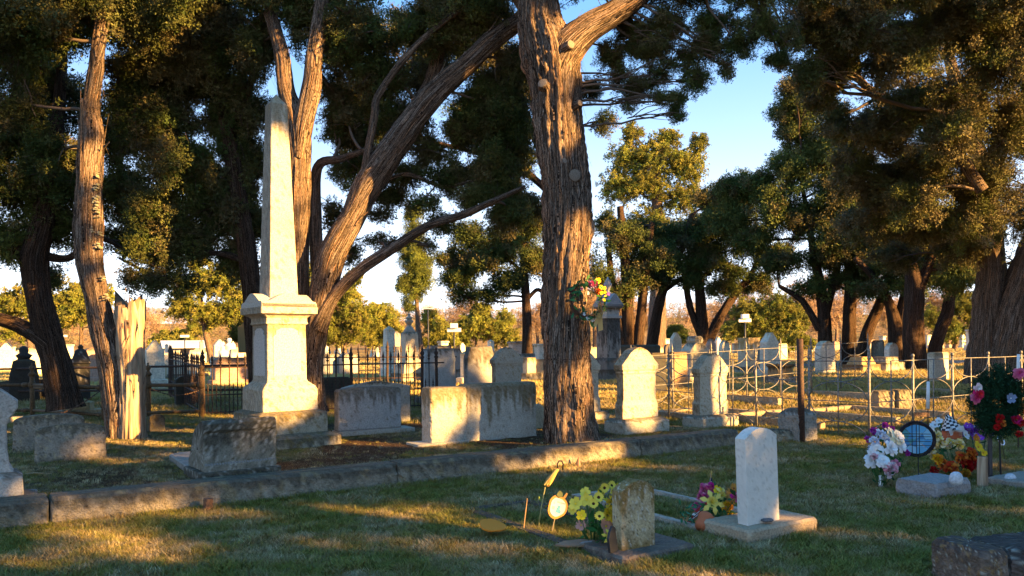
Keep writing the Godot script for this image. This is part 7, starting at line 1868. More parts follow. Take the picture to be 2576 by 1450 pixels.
func graves_far():
	# one of each kind, then copies
	var kinds := []
	var words := ["square topped", "round topped", "pillar", "wide low", "box", "pointed"]
	var shapes_ := [
		[[[-0.1, 0.36, 0.12], [0.78, 0.36, 0.12], [0.82, 0.32, 0.1]]],
		[[[-0.1, 0.30, 0.1], [0.72, 0.30, 0.1], [0.88, 0.22, 0.1], [0.96, 0.06, 0.1]]],
		[[[-0.1, 0.24, 0.24], [0.25, 0.22, 0.22], [0.26, 0.15, 0.15], [1.35, 0.13, 0.13], [1.45, 0.02, 0.02]]],
		[[[-0.1, 0.62, 0.2], [0.12, 0.62, 0.2], [0.13, 0.52, 0.13], [0.66, 0.52, 0.13], [0.72, 0.42, 0.12]]],
		[[[-0.1, 0.34, 0.3], [0.3, 0.34, 0.3], [0.32, 0.24, 0.22], [1.05, 0.24, 0.22], [1.08, 0.29, 0.27], [1.16, 0.27, 0.25]]],
		[[[-0.1, 0.30, 0.2], [0.2, 0.30, 0.2], [0.21, 0.24, 0.13], [0.9, 0.23, 0.12], [1.15, 0.03, 0.1]]],
	]
	var tones := [["white", Color(0.66, 0.64, 0.58)], ["cream", Color(0.52, 0.44, 0.31)], ["grey", Color(0.34, 0.34, 0.34)], ["pinkish", Color(0.45, 0.30, 0.25)], ["dark", Color(0.12, 0.11, 0.11)]]
	var proto := {}
	var spots := []
	# rows of graves, all turned alike; none where the near plots, the lane or the trees' feet are
	for i in 900:
		var d := 24.0 + 92.0 * pow(rng.randf(), 1.25)
		var x := r(-0.66, 0.66) * d
		var a := x * RV.x - d * RV.z
		var n := x * NV.x - d * NV.z * 1.0
		var p := Vector3(x, 0, -d)
		var along := p.dot(RV)
		var across: float = round(p.dot(NV) / 4.2) * 4.2
		p = RV * along + NV * across
		p.z = minf(p.z, -23.0)
		if absf(p.x / p.z) > 0.68: continue
		var keep: float = 0.34 if p.x > 0.12 * -p.z and -p.z < 50.0 else 1.0
		if rng.randf() > keep: continue
		var bad := false
		for s in spots:
			if Vector2(s.x - p.x, s.z - p.z).length() < 1.3:
				bad = true
				break
		var lx: float = (p.x + 4.0) * 0.97 + (p.z + 31.0) * -0.24
		var lz: float = (p.x + 4.0) * 0.24 + (p.z + 31.0) * 0.97
		if lx > -1.0 and lz > -0.8 and lz < 4.0: bad = true
		if bad: continue
		spots.append(p)
		if spots.size() >= 230: break
	for p in spots:
		var k := rng.randi_range(0, 5)
		if rng.randf() < 0.25: k = 0
		var c := rng.randi_range(0, 4)
		if rng.randf() < 0.45: c = 0
		var key := "%d_%d" % [k, c]
		var sl: float = p.x / -p.z
		var zone := "behind the crooked trunk and double trunk" if sl > 0.47 else ("among the grove trunks" if sl > 0.32 else ("below the small round shrub" if sl > 0.12 else ("beside the slender trunk" if sl > -0.06 else ("under the cypress" if sl > -0.18 else ("behind the leaning limb" if sl > -0.27 else ("near the white statue" if sl > -0.42 else ("before the shed" if sl > -0.5 else "behind the pipe fence")))))))
		var far_ := "far off" if -p.z > 75 else ("farther" if -p.z > 45 else "nearer")
		var lab := "%s %s headstone, %s, %s" % [tones[c][0], words[k], far_, zone]
		var grp := "%s %s headstones %s %s" % [tones[c][0], words[k], far_, zone]
		var s := r(0.85, 1.3)
		if not proto.has(key):
			var o := {base = tones[c][1], stain = GRIME if c != 0 else Color(0.36, 0.28, 0.16), drip = 0.12, rough = 0.004, step = 0.14, seed = k * 5.0 + c, chamfer = 0.02}
			proto[key] = grave("headstone", lab, "headstone", on_ground(p), [["tablet", shapes_[k][0], o]], ROW + r(-0.1, 0.1), grp, M.far_stone)
		else:
			copy_of(proto[key], on_ground(p), ROW + r(-0.1, 0.1), lab, grp).scale = Vector3(s, s * r(0.85, 1.15), s)

# ---------------------------------------------------------------- fences
func one(f: Callable) -> Mesh:
	var b := MB.new()
	f.call(b)
	return b.done()

func wire_run(label: String, from: Vector3, to: Vector3, n: int, spear: bool):
	var d := to - from
	d.y = 0
	var l := d.length()
	var t := thing("wire_fence", label, "fence", from, atan2(-d.z, d.x), "wire fence runs")
	var w := l / n
	var slope := func(x: float) -> float: return gh(from.x + d.x * x / l, from.z + d.z * x / l) - from.y
	var post := one(func(b):
		b.smooth(1)
		b.bar(Vector3(0, -0.1, 0), Vector3(0, 1.30, 0), 0.021, 0.021, 8)
		b.lathe([[0.03, 1.28], [0.035, 1.30], [0.012, 1.33], [0.02, 1.35], [0.024, 1.37], [0.002, 1.50]] if spear else [[0.021, 1.28], [0.028, 1.30], [0.03, 1.32], [0.018, 1.345]], 8))
	var pick := one(func(b):
		b.smooth(1)
		b.bar(Vector3(0, -0.1, 0), Vector3(0, 1.24, 0), 0.011, 0.011, 7))
	for i in n + 1:
		part("post", post, M.silver, t, Transform3D(Basis.from_euler(Vector3(r(-0.01, 0.01), 0, r(-0.012, 0.012))), Vector3(i * w, slope.call(i * w), 0)))
	for i in n:
		part("picket", pick, M.silver, t, Transform3D(Basis.from_euler(Vector3(r(-0.01, 0.01), 0, r(-0.012, 0.012))), Vector3((i + 0.5) * w, slope.call((i + 0.5) * w), 0)))
	for y in [1.24, 0.57]:
		var b := MB.new()
		b.smooth(1)
		var pts := []
		var rad := []
		for i in n * 2 + 1:
			pts.append(Vector3(i * w * 0.5, y + slope.call(i * w * 0.5) + r(-0.006, 0.006), 0.006))
			rad.append(0.008)
		b.pipe(pts, rad, 6)
		part("rail", b.done(), M.silver, t)
	for e in [[1.24, 0.90, -1.0], [0.90, 0.57, 1.0], [0.57, 0.24, -1.0], [0.24, -0.06, 1.0]]:
		var sc := one(func(b):
			b.smooth(1)
			var pts := []
			var rad := []
			for k in 15:
				var u := lerpf(-1, 1, k / 14.0)
				var arc := sqrt(maxf(0.0, 1.0 - u * u * 0.985))
				pts.append(Vector3(u * w * 0.5, lerpf(e[0], e[1], arc) if e[2] < 0 else lerpf(e[1], e[0], arc), -0.01 * e[2]))
				rad.append(0.009)
			b.pipe(pts, rad, 6))
		for i in n:
			part("scroll", sc, M.silver, t, Transform3D(Basis.from_euler(Vector3(r(-0.02, 0.02), 0, r(-0.012, 0.012))), Vector3((i + 0.5) * w, slope.call((i + 0.5) * w), 0)))

func picket_run(label: String, from: Vector3, to: Vector3, gap: float, dogs: bool):
	var d := to - from
	d.y = 0
	var l := d.length()
	var t := thing("picket_fence", label, "fence", from, atan2(-d.z, d.x), "iron picket fence runs")
	var n := int(l / gap)
	var slope := func(x: float) -> float: return gh(from.x + d.x * x / l, from.z + d.z * x / l) - from.y
	var pick := one(func(b):
		b.bar(Vector3(0, -0.05, 0), Vector3(0, 1.06, 0), 0.012, 0.012, 6)
		b.smooth(1)
		b.lathe([[0.012, 1.04], [0.03, 1.08], [0.012, 1.1], [0.024, 1.12], [0.026, 1.14], [0.002, 1.27]], 6))
	var dog := one(func(b):
		b.bar(Vector3(0, -0.05, 0), Vector3(0, 0.50, 0), 0.010, 0.010, 5)
		b.smooth(1)
		b.lathe([[0.010, 0.48], [0.022, 0.51], [0.010, 0.53], [0.02, 0.55], [0.002, 0.66]], 5))
	var post := one(func(b):
		b.bar(Vector3(0, -0.1, 0), Vector3(0, 1.1, 0), 0.034, 0.034, 8)
		b.smooth(1)
		b.lathe([[0.036, 1.08], [0.05, 1.11], [0.025, 1.14], [0.045, 1.18], [0.045, 1.21], [0.02, 1.25], [0.028, 1.27], [0.002, 1.36]], 8))
	for i in n + 1:
		var x := i * gap
		var big := i % 9 == 0 or i == n
		part("post" if big else "picket", post if big else pick, M.iron, t, Transform3D(Basis.from_euler(Vector3(r(-0.015, 0.015), 0, r(-0.015, 0.015))), Vector3(x, slope.call(x), 0)))
		if dogs and i < n: part("short_picket", dog, M.iron, t, Transform3D(Basis.IDENTITY, Vector3(x + gap * 0.5, slope.call(x), 0)))
	for y in [0.98, 0.42, 0.06]:
		var b := MB.new()
		b.bar(Vector3(0, y, 0), Vector3(l, y + slope.call(l), 0), 0.014, 0.014, 4)
		part("rail", b.done(), M.iron, t)

func fences():
	var c: Vector3 = Vector3(5.741, 0.000, -12.700)
	var back := c - NV * 6.4
	wire_run("silver wire scroll fence run with spear posts, going back behind the gothic headstones", c, Vector3(2.6, gh(2.6, -17.2), -17.2), 5, true)
	wire_run("silver wire scroll fence run catching gold sun, right of its near corner behind the flowers", c, on_ground(c + RV * 6.1), 5, false)
	wire_run("thin far run of the wire scroll fence, seen through the nearer runs", Vector3(2.6, gh(2.6, -17.2), -17.2), on_ground(Vector3(2.6, 0, -17.2) + RV * 8.5), 7, true)
	var a: Vector3 = Vector3(-6.313, 0.207, -16.100)
	picket_run("black iron picket fence side run left of the obelisk, seen end on", a, on_ground(Vector3(-9.004, 0.200, -20.639)), 0.27, false)
	picket_run("black iron picket fence front run passing behind the obelisk", a, on_ground(Vector3(-1.489, 0.447, -17.200)), 0.165, true)
	picket_run("far black iron picket fence run, behind the front one", on_ground(Vector3(-6.719, 0.286, -20.500)), on_ground(Vector3(-1.512, 0.371, -21.500)), 0.19, false)
	# pipe fence at left
	var posts := [Vector3(-10.033, 0.212, -16.460), Vector3(-7.896, 0.200, -15.220), Vector3(-7.322, 0.204, -15.840), Vector3(-6.204, 0.203, -15.700)]
	var pm := one(func(b):
		b.smooth(1)
		b.bar(Vector3(0, -0.1, 0), Vector3(0, 0.86, 0), 0.048, 0.046, 12)
		b.lathe([[0.052, 0.58], [0.066, 0.62], [0.066, 0.68], [0.052, 0.72]], 12)
		b.lathe([[0.06, 0.84], [0.075, 0.87], [0.035, 0.92], [0.028, 0.95], [0.055, 0.99], [0.045, 1.03], [0.012, 1.06], [0.022, 1.085], [0.004, 1.11]], 12))
	var t := thing("pipe_fence", "rusty ochre pipe rail fence with ball topped posts at the left, behind the rough slabs", "fence", posts[0], 0.0)
	for p in posts: part("post", pm, M.ochre, t, Transform3D(Basis.IDENTITY, p - posts[0]))
	var line := [Vector3(-13.5, gh(-13.5, -16.6), -16.6), posts[0], posts[1]]
	for e in [[line, 0.65, 0.034], [line, 0.12, 0.03], [[posts[2], posts[3]], 0.65, 0.036], [[posts[1], posts[3]], 0.13, 0.03], [[posts[2] + Vector3(-2.6, 0, -0.5), posts[2]], 0.6, 0.03]]:
		for i in e[0].size() - 1:
			var b := MB.new()
			b.smooth(1)
			var u: Vector3 = e[0][i] - posts[0] + Vector3(0, e[1], 0)
			var v: Vector3 = e[0][i + 1] - posts[0] + Vector3(0, e[1], 0)
			b.bar(u, v, e[2], e[2], 10)
			var s := (v - u).normalized()
			b.pipe([v - s * 0.22, v - s * 0.19, v - s * 0.13, v - s * 0.08], [e[2], e[2] * 1.5, e[2] * 1.5, e[2]], 10)
			part("rail", b.done(), M.ochre, t)
	var back_rail := MB.new()
	back_rail.bar(Vector3(-4, 0.9, -3.4), Vector3(4.5, 0.95, -2.6), 0.028, 0.028, 8)
	back_rail.bar(Vector3(-4, 0.35, -3.4), Vector3(4.5, 0.35, -2.6), 0.028, 0.028, 8)
	part("back_rails", back_rail.done(), M.iron, t)
	for e in [[posts[1] + Vector3(-0.05, 0.60, 0), posts[1] + Vector3(-1.25, 0.10, 0.25)], [posts[2] + Vector3(0, 0.6, 0), posts[2] + Vector3(1.0, 0.55, -0.3)]]:
		var ch := MB.new()
		ch.smooth(1)
		for i in 26:
			var f := i / 25.0
			var p: Vector3 = e[0].lerp(e[1], f) - posts[0] - Vector3(0, sin(f * PI) * 0.14, 0)
			var q: Vector3 = e[0].lerp(e[1], f + 0.034) - posts[0] - Vector3(0, sin((f + 0.034) * PI) * 0.14, 0)
			ch.bar(p, q, 0.016 if i % 2 else 0.008, 0.008 if i % 2 else 0.016, 5)
		part("chain", ch.done(), M.rust, t)

func name_sign(label: String, at: Vector3, hgt: float, w: float, text: String, box: bool, turn: float):
	var t := thing("name_sign", label, "sign", at, turn)
	var b := MB.new()
	b.smooth(1)
	b.bar(Vector3(0, -0.1, 0), Vector3(0, hgt - w * 0.26, 0), w * 0.055, w * 0.055, 8)
	part("pole", b.done(), M.black, t)
	var p := MB.new()
	p.box(Vector3(-w * 0.5, hgt - w * 0.27, -0.012), Vector3(w * 0.5, hgt, 0.012), 0.004)
	part("plate", p.done(), M.white, t)
	if text:
		var tm := TextMesh.new()
		tm.text = text
		var f := SystemFont.new()
		f.font_names = PackedStringArray(["Droid Sans"])
		tm.font = f
		tm.font_size = 32
		tm.pixel_size = w * 0.0053
		tm.depth = 0.004
		part("lettering", tm, M.black, t, Transform3D(Basis.IDENTITY, Vector3(0, hgt - w * 0.135, 0.015)))
	if box:
		var c := MB.new()
		c.box(Vector3(-w * 0.26, hgt + 0.004, -w * 0.2), Vector3(w * 0.26, hgt + w * 0.34, w * 0.2), 0.01)
		part("top_plate", c.done(), M.white, t)

func small_things():
	name_sign("white name board on a black pole, the tallest one, right of the cypress", Vector3(-4.029, 0.500, -38.000), 2.970, 0.56, "C E SOMES", false, -0.15)
	name_sign("white name board with a box on top, behind the slim shaded headstone", Vector3(-3.809, 0.500, -52.000), 2.170, 0.92, "", true, 0.0)
	name_sign("white name board with a box on top, right of the small round shrub", Vector3(14.803, 0.500, -50.000), 2.508, 0.82, "", true, 0.1)
	name_sign("white name board on a thin pole before the shed", Vector3(-24.918, 0.500, -60.000), 2.070, 0.7, "", false, 0.0)
	name_sign("white name board peeping out right of the leaning juniper trunk", Vector3(-34.150, 0.500, -60.000), 2.183, 0.6, "", false, 0.0)
	# white marker tubes on the right
	for e in [["thin grey pole with a white tube, before the wire fence, left of the checked hat", Vector3(5.792, 0.000, -11.021), 1.30, 0.62, 1.0], ["thin pole with a white tube on it at the far right, behind the dark wreath", Vector3(7.241, 0.000, -11.304), 1.65, 0.95, 1.36]]:
		var t := thing("marker_pole", e[0], "pole", e[1], 0.0)
		var b := MB.new()
		b.bar(Vector3(0, -0.05, 0), Vector3(0.03, e[2], 0), 0.008, 0.006, 6)
		part("rod", b.done(), M.iron, t)
		var w := MB.new()
		w.smooth(1)
		w.bar(Vector3(0.012, e[3], 0), Vector3(0.022, e[4], 0), 0.026, 0.02, 10)
		part("tube", w.done(), M.white, t)
	# litter in the lawn
	for e in [[Vector3(5.136, 0.000, -11.854), 0.16, 0.05, "white stick lying on the dark lawn left of the white rose bouquet"], [Vector3(4.073, 0.000, -10.241), 0.2, 0.9, "pale twig lying on the lawn right of the marble headstone"], [Vector3(1.518, 0.000, -9.764), 0.3, 0.5, "dry twig on the lawn in front of the kerb wall's sunlit stretch"], [Vector3(-0.850, 0.200, -9.820), 0.3, -0.3, "dry twig on the bare earth before the broad headstone"], [Vector3(-5.325, 0.200, -8.780), 0.35, 0.05, "pale stick on the grass before the rough slabs"], [Vector3(1.294, 0.000, -6.473), 0.22, -0.4, "curved dry twig on the grass right of the mossy headstone"]]:
		var b := MB.new()
		b.smooth(1)
		b.pipe([Vector3(-e[1] * 0.5, 0.012, 0), Vector3(0, 0.03, 0.03), Vector3(e[1] * 0.5, 0.014, 0)], [0.006, 0.007, 0.003], 5)
		tag(part("twig", b.done(), M.dry, self, Transform3D(Basis.from_euler(Vector3(0, e[2], 0)), e[0])), e[3], "twig")
	var cone: Vector3 = Vector3(0.708, 0.000, -10.012)
	var ct := MB.new()
	ct.color = Color(0.20, 0.11, 0.06)
	ct.bar(Vector3(0, 0, 0), Vector3(0.01, 0.14, 0), 0.05, 0.004, 7)
	tag(part("cone_stub", ct.done(), M.colored, self, Transform3D(Basis.IDENTITY, cone + Vector3(0.12, 0, -0.1))), "small brown pointed stub against the kerb wall near the hook", "stub")
	var gl := MB.new()
	gl.color = Color(0.75, 0.75, 0.8)
	for k in 7: gl.box(Vector3(-0.05 + k * 0.014, 0.0, -0.02), Vector3(-0.04 + k * 0.014, 0.02 + 0.02 * sin(k), 0.02), 0.003)
	tag(part("foil_scrap", gl.done(), plain(Color(0.75, 0.76, 0.8), 0.2, 0.9), self, Transform3D(Basis.IDENTITY, Vector3(4.718, 0.000, -9.125))), "shiny crumpled foil scrap on the lawn below the round glass panel", "scrap")

# ---------------------------------------------------------------- flowers and offerings
func petal(b: MB, base: Vector3, dir: Vector3, up: Vector3, l: float, w: float, curl: float, c0: Color, c1: Color, tip := 0.5):
	var side := dir.cross(up).normalized()
	up = side.cross(dir).normalized()
	var m := base + dir * l * 0.55 + up * curl * l * 0.25
	var e := base + dir * l + up * curl * l
	var b0 := side * w * 0.18
	b.vc(base - b0, c0)
	b.vc(m - side * w * 0.5, c1)
	b.vc(m + side * w * 0.5, c1)
	b.vc(base - b0, c0)
	b.vc(m + side * w * 0.5, c1)
	b.vc(base + b0, c0)
	b.vc(m - side * w * 0.5, c1)
	b.vc(e - side * w * 0.5 * tip, c1)
	b.vc(e + side * w * 0.5 * tip, c1)
	b.vc(m - side * w * 0.5, c1)
	b.vc(e + side * w * 0.5 * tip, c1)
	b.vc(m + side * w * 0.5, c1)

func flower_mesh(kind: String, c: Color, c2: Color) -> Mesh:
	var key := "%s %s %s" % [kind, c.to_html(), c2.to_html()]
	if shapes.has(key): return shapes[key]
	var g := RandomNumberGenerator.new()
	g.seed = hash(key)
	var b := MB.new()
	b.flat()
	if kind == "daisy":
		for ring in 2:
			for i in 13:
				var a := TAU * (i + ring * 0.5) / 13
				petal(b, Vector3(0, 0.02 * ring, 0), Vector3(cos(a), 0.25 + 0.2 * ring, sin(a)).normalized(), Vector3.UP, g.randf_range(0.85, 1.0), 0.34, g.randf_range(-0.1, 0.15), c * 0.8, c, 0.35)
		b.color = c2
		b.lathe([[0.34, 0.0], [0.32, 0.12], [0.2, 0.2], [0.02, 0.22]], 9)
	elif kind == "lily":
		for i in 6:
			var a := TAU * i / 6
			petal(b, Vector3.ZERO, Vector3(cos(a) * 0.8, 0.75, sin(a) * 0.8).normalized(), Vector3.UP, 0.55, 0.42, -0.12, c * 0.7, c, 1.0)
			var o := Vector3(cos(a) * 0.8, 0.75, sin(a) * 0.8).normalized() * 0.53
			petal(b, o, Vector3(cos(a), 0.12, sin(a)).normalized(), Vector3.UP, 0.62, 0.44, -0.5, c, c * 1.05, 0.12)
		for i in 5:
			b.color = c2
			var a := TAU * i / 5
			b.bar(Vector3.ZERO, Vector3(cos(a) * 0.2, 0.75, sin(a) * 0.2), 0.018, 0.025, 4)
	elif kind == "ruffle":
		for i in 46:
			var z := g.randf_range(-0.15, 1.0)
			var a := g.randf_range(0, TAU)
			var q := sqrt(maxf(0.0, 1 - z * z))
			var d := Vector3(q * cos(a), z, q * sin(a))
			petal(b, d * 0.25, d, Vector3(g.randf_range(-1, 1), g.randf_range(-1, 1), g.randf_range(-1, 1)), g.randf_range(0.45, 0.75), g.randf_range(0.4, 0.62), g.randf_range(-0.5, 0.5), c * 0.75, mixc(c, c2, g.randf()), 0.9)
	elif kind == "rose":
		for i in 22:
			var f := i / 21.0
			var a := i * 2.4
			var tilt := lerpf(1.9, 0.05, f)
			var d := Vector3(cos(a), tilt, sin(a)).normalized()
			petal(b, Vector3(cos(a) * 0.1 * f, 0.0, sin(a) * 0.1 * f), d, -Vector3(cos(a), -0.4, sin(a)), lerpf(0.55, 1.0, f), lerpf(0.4, 0.85, f), lerpf(-0.3, -0.45, f), c * 0.8, mixc(c, c2, 0.5 * f), 0.85)
	else:  # blossom: five broad petals
		for i in 5:
			var a := TAU * i / 5
			petal(b, Vector3.ZERO, Vector3(cos(a), 0.35, sin(a)).normalized(), Vector3.UP, g.randf_range(0.85, 1.05), 0.85, g.randf_range(-0.2, 0.2), c * 0.8, c, 0.75)
		b.color = c2
		b.lathe([[0.14, 0.0], [0.12, 0.15], [0.02, 0.2]], 6)
	shapes[key] = b.done()
	return shapes[key]

func bloom(t: Node, kind: String, c: Color, c2: Color, p: Vector3, dir: Vector3, s: float, called := "flower"):
	return part(called, flower_mesh(kind, c, c2), M.petal, t, Transform3D(basis_to(dir, r(0, TAU)).scaled(Vector3(s, s, s)), p))

func leaf_mesh(c: Color) -> Mesh:
	var key := "leaf" + c.to_html()
	if shapes.has(key): return shapes[key]
	var b := MB.new()
	petal(b, Vector3.ZERO, Vector3.UP, Vector3(0, 0, 1), 1.0, 0.42, 0.3, c * 0.8, c, 0.08)
	shapes[key] = b.done()
	return shapes[key]

func stem(b: MB, from: Vector3, to: Vector3, w := 0.004):
	b.pipe([from, from.lerp(to, 0.5) + Vector3(r(-0.012, 0.012), 0, r(-0.012, 0.012)), to], [w, w, w * 0.8], 5)

# heads: [kind, colour, second colour, place, size]
func bouquet(called: String, label: String, foot: Vector3, heads: Array, leaf_c: Color, n_leaves: int, spread: float, face := Vector3(0.1, 0.4, 0.9)) -> Node3D:
	var t := thing(called, label, "flowers", foot, 0.0)
	var b := MB.new()
	b.smooth(1)
	b.color = Color(0.04, 0.13, 0.03)
	for h in heads:
		var p: Vector3 = h[3] - foot
		stem(b, Vector3(p.x * 0.12, 0.0, p.z * 0.12), p - face * h[4] * 0.3)
		bloom(t, h[0], h[1], h[2], p, (face + Vector3(p.x * 2.2, 0.1, p.z) + rv(0.25)).normalized(), h[4])
	part("stems", b.done(), M.colored, t)
	var hs: Array = heads
	for i in n_leaves:
		var h: Array = hs[rng.randi_range(0, hs.size() - 1)]
		var p: Vector3 = (h[3] - foot) * r(0.3, 0.95) + rv(spread * 0.3)
		var s := r(0.06, 0.13) * clampf(spread * 5.0, 0.5, 1.2)
		part("leaf", leaf_mesh(leaf_c), M.petal, t, Transform3D(basis_to(unit() + Vector3(0, 0.5, 0.3), r(0, TAU)).scaled(Vector3(s, s, s)), p))
	return t

const YEL := Color(0.80, 0.56, 0.02)
const PYEL := Color(0.82, 0.62, 0.08)
const ORN := Color(0.62, 0.22, 0.03)
const RED := Color(0.42, 0.015, 0.015)
const MAG := Color(0.55, 0.02, 0.22)
const PINK := Color(0.68, 0.25, 0.34)
const WHT := Color(0.74, 0.74, 0.72)
const LBLUE := Color(0.36, 0.47, 0.70)
const PURP := Color(0.22, 0.05, 0.38)
const EYE := Color(0.045, 0.015, 0.008)
const LEAFG := Color(0.035, 0.13, 0.03)

func offerings():
	var d := 6.0
	var yb: Vector3 = Vector3(0.617, 0.000, -6.188)
	bouquet("yellow_bouquet", "bouquet of yellow silk flowers and small sunflowers left of the mossy headstone", yb, [
		["blossom", PYEL, YEL, Vector3(0.466, 0.384, -5.950), 0.055], ["blossom", PYEL, YEL, Vector3(0.550, 0.413, -5.950), 0.052], ["blossom", YEL, PYEL, Vector3(0.505, 0.305, -5.900), 0.045], ["blossom", PYEL, YEL, Vector3(0.445, 0.332, -6.000), 0.04], ["blossom", PYEL, YEL, Vector3(0.548, 0.449, -6.050), 0.045],
		["daisy", PYEL, EYE, Vector3(0.640, 0.430, -5.950), 0.045], ["daisy", PYEL, EYE, Vector3(0.598, 0.389, -5.920), 0.042], ["daisy", PYEL, EYE, Vector3(0.689, 0.493, -6.000), 0.042], ["daisy", PYEL, EYE, Vector3(0.750, 0.501, -6.050), 0.04], ["daisy", PYEL, EYE, Vector3(0.764, 0.461, -6.000), 0.042], ["daisy", PYEL, EYE, Vector3(0.637, 0.302, -5.880), 0.042], ["daisy", YEL, EYE, Vector3(0.670, 0.459, -6.050), 0.036], ["daisy", YEL, EYE, Vector3(0.805, 0.479, -6.100), 0.04],
		["ruffle", YEL, PYEL, Vector3(0.744, 0.367, -6.020), 0.07], ["ruffle", YEL, PYEL, Vector3(0.717, 0.286, -6.000), 0.065], ["ruffle", YEL, ORN, Vector3(0.778, 0.293, -6.050), 0.06], ["ruffle", PYEL, YEL, Vector3(0.789, 0.391, -6.080), 0.055],
		["blossom", Color(0.55, 0.26, 0.16), YEL, Vector3(0.692, 0.211, -5.950), 0.06], ["blossom", Color(0.50, 0.14, 0.04), YEL, Vector3(0.745, 0.168, -6.000), 0.055], ["blossom", Color(0.55, 0.28, 0.22), YEL, Vector3(0.514, 0.199, -6.050), 0.045], ["lily", PYEL, YEL, Vector3(0.703, 0.142, -5.900), 0.06]], LEAFG, 46, 0.16)
	# paper pumpkin on a stick
	var ps: Vector3 = Vector3(0.313, 0.000, -6.590)
	var t := thing("pumpkin_sign", "tilted pumpkin shaped sign with white face on a stick, left of the yellow bouquet", "sign", ps, 0.15)
	t.rotation.z = -0.22
	var pump := PackedVector2Array()
	for i in 28:
		var a := TAU * i / 28
		var q := 1.0 - 0.10 * pow(absf(cos(a * 1.5 + PI / 2)), 6.0) - (0.10 if absf(angle_difference(a, PI / 2)) < 0.25 else 0.0)
		pump.append(Vector2(cos(a) * 0.085 * q, 0.235 + sin(a) * 0.105 * q))
	var inner := PackedVector2Array()
	for p in pump: inner.append((p - Vector2(0, 0.235)) * 0.80 + Vector2(0, 0.235))
	var b := MB.new()
	b.color = Color(0.50, 0.22, 0.045)
	b.plate(pump, -0.006, 0.006)
	part("board", b.done(), M.colored, t)
	b = MB.new()
	b.color = Color(0.42, 0.46, 0.52)
	b.plate(inner, 0.005, 0.009)
	part("painted_face", b.done(), M.colored, t)
	b = MB.new()
	b.color = Color(0.09, 0.30, 0.46)
	b.plate(PackedVector2Array([Vector2(-0.01, 0.19), Vector2(0.03, 0.185), Vector2(0.035, 0.205), Vector2(0.02, 0.22), Vector2(0.03, 0.245), Vector2(0.005, 0.25), Vector2(-0.005, 0.22)]), 0.008, 0.0105)
	b.color = Color(0.50, 0.30, 0.34)
	b.plate(PackedVector2Array([Vector2(-0.045, 0.215), Vector2(-0.025, 0.21), Vector2(-0.025, 0.235), Vector2(-0.045, 0.24)]), 0.008, 0.0105)
	for i in 7:
		b.color = Color(0.55, 0.30, 0.30)
		b.box(Vector3(-0.01 + i * 0.010, 0.272 - 0.001 * i, 0.008), Vector3(-0.004 + i * 0.010, 0.283 - 0.001 * i, 0.0105))
	b.color = Color(0.25, 0.3, 0.4)
	b.plate(PackedVector2Array([Vector2(-0.04, 0.26), Vector2(-0.03, 0.255), Vector2(-0.03, 0.27), Vector2(-0.038, 0.275)]), 0.008, 0.0105)
	part("painted_marks", b.done(), M.colored, t)
	b = MB.new()
	b.color = Color(0.42, 0.2, 0.05)
	b.plate(PackedVector2Array([Vector2(0.03, 0.32), Vector2(0.05, 0.315), Vector2(0.065, 0.36), Vector2(0.05, 0.365)]), -0.006, 0.006)
	b.color = Color(0.12, 0.13, 0.04)
	b.plate(PackedVector2Array([Vector2(-0.03, 0.33), Vector2(0.0, 0.315), Vector2(0.025, 0.33), Vector2(0.015, 0.36), Vector2(-0.01, 0.375), Vector2(-0.025, 0.355)]), 0.0, 0.012)
	part("stalk_and_leaf", b.done(), M.colored, t)
	b = MB.new()
	b.bar(Vector3(0, -0.03, -0.01), Vector3(0, 0.15, -0.01), 0.004, 0.004, 5)
	part("stick", b.done(), M.dry, t)
	# pumpkin board lying flat
	t = thing("fallen_pumpkin_board", "flat orange pumpkin shaped board lying on the dark grave frame, lit by the sun", "sign", Vector3(-0.062, 0.055, -6.588), 0.35)
	b = MB.new()
	b.color = Color(0.72, 0.22, 0.01)
	b.plate(pump, -0.006, 0.006)
	var bd := part("board", b.done(), M.colored, t, Transform3D(Basis.from_euler(Vector3(-1.12, 0.5, 1.35)), Vector3(0.12, 0.03, 0.0)))
	bd.scale = Vector3(1, 1.25, 1)
	b = MB.new()
	b.color = Color(0.42, 0.22, 0.04)
	b.bar(Vector3(-0.13, 0.02, -0.03), Vector3(-0.2, 0.012, -0.01), 0.012, 0.008, 6)
	part("stalk", b.done(), M.colored, t)
	# ear of corn on a hooked stalk
	var cs: Vector3 = Vector3(0.199, 0.000, -6.666)
	t = thing("corn_stake", "artificial ear of corn on a leaning stalk, small dark hook at its tip", "garden stake", cs, 0.0)
	b = MB.new()
	b.smooth(1)
	b.color = Color(0.34, 0.30, 0.10)
	var top: Vector3 = Vector3(0.267, 0.387, -6.660) - cs
	b.pipe([Vector3.ZERO, top * 0.5 + Vector3(-0.006, 0, 0), top], [0.005, 0.005, 0.004], 6)
	part("stalk", b.done(), M.colored, t)
	var tip: Vector3 = Vector3(0.378, 0.540, -6.680) - cs
	b = MB.new()
	b.smooth(1)
	b.color = Color(0.40, 0.20, 0.04)
	b.pipe([top, top.lerp(tip, 0.1), top.lerp(tip, 0.35), top.lerp(tip, 0.7), tip], [0.008, 0.026, 0.03, 0.02, 0.005], 9)
	part("ear", b.done(), M.colored, t)
	for k in 3:
		b = MB.new()
		var off := Vector3(0.026 - 0.022 * k, 0.006, 0.022)
		for i in 13:
			b.color = Color(0.66, 0.48, 0.10) if k == 0 else Color(0.42, 0.36, 0.10)
			var c: Vector3 = top.lerp(tip, 0.1 + i * 0.066) + off * (1.0 - 0.05 * i)
			b.box(c - Vector3(0.006, 0.006, 0.006), c + Vector3(0.006, 0.007, 0.006), 0.003)
		part("kernels", b.done(), M.colored, t)
	b = MB.new()
	b.smooth(1)
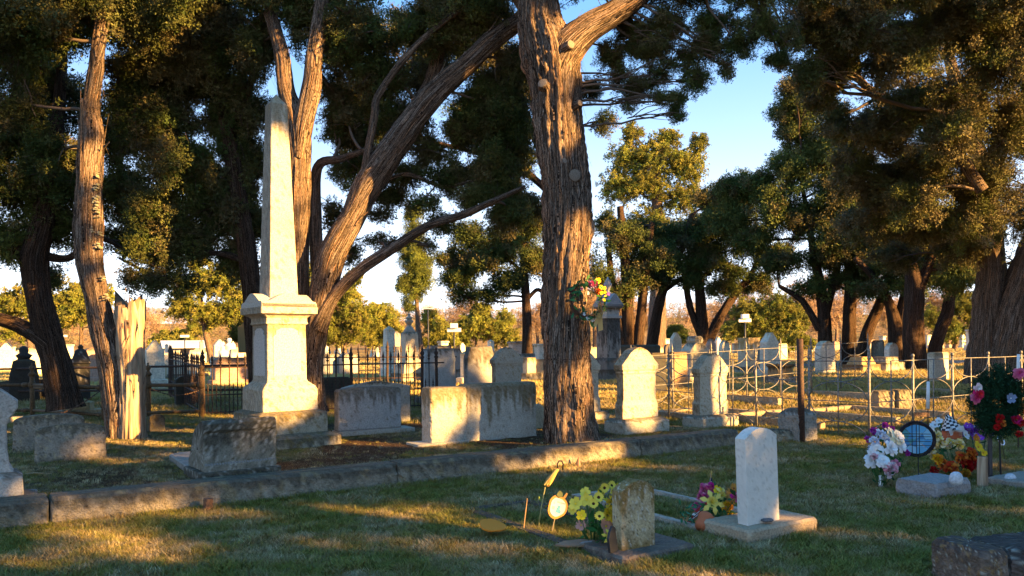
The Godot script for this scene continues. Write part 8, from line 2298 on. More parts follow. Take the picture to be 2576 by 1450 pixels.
	b.color = Color(0.03, 0.022, 0.016)
	var hk := []
	var hr := []
	for p in [Vector3(0.378, 0.534, -6.680), Vector3(0.372, 0.574, -6.680), Vector3(0.386, 0.601, -6.680), Vector3(0.409, 0.601, -6.680), Vector3(0.422, 0.574, -6.680), Vector3(0.418, 0.526, -6.680)]:
		hk.append(p - cs)
		hr.append(0.007)
	b.pipe(hk, hr, 6)
	part("hook", b.done(), M.colored, t)
	for p in [Vector3(0.233, 0.259, -6.680), Vector3(0.259, 0.205, -6.680)]:
		part("leaf", leaf_mesh(Color(0.28, 0.34, 0.08)), M.petal, t, Transform3D(basis_to(Vector3(r(-0.6, 0.9), 0.5, 0.2), 0.4).scaled(Vector3(0.06, 0.06, 0.06)), p - cs))
	var st: Vector3 = Vector3(0.072, 0.000, -6.700)
	b = MB.new()
	b.bar(Vector3(0, -0.03, 0), Vector3(0.112, 0.293, -6.650) - st, 0.006, 0.004, 6)
	tag(part("bare_stake", b.done(), plain(Color(0.42, 0.24, 0.10)), self, Transform3D(Basis.IDENTITY, st)), "thin bare orange stake leaning right, left of the corn stake", "garden stake")
	# dry leaf boards by the mossy stone
	b = MB.new()
	b.color = Color(0.27, 0.16, 0.09)
	b.plate(PackedVector2Array([Vector2(-0.17, 0), Vector2(-0.08, 0.06), Vector2(0.06, 0.075), Vector2(0.17, 0.03), Vector2(0.12, -0.04), Vector2(0.02, -0.055), Vector2(-0.1, -0.04)]), -0.006, 0.006)
	b.color = Color(0.34, 0.30, 0.27)
	b.plate(PackedVector2Array([Vector2(0.02, -0.02), Vector2(0.12, -0.01), Vector2(0.13, 0.02), Vector2(0.05, 0.01)]), 0.005, 0.01)
	tag(part("fallen_leaf_board", b.done(), M.colored, self, Transform3D(Basis.from_euler(Vector3(-1.45, 0.2, 0)), Vector3(0.474, 0.050, -6.036) + Vector3(0, 0.012, 0))), "flat brown leaf shaped board lying on the grave frame before the yellow bouquet", "ornament")
	# bouquet at the marble headstone
	var lb: Vector3 = Vector3(1.651, 0.000, -6.662)
	bouquet("lily_bouquet", "bouquet of a yellow lily, magenta and orange flowers left of the marble headstone", lb, [
		["lily", Color(0.70, 0.56, 0.12), YEL, Vector3(1.680, 0.227, -6.700), 0.105], ["lily", Color(0.70, 0.58, 0.16), YEL, Vector3(1.782, 0.264, -6.800), 0.08], ["blossom", YEL, ORN, Vector3(1.771, 0.296, -6.850), 0.05],
		["ruffle", MAG, PINK, Vector3(1.667, 0.301, -6.850), 0.075], ["ruffle", MAG, PINK, Vector3(1.620, 0.252, -6.800), 0.06], ["ruffle", MAG, PINK, Vector3(1.575, 0.174, -6.800), 0.045], ["ruffle", MAG, MAG, Vector3(1.732, 0.322, -6.900), 0.05],
		["daisy", Color(0.50, 0.26, 0.06), MAG, Vector3(1.864, 0.266, -6.750), 0.085], ["daisy", Color(0.55, 0.30, 0.06), EYE, Vector3(1.895, 0.318, -6.800), 0.06], ["ruffle", ORN, YEL, Vector3(1.822, 0.181, -6.750), 0.06], ["ruffle", MAG, PINK, Vector3(1.890, 0.269, -6.700), 0.045], ["ruffle", Color(0.30, 0.16, 0.02), YEL, Vector3(1.845, 0.096, -6.750), 0.05]], Color(0.03, 0.12, 0.045), 40, 0.18)
	t = thing("green_sprig", "low bushy green artificial sprig spilling left of the terracotta pot", "plant", Vector3(1.558, 0.000, -6.738), 0.0)
	for i in 110:
		var p := Vector3(r(-0.14, 0.12), r(0.01, 0.21), r(-0.06, 0.08))
		var s := r(0.03, 0.055)
		part("leaf", leaf_mesh(Color(0.03, 0.16, 0.07) if i % 3 else Color(0.05, 0.21, 0.12)), M.petal, t, Transform3D(basis_to(unit(), r(0, TAU)).scaled(Vector3(s, s, s)), p))
	b = MB.new()
	b.smooth(1)
	b.lathe([[0.045, 0.0], [0.062, 0.10], [0.072, 0.105], [0.074, 0.135], [0.064, 0.136], [0.055, 0.03]], 18)
	tag(part("terracotta_pot", b.done(), M.terracotta, self, Transform3D(Basis.from_euler(Vector3(-0.9, 0.3, -0.9)), Vector3(1.538, 0.000, -6.570) + Vector3(0.0, 0.06, 0.04))), "terracotta flower pot tipped over against the corner of the marble headstone's base", "pot")
	# little flag furled on a stick
	var ff: Vector3 = Vector3(1.629, 0.000, -6.808)
	t = thing("small_flag", "small furled flag with white stars on blue and a gold tip, in the lily bouquet", "flag", ff, 0.0)
	b = MB.new()
	b.bar(Vector3(0, 0, 0), Vector3(1.743, 0.432, -6.950) - ff, 0.004, 0.004, 6)
	part("stick", b.done(), M.dry, t)
	b = MB.new()
	b.smooth(1)
	b.color = Color(0.60, 0.36, 0.06)
	var ft: Vector3 = Vector3(1.746, 0.446, -6.950) - ff
	b.bar(ft - Vector3(0.006, 0.045, 0), ft + Vector3(0.003, 0.012, 0), 0.009, 0.003, 7)
	part("gold_tip", b.done(), M.colored, t)
	b = MB.new()
	b.color = Color(0.02, 0.025, 0.07)
	var fa: Vector3 = ft - Vector3(0.01, 0.05, -0.006)
	b.plate(PackedVector2Array([Vector2(-0.004, 0), Vector2(0.008, 0), Vector2(0.026, -0.085), Vector2(-0.034, -0.105)]), -0.008, 0.008)
	part("blue_field", b.done(), M.colored, t, Transform3D(Basis.IDENTITY, fa))
	b = MB.new()
	b.color = Color(0.7, 0.7, 0.7)
	for q in [[0.002, -0.03], [0.010, -0.05], [-0.008, -0.055], [0.002, -0.07], [-0.018, -0.08], [0.016, -0.075], [-0.005, -0.092]]:
		b.box(Vector3(q[0] - 0.0035, q[1] - 0.0035, 0.007), Vector3(q[0] + 0.0035, q[1] + 0.0035, 0.010))
	part("stars", b.done(), M.colored, t, Transform3D(Basis.IDENTITY, fa))
	b = MB.new()
	var sa: Vector3 = Vector3(1.480, 0.059, -6.750) - ff
	for i in 5:
		b.color = RED if i % 2 == 0 else WHT
		var o := Vector3(0.014 * i, 0.02 * i, 0)
		b.quad(sa + o, sa + o + Vector3(0.11, 0.085, 0.0), sa + o + Vector3(0.125, 0.07, 0.01), sa + o + Vector3(0.012, -0.016, 0.01))
	part("stripes", b.done(), M.colored, t)
	wreath_on_trunk()
	right_offerings()

func ring_twigs(t: Node, called: String, c: Vector3, n: Vector3, rad: float, thick: float, count: int, col: Color):
	var b := MB.new()
	b.smooth(1)
	var bs := basis_to(n)
	for i in count:
		b.color = col * r(0.6, 1.4)
		var a0 := r(0, TAU)
		var al := r(0.8, 2.6)
		var o := Vector2(r(-1, 1), r(-1, 1)) * thick
		var o2 := Vector2(r(-1, 1), r(-1, 1)) * thick
		var pts := []
		var rr := []
		for k in 9:
			var f := k / 8.0
			var a := a0 + al * f
			var q := o.lerp(o2, f)
			pts.append(c + bs * Vector3(cos(a) * (rad + q.x), q.y, sin(a) * (rad + q.x)))
			rr.append(0.004)
		b.pipe(pts, rr, 4)
	part(called, b.done(), M.colored, t)

func wreath_on_trunk():
	var c: Vector3 = Vector3(1.013, 2.172, -10.720)
	var n := Vector3(0.42, 0.05, 0.9).normalized()
	var t := thing("flower_wreath", "vine wreath with flowers, green leaves and a gold ribbon hung on the big shaggy trunk", "wreath", c, 0.0)
	ring_twigs(t, "vine_ring", Vector3.ZERO, n, 0.235, 0.035, 60, Color(0.10, 0.05, 0.028))
	var bs := basis_to(n)
	# a: angle round the wreath in the eye's sense, from the right, upwards
	var right := Vector3.UP.cross(n).normalized()
	var up := n.cross(right)
	var spot := func(deg: float, q: float) -> Vector3: return (right * cos(deg_to_rad(deg)) + up * sin(deg_to_rad(deg))) * q + n * 0.05
	for e in [["ruffle", RED * 1.2, PINK, 62, 0.26, 0.05], ["ruffle", MAG, PINK, 74, 0.24, 0.05], ["ruffle", RED, ORN, 40, 0.20, 0.06], ["ruffle", PINK, WHT, 55, 0.2, 0.045], ["blossom", YEL, ORN, 58, 0.32, 0.045], ["blossom", YEL, ORN, 40, 0.28, 0.04], ["blossom", YEL, PYEL, 32, 0.32, 0.03], ["blossom", YEL, PYEL, 22, 0.30, 0.028], ["blossom", YEL, ORN, 26, 0.24, 0.03], ["blossom", PYEL, YEL, 12, 0.28, 0.028], ["blossom", YEL, PYEL, 2, 0.26, 0.025], ["ruffle", MAG, WHT, 120, 0.18, 0.03], ["blossom", PURP, YEL, 15, 0.34, 0.03], ["blossom", YEL, ORN, 48, 0.22, 0.03], ["blossom", WHT, YEL, -78, 0.27, 0.035], ["blossom", WHT, LBLUE, -65, 0.28, 0.035], ["blossom", WHT, YEL, -92, 0.25, 0.035], ["blossom", WHT, YEL, -55, 0.25, 0.03], ["blossom", WHT, YEL, -110, 0.2, 0.028], ["blossom", WHT, YEL, 88, 0.1, 0.026]]:
		bloom(t, e[0], e[1], e[2], spot.call(e[3], e[4]), n + rv(0.4), e[5])
	for i in 115:
		var a := r(0, 360)
		if a > 180 and a < 230 and i % 3: continue
		var s := r(0.06, 0.115)
		part("leaf", leaf_mesh(Color(0.03, 0.13, 0.05) if i % 2 else Color(0.06, 0.17, 0.05)), M.petal, t, Transform3D(basis_to(unit() + n * 0.3, r(0, TAU)).scaled(Vector3(s, s, s)), spot.call(a, r(0.17, 0.29))))
	var b := MB.new()
	b.smooth(1)
	for e in [[Vector3(0.13, -0.13, 0.06), 0.075, 0.0], [Vector3(0.20, -0.11, 0.05), 0.06, 0.5], [Vector3(0.16, -0.19, 0.07), 0.06, -0.6]]:
		var ring := []
		for k in 11:
			var a := TAU * k / 10
			ring.append(e[0] + Vector3(cos(a) * e[1] * 0.8, sin(a) * e[1], 0.02 * sin(a * 2.0 + e[2])))
		for k in 10:
			b.quad(ring[k], ring[k + 1], ring[k + 1] + Vector3(0.01, 0.0, 0.05), ring[k] + Vector3(0.01, 0, 0.05))
	b.quad(Vector3(0.15, -0.18, 0.06), Vector3(0.21, -0.18, 0.06), Vector3(0.225, -0.40, 0.03), Vector3(0.16, -0.42, 0.03))
	b.quad(Vector3(0.15, -0.18, 0.07), Vector3(0.20, -0.17, 0.07), Vector3(0.13, -0.37, 0.06), Vector3(0.09, -0.34, 0.06))
	part("ribbon_bow", b.done(), M.gold_cloth, t)

func right_offerings():
	# white, blue and pink bouquet on a white stake
	var wb: Vector3 = Vector3(3.958, 0.000, -8.495)
	var t := bouquet("rose_bouquet", "bouquet of white roses, pale blue and pink flowers on a short white stake", wb, [
		["rose", WHT, WHT, Vector3(4.077, 0.422, -8.500), 0.085], ["rose", WHT, PYEL, Vector3(4.196, 0.529, -8.600), 0.085], ["rose", WHT, WHT, Vector3(3.918, 0.394, -8.500), 0.085], ["rose", WHT, WHT, Vector3(3.861, 0.288, -8.500), 0.075], ["rose", WHT, WHT, Vector3(3.943, 0.301, -8.400), 0.07], ["rose", WHT, WHT, Vector3(4.230, 0.433, -8.600), 0.07], ["rose", WHT, PYEL, Vector3(4.142, 0.567, -8.650), 0.07],
		["ruffle", LBLUE, WHT, Vector3(3.997, 0.553, -8.600), 0.075], ["ruffle", LBLUE, WHT, Vector3(3.921, 0.487, -8.550), 0.065], ["ruffle", LBLUE, WHT, Vector3(4.074, 0.487, -8.600), 0.07], ["ruffle", LBLUE, WHT, Vector3(3.877, 0.418, -8.550), 0.05],
		["ruffle", PINK, WHT, Vector3(3.959, 0.250, -8.400), 0.065], ["ruffle", PINK, WHT, Vector3(4.039, 0.224, -8.400), 0.07], ["ruffle", PINK, WHT, Vector3(4.001, 0.174, -8.400), 0.06], ["ruffle", PINK, WHT, Vector3(3.873, 0.338, -8.450), 0.05], ["ruffle", PINK, PINK, Vector3(4.094, 0.267, -8.450), 0.06],
		["ruffle", PURP, MAG, Vector3(3.959, 0.591, -8.650), 0.05], ["ruffle", PURP, MAG, Vector3(4.106, 0.641, -8.700), 0.05], ["ruffle", PURP, MAG, Vector3(4.176, 0.605, -8.700), 0.045], ["ruffle", PURP, MAG, Vector3(3.870, 0.507, -8.600), 0.045], ["ruffle", PURP, MAG, Vector3(4.289, 0.354, -8.600), 0.045]], Color(0.02, 0.08, 0.025), 34, 0.2)
	var b := MB.new()
	b.smooth(1)
	b.bar(Vector3(0, -0.03, 0), Vector3(0, 0.13, 0), 0.026, 0.026, 10)
	part("white_stake", b.done(), M.white, t)
	# round glass panel in a wicker ring
	var gc: Vector3 = Vector3(4.604, 0.454, -9.000)
	var gf: Vector3 = Vector3(4.573, 0.000, -8.819)
	t = thing("stained_glass_ornament", "round blue stained glass panel in a dark wicker ring on a thin stake", "ornament", Vector3(gc.x, 0, gc.z), -0.25)
	var h := gc.y
	ring_twigs(t, "wicker_ring", Vector3(0, h, 0), Vector3(0, 0, 1), 0.185, 0.022, 70, Color(0.022, 0.014, 0.016))
	var k := 0
	for ring in [[0.0, 0.09], [0.09, 0.17]]:
		for i in 8:
			k += 1
			b = MB.new()
			b.color = [Color(0.10, 0.34, 0.58), Color(0.14, 0.40, 0.62), Color(0.26, 0.52, 0.68), Color(0.08, 0.26, 0.48), Color(0.10, 0.32, 0.34)][(k * 3 + i) % 5]
			var a0 := TAU * i / 8 + 0.02
			var a1 := TAU * (i + 1) / 8 - 0.02
			var poly := PackedVector2Array()
			for e in [[ring[0] + 0.003, a0], [ring[1] - 0.002, a0], [ring[1] - 0.002, (a0 + a1) * 0.5], [ring[1] - 0.002, a1], [ring[0] + 0.003, a1]]:
				if ring[0] == 0.0 and e[0] < 0.01 and e[1] == a1: continue
				poly.append(Vector2(cos(e[1]) * e[0], h + sin(e[1]) * e[0]))
			b.plate(poly, -0.004, 0.004)
			part("pane", b.done(), M.petal, t)
	b = MB.new()
	b.color = Color(0.015, 0.015, 0.018)
	for x in [-0.045, 0.0, 0.03]: b.box(Vector3(x - 0.003, h - 0.165, 0.004), Vector3(x + 0.003, h + 0.165, 0.010))
	for y in [-0.07, -0.025, 0.03, 0.06]: b.box(Vector3(-0.15, h + y - 0.003, 0.004), Vector3(0.15, h + y + 0.003, 0.0095))
	part("lead_lines", b.done(), M.colored, t)
	b = MB.new()
	b.bar(Vector3(0.02, -0.05, -0.012), Vector3(0.02, h + 0.2, -0.012), 0.006, 0.006, 6)
	part("stake", b.done(), M.black, t)
	# autumn bouquet with a scarecrow
	var ab: Vector3 = Vector3(5.107, 0.000, -9.096)
	t = bouquet("autumn_bouquet", "bouquet of pale yellow carnations over red and orange leaves, below the checked hat", ab, [
		["ruffle", PYEL, WHT, Vector3(4.939, 0.458, -9.200), 0.075], ["ruffle", PYEL, WHT, Vector3(4.935, 0.392, -9.100), 0.075], ["ruffle", PYEL, WHT, Vector3(5.045, 0.386, -9.100), 0.07], ["ruffle", PYEL, WHT, Vector3(5.137, 0.376, -9.100), 0.075], ["ruffle", PYEL, WHT, Vector3(4.824, 0.306, -9.100), 0.065], ["ruffle", PYEL, WHT, Vector3(4.850, 0.232, -9.100), 0.05], ["blossom", WHT, PYEL, Vector3(5.278, 0.468, -9.200), 0.06],
		["blossom", WHT, EYE, Vector3(4.980, 0.577, -9.300), 0.06], ["blossom", WHT, EYE, Vector3(4.924, 0.531, -9.300), 0.055], ["blossom", WHT, EYE, Vector3(5.028, 0.624, -9.300), 0.05],
		["ruffle", RED, ORN, Vector3(5.101, 0.221, -9.000), 0.09], ["ruffle", RED, ORN, Vector3(5.215, 0.265, -9.000), 0.09], ["ruffle", RED * 0.8, RED, Vector3(5.177, 0.143, -9.000), 0.1], ["ruffle", ORN, RED, Vector3(4.905, 0.155, -9.000), 0.08], ["ruffle", RED, ORN, Vector3(4.953, 0.134, -8.900), 0.09], ["ruffle", ORN, YEL, Vector3(4.851, 0.224, -9.000), 0.07], ["ruffle", RED, RED, Vector3(5.259, 0.173, -9.000), 0.08], ["blossom", YEL, ORN, Vector3(5.307, 0.354, -9.000), 0.07], ["blossom", YEL, ORN, Vector3(5.361, 0.286, -9.000), 0.06], ["blossom", ORN, YEL, Vector3(5.344, 0.433, -9.100), 0.06], ["ruffle", RED * 0.6, RED, Vector3(4.804, 0.088, -9.000), 0.06], ["ruffle", Color(0.30, 0.2, 0.02), ORN, Vector3(5.110, 0.078, -8.900), 0.06]], Color(0.025, 0.09, 0.03), 40, 0.22)
	var sc: Vector3 = Vector3(5.194, 0.451, -9.350)
	t = thing("scarecrow_doll", "small scarecrow doll in orange plaid with a black and white checked hat and white bow", "doll", Vector3(sc.x, 0, sc.z), 0.0)
	var y0 := sc.y
	b = MB.new()
	b.smooth(1)
	b.color = Color(0.52, 0.12, 0.04)
	b.lathe([[0.05, y0 - 0.12], [0.105, y0 - 0.08], [0.115, y0 - 0.01], [0.09, y0 + 0.05], [0.05, y0 + 0.075]], 14)
	part("plaid_body", b.done(), M.colored, t)
	b = MB.new()
	b.color = Color(0.60, 0.30, 0.18)
	for i in 7: b.bar(Vector3(-0.1 + i * 0.033, y0 - 0.09, 0.085), Vector3(-0.075 + i * 0.025, y0 + 0.04, 0.085), 0.003, 0.003, 4)
	for i in 5: b.bar(Vector3(-0.1, y0 - 0.08 + i * 0.03, 0.095), Vector3(0.1, y0 - 0.08 + i * 0.03, 0.095), 0.003, 0.003, 4)
	part("plaid_lines", b.done(), M.colored, t)
	b = MB.new()
	b.color = WHT * 0.9
	for e in [[-0.07, 0.07, 0.5], [0.07, 0.09, -0.4], [0.0, 0.08, 0.0], [-0.10, 0.03, 0.8]]:
		petal(b, Vector3(0, y0 + 0.07, 0.08), Vector3(e[0], e[1] - 0.07, 0.03).normalized(), Vector3(0, 0, 1), 0.1, 0.08, 0.2, WHT * 0.8, WHT, 0.8)
	part("white_bow", b.done(), M.petal, t)
	b = MB.new()
	# checked hat: a leaning cone of small squares
	for i in 7:
		for j in 12:
			var f0 := i / 7.0
			var f1 := (i + 1) / 7.0
			b.color = Color(0.015, 0.015, 0.02) if (i + j) % 2 else WHT
			var q := []
			for e in [[f0, j], [f0, j + 1], [f1, j + 1], [f1, j]]:
				var a: float = TAU * e[1] / 12.0
				var rr: float = lerpf(0.115, 0.018, e[0])
				q.append(Vector3(cos(a) * rr - 0.05 * e[0] * e[0], y0 + 0.075 + 0.16 * e[0] + cos(a) * 0.02, sin(a) * rr))
			b.quad(q[0], q[1], q[2], q[3])
	part("checked_hat", b.done(), M.colored, t)
	# slabs, white stones
	grave("low_grave_marker", "low grey stone grave marker with a rounded white stone on it, right lawn", "grave marker", from_left(Vector3(4.160, 0.000, -7.734), 0.30, 0.22), [["stone", [[-0.1, 0.30, 0.22], [0.12, 0.30, 0.22], [0.17, 0.30, 0.20]], {base = Color(0.30, 0.29, 0.31), stain = GRIME, lichen = Color(0.38, 0.35, 0.33), lichen_much = 0.1, rough = 0.01, chamfer = 0.01, seed = 201.0}]])
	grave("flat_marker", "low stone slab at the right edge with papers and a white stone on it", "grave marker", Vector3(5.453, 0.000, -8.512) + Vector3(0.1, 0, -0.1), [["stone", [[-0.1, 0.36, 0.2], [0.07, 0.36, 0.2], [0.085, 0.34, 0.18]], {base = Color(0.30, 0.28, 0.26), stain = GRIME, rough = 0.01, seed = 202.0}]])
	for e in [[Vector3(4.351, 0.186, -7.750), "white rounded stone standing on the low grey grave marker"], [Vector3(5.355, 0.033, -8.500), "white pointed stone on the slab at the right edge"]]:
		b = MB.new()
		b.smooth(1)
		b.color = Color(0.62, 0.63, 0.64)
		b.lathe([[0.055, -0.02], [0.068, 0.01], [0.066, 0.05], [0.05, 0.085], [0.025, 0.10]], 9)
		tag(part("white_stone", b.done(), M.stone, self, Transform3D(Basis.from_euler(Vector3(0, r(0, 3), 0)).scaled(Vector3(1, 1, 0.7)), e[0])), e[1], "stone")
	b = MB.new()
	for i in 4:
		b.color = Color(0.55, 0.55, 0.52) * r(0.6, 1.1)
		b.box(Vector3(-0.1 + i * 0.04, 0, -0.04), Vector3(-0.02 + i * 0.05, 0.006 + i * 0.003, 0.05))
	tag(part("paper_scraps", b.done(), M.colored, self, Transform3D(Basis.from_euler(Vector3(0, 0.4, 0)), Vector3(5.275, 0.030, -8.600))), "weathered pale scraps lying on the slab between post and white stone", "scraps")
	b = MB.new()
	b.smooth(1)
	bark_tube(b, [[Vector3(0, -0.1, 0), 0.055], [Vector3(0, 0.18, 0), 0.052], [Vector3(0.004, 0.33, 0), 0.05]], 22, {step = 0.03, amp = 0.08})
	tag(part("wooden_post", b.done(), M.split_wood, self, Transform3D(Basis.IDENTITY, Vector3(5.027, 0.000, -8.447))), "short grey split wooden post beside the low grave marker", "post")
	# dark evergreen wreath on a stand
	var wc: Vector3 = Vector3(5.364, 0.889, -8.700)
	t = thing("evergreen_wreath", "big dark evergreen wreath with red flowers on a black stand, right edge", "wreath", Vector3(wc.x, 0, wc.z), 0.0)
	var xf := []
	var tint := []
	for i in 620:
		var a := r(0, TAU)
		var q := r(0.08, 0.30)
		var p := Vector3(cos(a) * q * 0.95, wc.y + sin(a) * q * 1.25, r(-0.09, 0.09))
		var s := r(0.10, 0.17)
		xf.append(Transform3D(Basis.from_euler(Vector3(r(-2, 2), r(0, TAU), r(-2, 2))).scaled(Vector3(s, s, s)), p))
		var cc := Color(0.012, 0.042, 0.018) * r(0.6, 1.5)
		cc.a = 1
		tint.append(cc)
	many("greenery", spray_mesh("juniper"), M.leaf, xf, tint, t)
	var wp := func(x: float, y: float) -> Vector3: return Vector3(x, wc.y + y, 0.13)
	for e in [["rose", RED * 1.2, MAG, -0.29, 0.10, 0.06], ["rose", Color(0.42, 0.02, 0.09), PINK, -0.33, 0.05, 0.055], ["rose", WHT, PINK, -0.30, 0.17, 0.05], ["rose", Color(0.5, 0.05, 0.16), PINK, 0.15, 0.32, 0.06], ["ruffle", RED, RED, -0.08, -0.17, 0.06], ["ruffle", RED, ORN, -0.05, -0.22, 0.05], ["ruffle", RED, RED, -0.10, -0.26, 0.045], ["ruffle", RED, MAG, 0.11, -0.18, 0.06], ["ruffle", RED, RED, 0.16, -0.22, 0.05], ["ruffle", RED, ORN, 0.24, -0.1, 0.06], ["ruffle", RED, RED, 0.26, -0.02, 0.06], ["ruffle", RED, RED, 0.28, -0.30, 0.06], ["ruffle", RED, ORN, 0.24, -0.38, 0.06], ["ruffle", RED, RED, 0.14, -0.34, 0.045], ["blossom", LBLUE * 0.5, WHT, 0.05, 0.05, 0.06]]:
		bloom(t, e[0], e[1], e[2], wp.call(e[3], e[4]), Vector3(0, 0.2, 1) + rv(0.3), e[5])
	b = MB.new()
	b.box(Vector3(-0.10, 0.0, -0.05), Vector3(-0.06, wc.y, -0.02), 0.004)
	b.box(Vector3(-0.1, 0.0, -0.4), Vector3(-0.085, 0.02, 0.1), 0.004)
	b.bar(Vector3(0.2, 0.0, -0.3), Vector3(0.02, wc.y, -0.04), 0.01, 0.01, 6)
	part("metal_stand", b.done(), plain(Color(0.05, 0.05, 0.055), 0.5, 0.4), t)
	# purple flowers
	var pb: Vector3 = Vector3(6.027, 0.394, -10.200)
	t = thing("purple_flowers", "mound of purple and white artificial flowers before the wire fence, left of the evergreen wreath", "flowers", Vector3(pb.x, 0, pb.z), 0.0)
	for i in 34:
		var p := Vector3(r(-0.16, 0.16), pb.y + r(-0.09, 0.09), r(-0.08, 0.08))
		bloom(t, "ruffle" if i % 3 else "blossom", PURP * r(0.8, 1.4) if i % 4 else Color(0.55, 0.45, 0.65), WHT if i % 3 == 0 else PURP, p, Vector3(0, 0.4, 1) + rv(0.4), r(0.03, 0.05))
	b = MB.new()
	b.color = Color(0.03, 0.06, 0.03)
	for x in [-0.1, 0.0, 0.1]: b.bar(Vector3(x * 0.4, 0, 0), Vector3(x, pb.y, 0), 0.008, 0.006, 5)
	part("stems", b.done(), M.colored, t)
	# dry grass tuft and glass ring near the stand
	t = thing("dry_tuft", "orange dry grass tuft on the lawn behind the wooden post", "plant", Vector3(5.756, 0.000, -9.328), 0.0)
	b = MB.new()
	for i in 60:
		b.color = Color(0.34, 0.18, 0.05) * r(0.6, 1.3)
		var o := Vector3(r(-0.09, 0.09), 0, r(-0.06, 0.06))
		b.bar(o, o + Vector3(r(-0.08, 0.08), r(0.08, 0.2), r(-0.05, 0.05)), 0.003, 0.001, 3, false)
	part("blades", b.done(), M.colored, t)
	b = MB.new()
	b.smooth(1)
	var pts := []
	var rr := []
	for i in 19:
		var a := TAU * i / 18
		pts.append(Vector3(cos(a) * 0.055, sin(a) * 0.06, 0))
		rr.append(0.007)
	b.pipe(pts, rr, 6)
	tag(part("glass_ring", b.done(), plain(Color(0.7, 0.7, 0.72), 0.15, 0.6), self, Transform3D(Basis.from_euler(Vector3(-0.4, 0.5, 0)), Vector3(5.819, 0.376, -9.400))), "shiny oval ring hanging below the evergreen wreath", "ornament")
	b = MB.new()
	b.bar(Vector3.ZERO, Vector3(5.820, 0.433, -9.400) - Vector3(6.188, 0.000, -9.905), 0.004, 0.003, 5)
	tag(part("ring_stake", b.done(), M.black, self, Transform3D(Basis.IDENTITY, Vector3(6.188, 0.000, -9.905))), "thin black stake that carries the shiny oval ring", "garden stake")
	b = MB.new()
	b.box(Vector3(-0.14, 0.0, -0.005), Vector3(0.14, 0.06, 0.005))
	tag(part("rusty_name_plate", b.done(), M.rust, self, Transform3D(Basis.from_euler(Vector3(0, 0.3, -0.05)), Vector3(6.015, 0.455, -11.600))), "small dark rusty plate on the wire fence above the round glass panel", "plate")

# ---------------------------------------------------------------- grass
func tuft(blades: int, g: RandomNumberGenerator, h0: float, h1: float, rad: float, w: float, lean: float) -> Mesh:
	var b := MB.new()
	b.color = Color.WHITE
	for i in blades:
		var a := g.randf_range(0, TAU)
		var o := Vector3(cos(a), 0, sin(a)) * rad * sqrt(g.randf())
		var t := g.randf_range(0, TAU)
		var h := g.randf_range(h0, h1)
		var d := Vector3(cos(t), 0, sin(t)) * lean * g.randf_range(0.2, 1.0) * h
		var s := Vector3(-sin(t), 0, cos(t)) * w * g.randf_range(0.6, 1.2)
		var m := o + d * 0.35 + Vector3(0, h * 0.6, 0)
		var e := o + d + Vector3(0, h * g.randf_range(0.7, 1.0), 0)
		b.tri(o - s, m - s * 0.7, m + s * 0.7)
		b.tri(o - s, m + s * 0.7, o + s)
		b.tri(m - s * 0.7, e, m + s * 0.7)
	return b.done()

func covered(p: Vector3) -> bool:
	var n := (p.x + 1.30) * NV.x + (p.z + 8.90) * NV.z
	var q := (p.x + 1.30) * RV.x + (p.z + 8.90) * RV.z
	if n < 0.0 and n > -0.33 and q < 5.6: return true
	for f in [[2.10, -6.55, 0.40, 0.24], [0.90, -5.86, 0.33, 0.25], [-3.1, -8.8, 0.42, 0.95], [-3.34, -11.32, 0.64, 0.64], [6.05, -7.85, 0.3, 0.22]]:
		var d := Vector2(p.x - f[0], p.z - f[1])
		if absf(d.x * RV.x + d.y * RV.z) < f[2] and absf(d.x * NV.x + d.y * NV.z) < f[3]: return true
	return false

func grass_tint(p: Vector3, dry: float) -> Color:
	var a := nz.get_noise_2d(p.x * 0.8, p.z * 0.8) * 0.6 + nz.get_noise_2d(p.x * 3.1 + 20, p.z * 3.1) * 0.5
	var k := a + r(-0.45, 0.45) + dry
	var c := Color(0.15, 0.155, 0.024)
	c = mixc(c, Color(0.235, 0.20, 0.045), ss(-0.5, 0.0, k))
	c = mixc(c, Color(0.28, 0.205, 0.085), ss(0.0, 0.45, k))
	c = mixc(c, Color(0.46, 0.35, 0.18), ss(0.5, 0.9, k))
	c = c * r(0.7, 1.25)
	c.a = 1
	return c

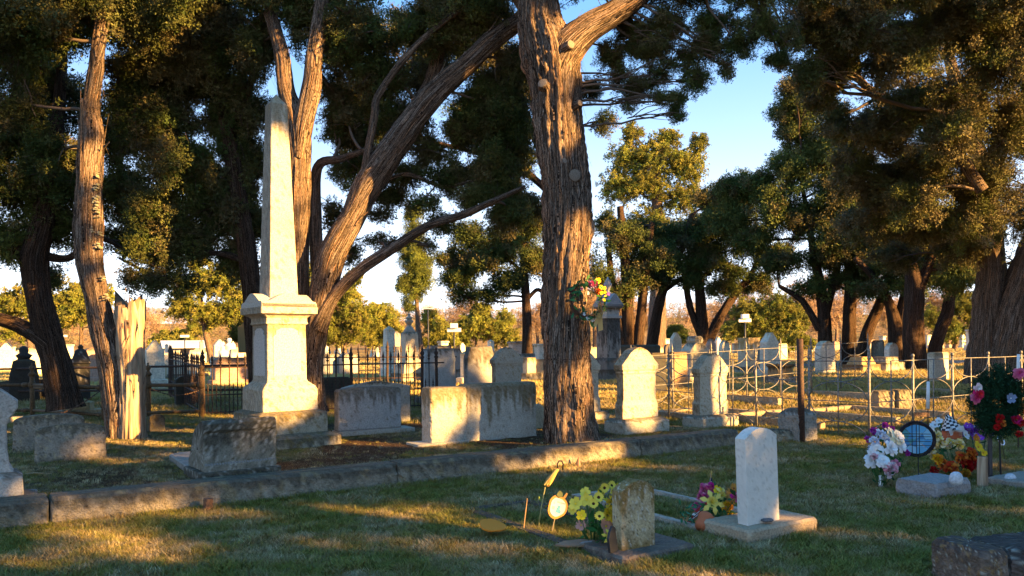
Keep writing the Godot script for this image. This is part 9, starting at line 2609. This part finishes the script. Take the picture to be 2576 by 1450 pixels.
func grass():
	var g := RandomNumberGenerator.new()
	g.seed = 5
	var short := tuft(12, g, 0.016, 0.046, 0.045, 0.0026, 1.2)
	var tall := tuft(14, g, 0.06, 0.16, 0.13, 0.006, 0.8)
	var xf := []
	var tint := []
	for i in 136000:
		# even over the picture: nearer ground is drawn denser
		var d := 1.0 / lerpf(1.0 / 4.9, 1.0 / 14.5, pow(rng.randf(), 0.8))
		var x := r(-0.74, 0.78) * d
		var p := Vector3(x, 0, -d)
		if covered(p): continue
		p.y = gh(p.x, p.z) - 0.004
		var inside := p.y > 0.1
		if inside and rng.randf() < 0.45 + 0.5 * bare(p.x, p.z): continue
		var s := r(0.7, 1.3) * (0.75 if inside else 1.0)
		if nz.get_noise_2d(p.x * 1.6 + 40.0, p.z * 1.6) > 0.45: s *= 1.35
		xf.append(Transform3D(Basis(Vector3.UP, r(0, TAU)).scaled(Vector3(s, s * r(0.7, 1.2), s)), p))
		tint.append(grass_tint(p, 0.4 if inside else 0.14))
	# longer tufts left standing along the kerb and the stones
	for i in 3400:
		var q := r(-6.5, 5.6)
		var base := Vector3(-1.30, 0, -8.90) + RV * q + NV * (r(0.01, 0.10) if i % 3 else -r(0.33, 0.42))
		if i % 9 == 0:
			var e: Array = [[2.10, -6.55, 0.43, 0.26], [0.86, -5.92, 0.37, 0.29], [6.05, -7.85, 0.31, 0.23]][rng.randi_range(0, 2)]
			var u := r(-1, 1)
			var side := rng.randf() < 0.6
			base = Vector3(e[0], 0, e[1]) + RV * (e[2] * u if side else -e[2] - 0.02) + NV * (e[3] + 0.02 if side else e[3] * u)
		base.y = gh(base.x, base.z) - 0.004
		var s := r(0.8, 1.5)
		xf.append(Transform3D(Basis(Vector3.UP, r(0, TAU)).scaled(Vector3(s, s * r(0.9, 1.5), s)), base))
		tint.append(grass_tint(base, 0.1))
	tag(many("lawn_grass", short, M.grass, xf, tint, self), "short winter lawn grass, green mixed with straw blades", "grass")
	xf = []
	tint = []
	for i in 66000:
		var d := 1.0 / lerpf(1.0 / 14.0, 1.0 / 110.0, pow(rng.randf(), 0.9))
		var x := r(-0.75, 0.8) * d
		var p := Vector3(x, gh(x, -d) - 0.01, -d)
		var lx := (p.x + 4.0) * 0.97 + (p.z + 31.0) * -0.24
		var lz := (p.x + 4.0) * 0.24 + (p.z + 31.0) * 0.97
		if lx > -0.2 and lz > -0.1 and lz < 3.3: continue
		var s := r(0.6, 1.1) * clampf(d / 22.0, 0.7, 1.8)
		xf.append(Transform3D(Basis(Vector3.UP, r(0, TAU)).scaled(Vector3(s, s * 0.8 * clampf(22.0 / d, 0.5, 1.0), s)), p))
		var c := grass_tint(p, lerpf(0.2, 0.95, ss(15, 26, d)))
		if d > 20: c = mixc(c, Color(0.56, 0.42, 0.13), 0.7)
		c.a = 1
		tint.append(c)
	tag(many("dry_field_grass", tall, M.grass, xf, tint, self), "dry golden grass between the farther graves", "grass")
	# fallen needles, straw and twiglets on the bare earth of the plot
	var tw := MB.new()
	tw.color = Color.WHITE
	for k in 7:
		var o := Vector3(g.randf_range(-0.06, 0.06), 0.004, g.randf_range(-0.06, 0.06))
		var a := g.randf_range(0, TAU)
		var e := o + Vector3(cos(a), g.randf_range(0.0, 0.3), sin(a)) * g.randf_range(0.03, 0.08)
		var s := Vector3(-sin(a), 0, cos(a)) * 0.0025
		tw.tri(o - s, e, o + s)
	xf = []
	tint = []
	var straw := tw.done()
	for i in 26000:
		var d := r(6.5, 16.0)
		var x := r(-0.68, 0.6) * d
		var p := Vector3(x, gh(x, -d), -d)
		if p.y < 0.1 or covered(p): continue
		var s := r(0.7, 1.4)
		xf.append(Transform3D(Basis(Vector3.UP, r(0, TAU)).scaled(Vector3(s, s, s)), p))
		var c := mixc(Color(0.07, 0.04, 0.022), Color(0.26, 0.18, 0.09), pow(rng.randf(), 1.6))
		tint.append(c)
	tag(many("needle_litter", straw, M.grass, xf, tint, self), "fallen needles and straw on the bare earth under the trees", "litter")
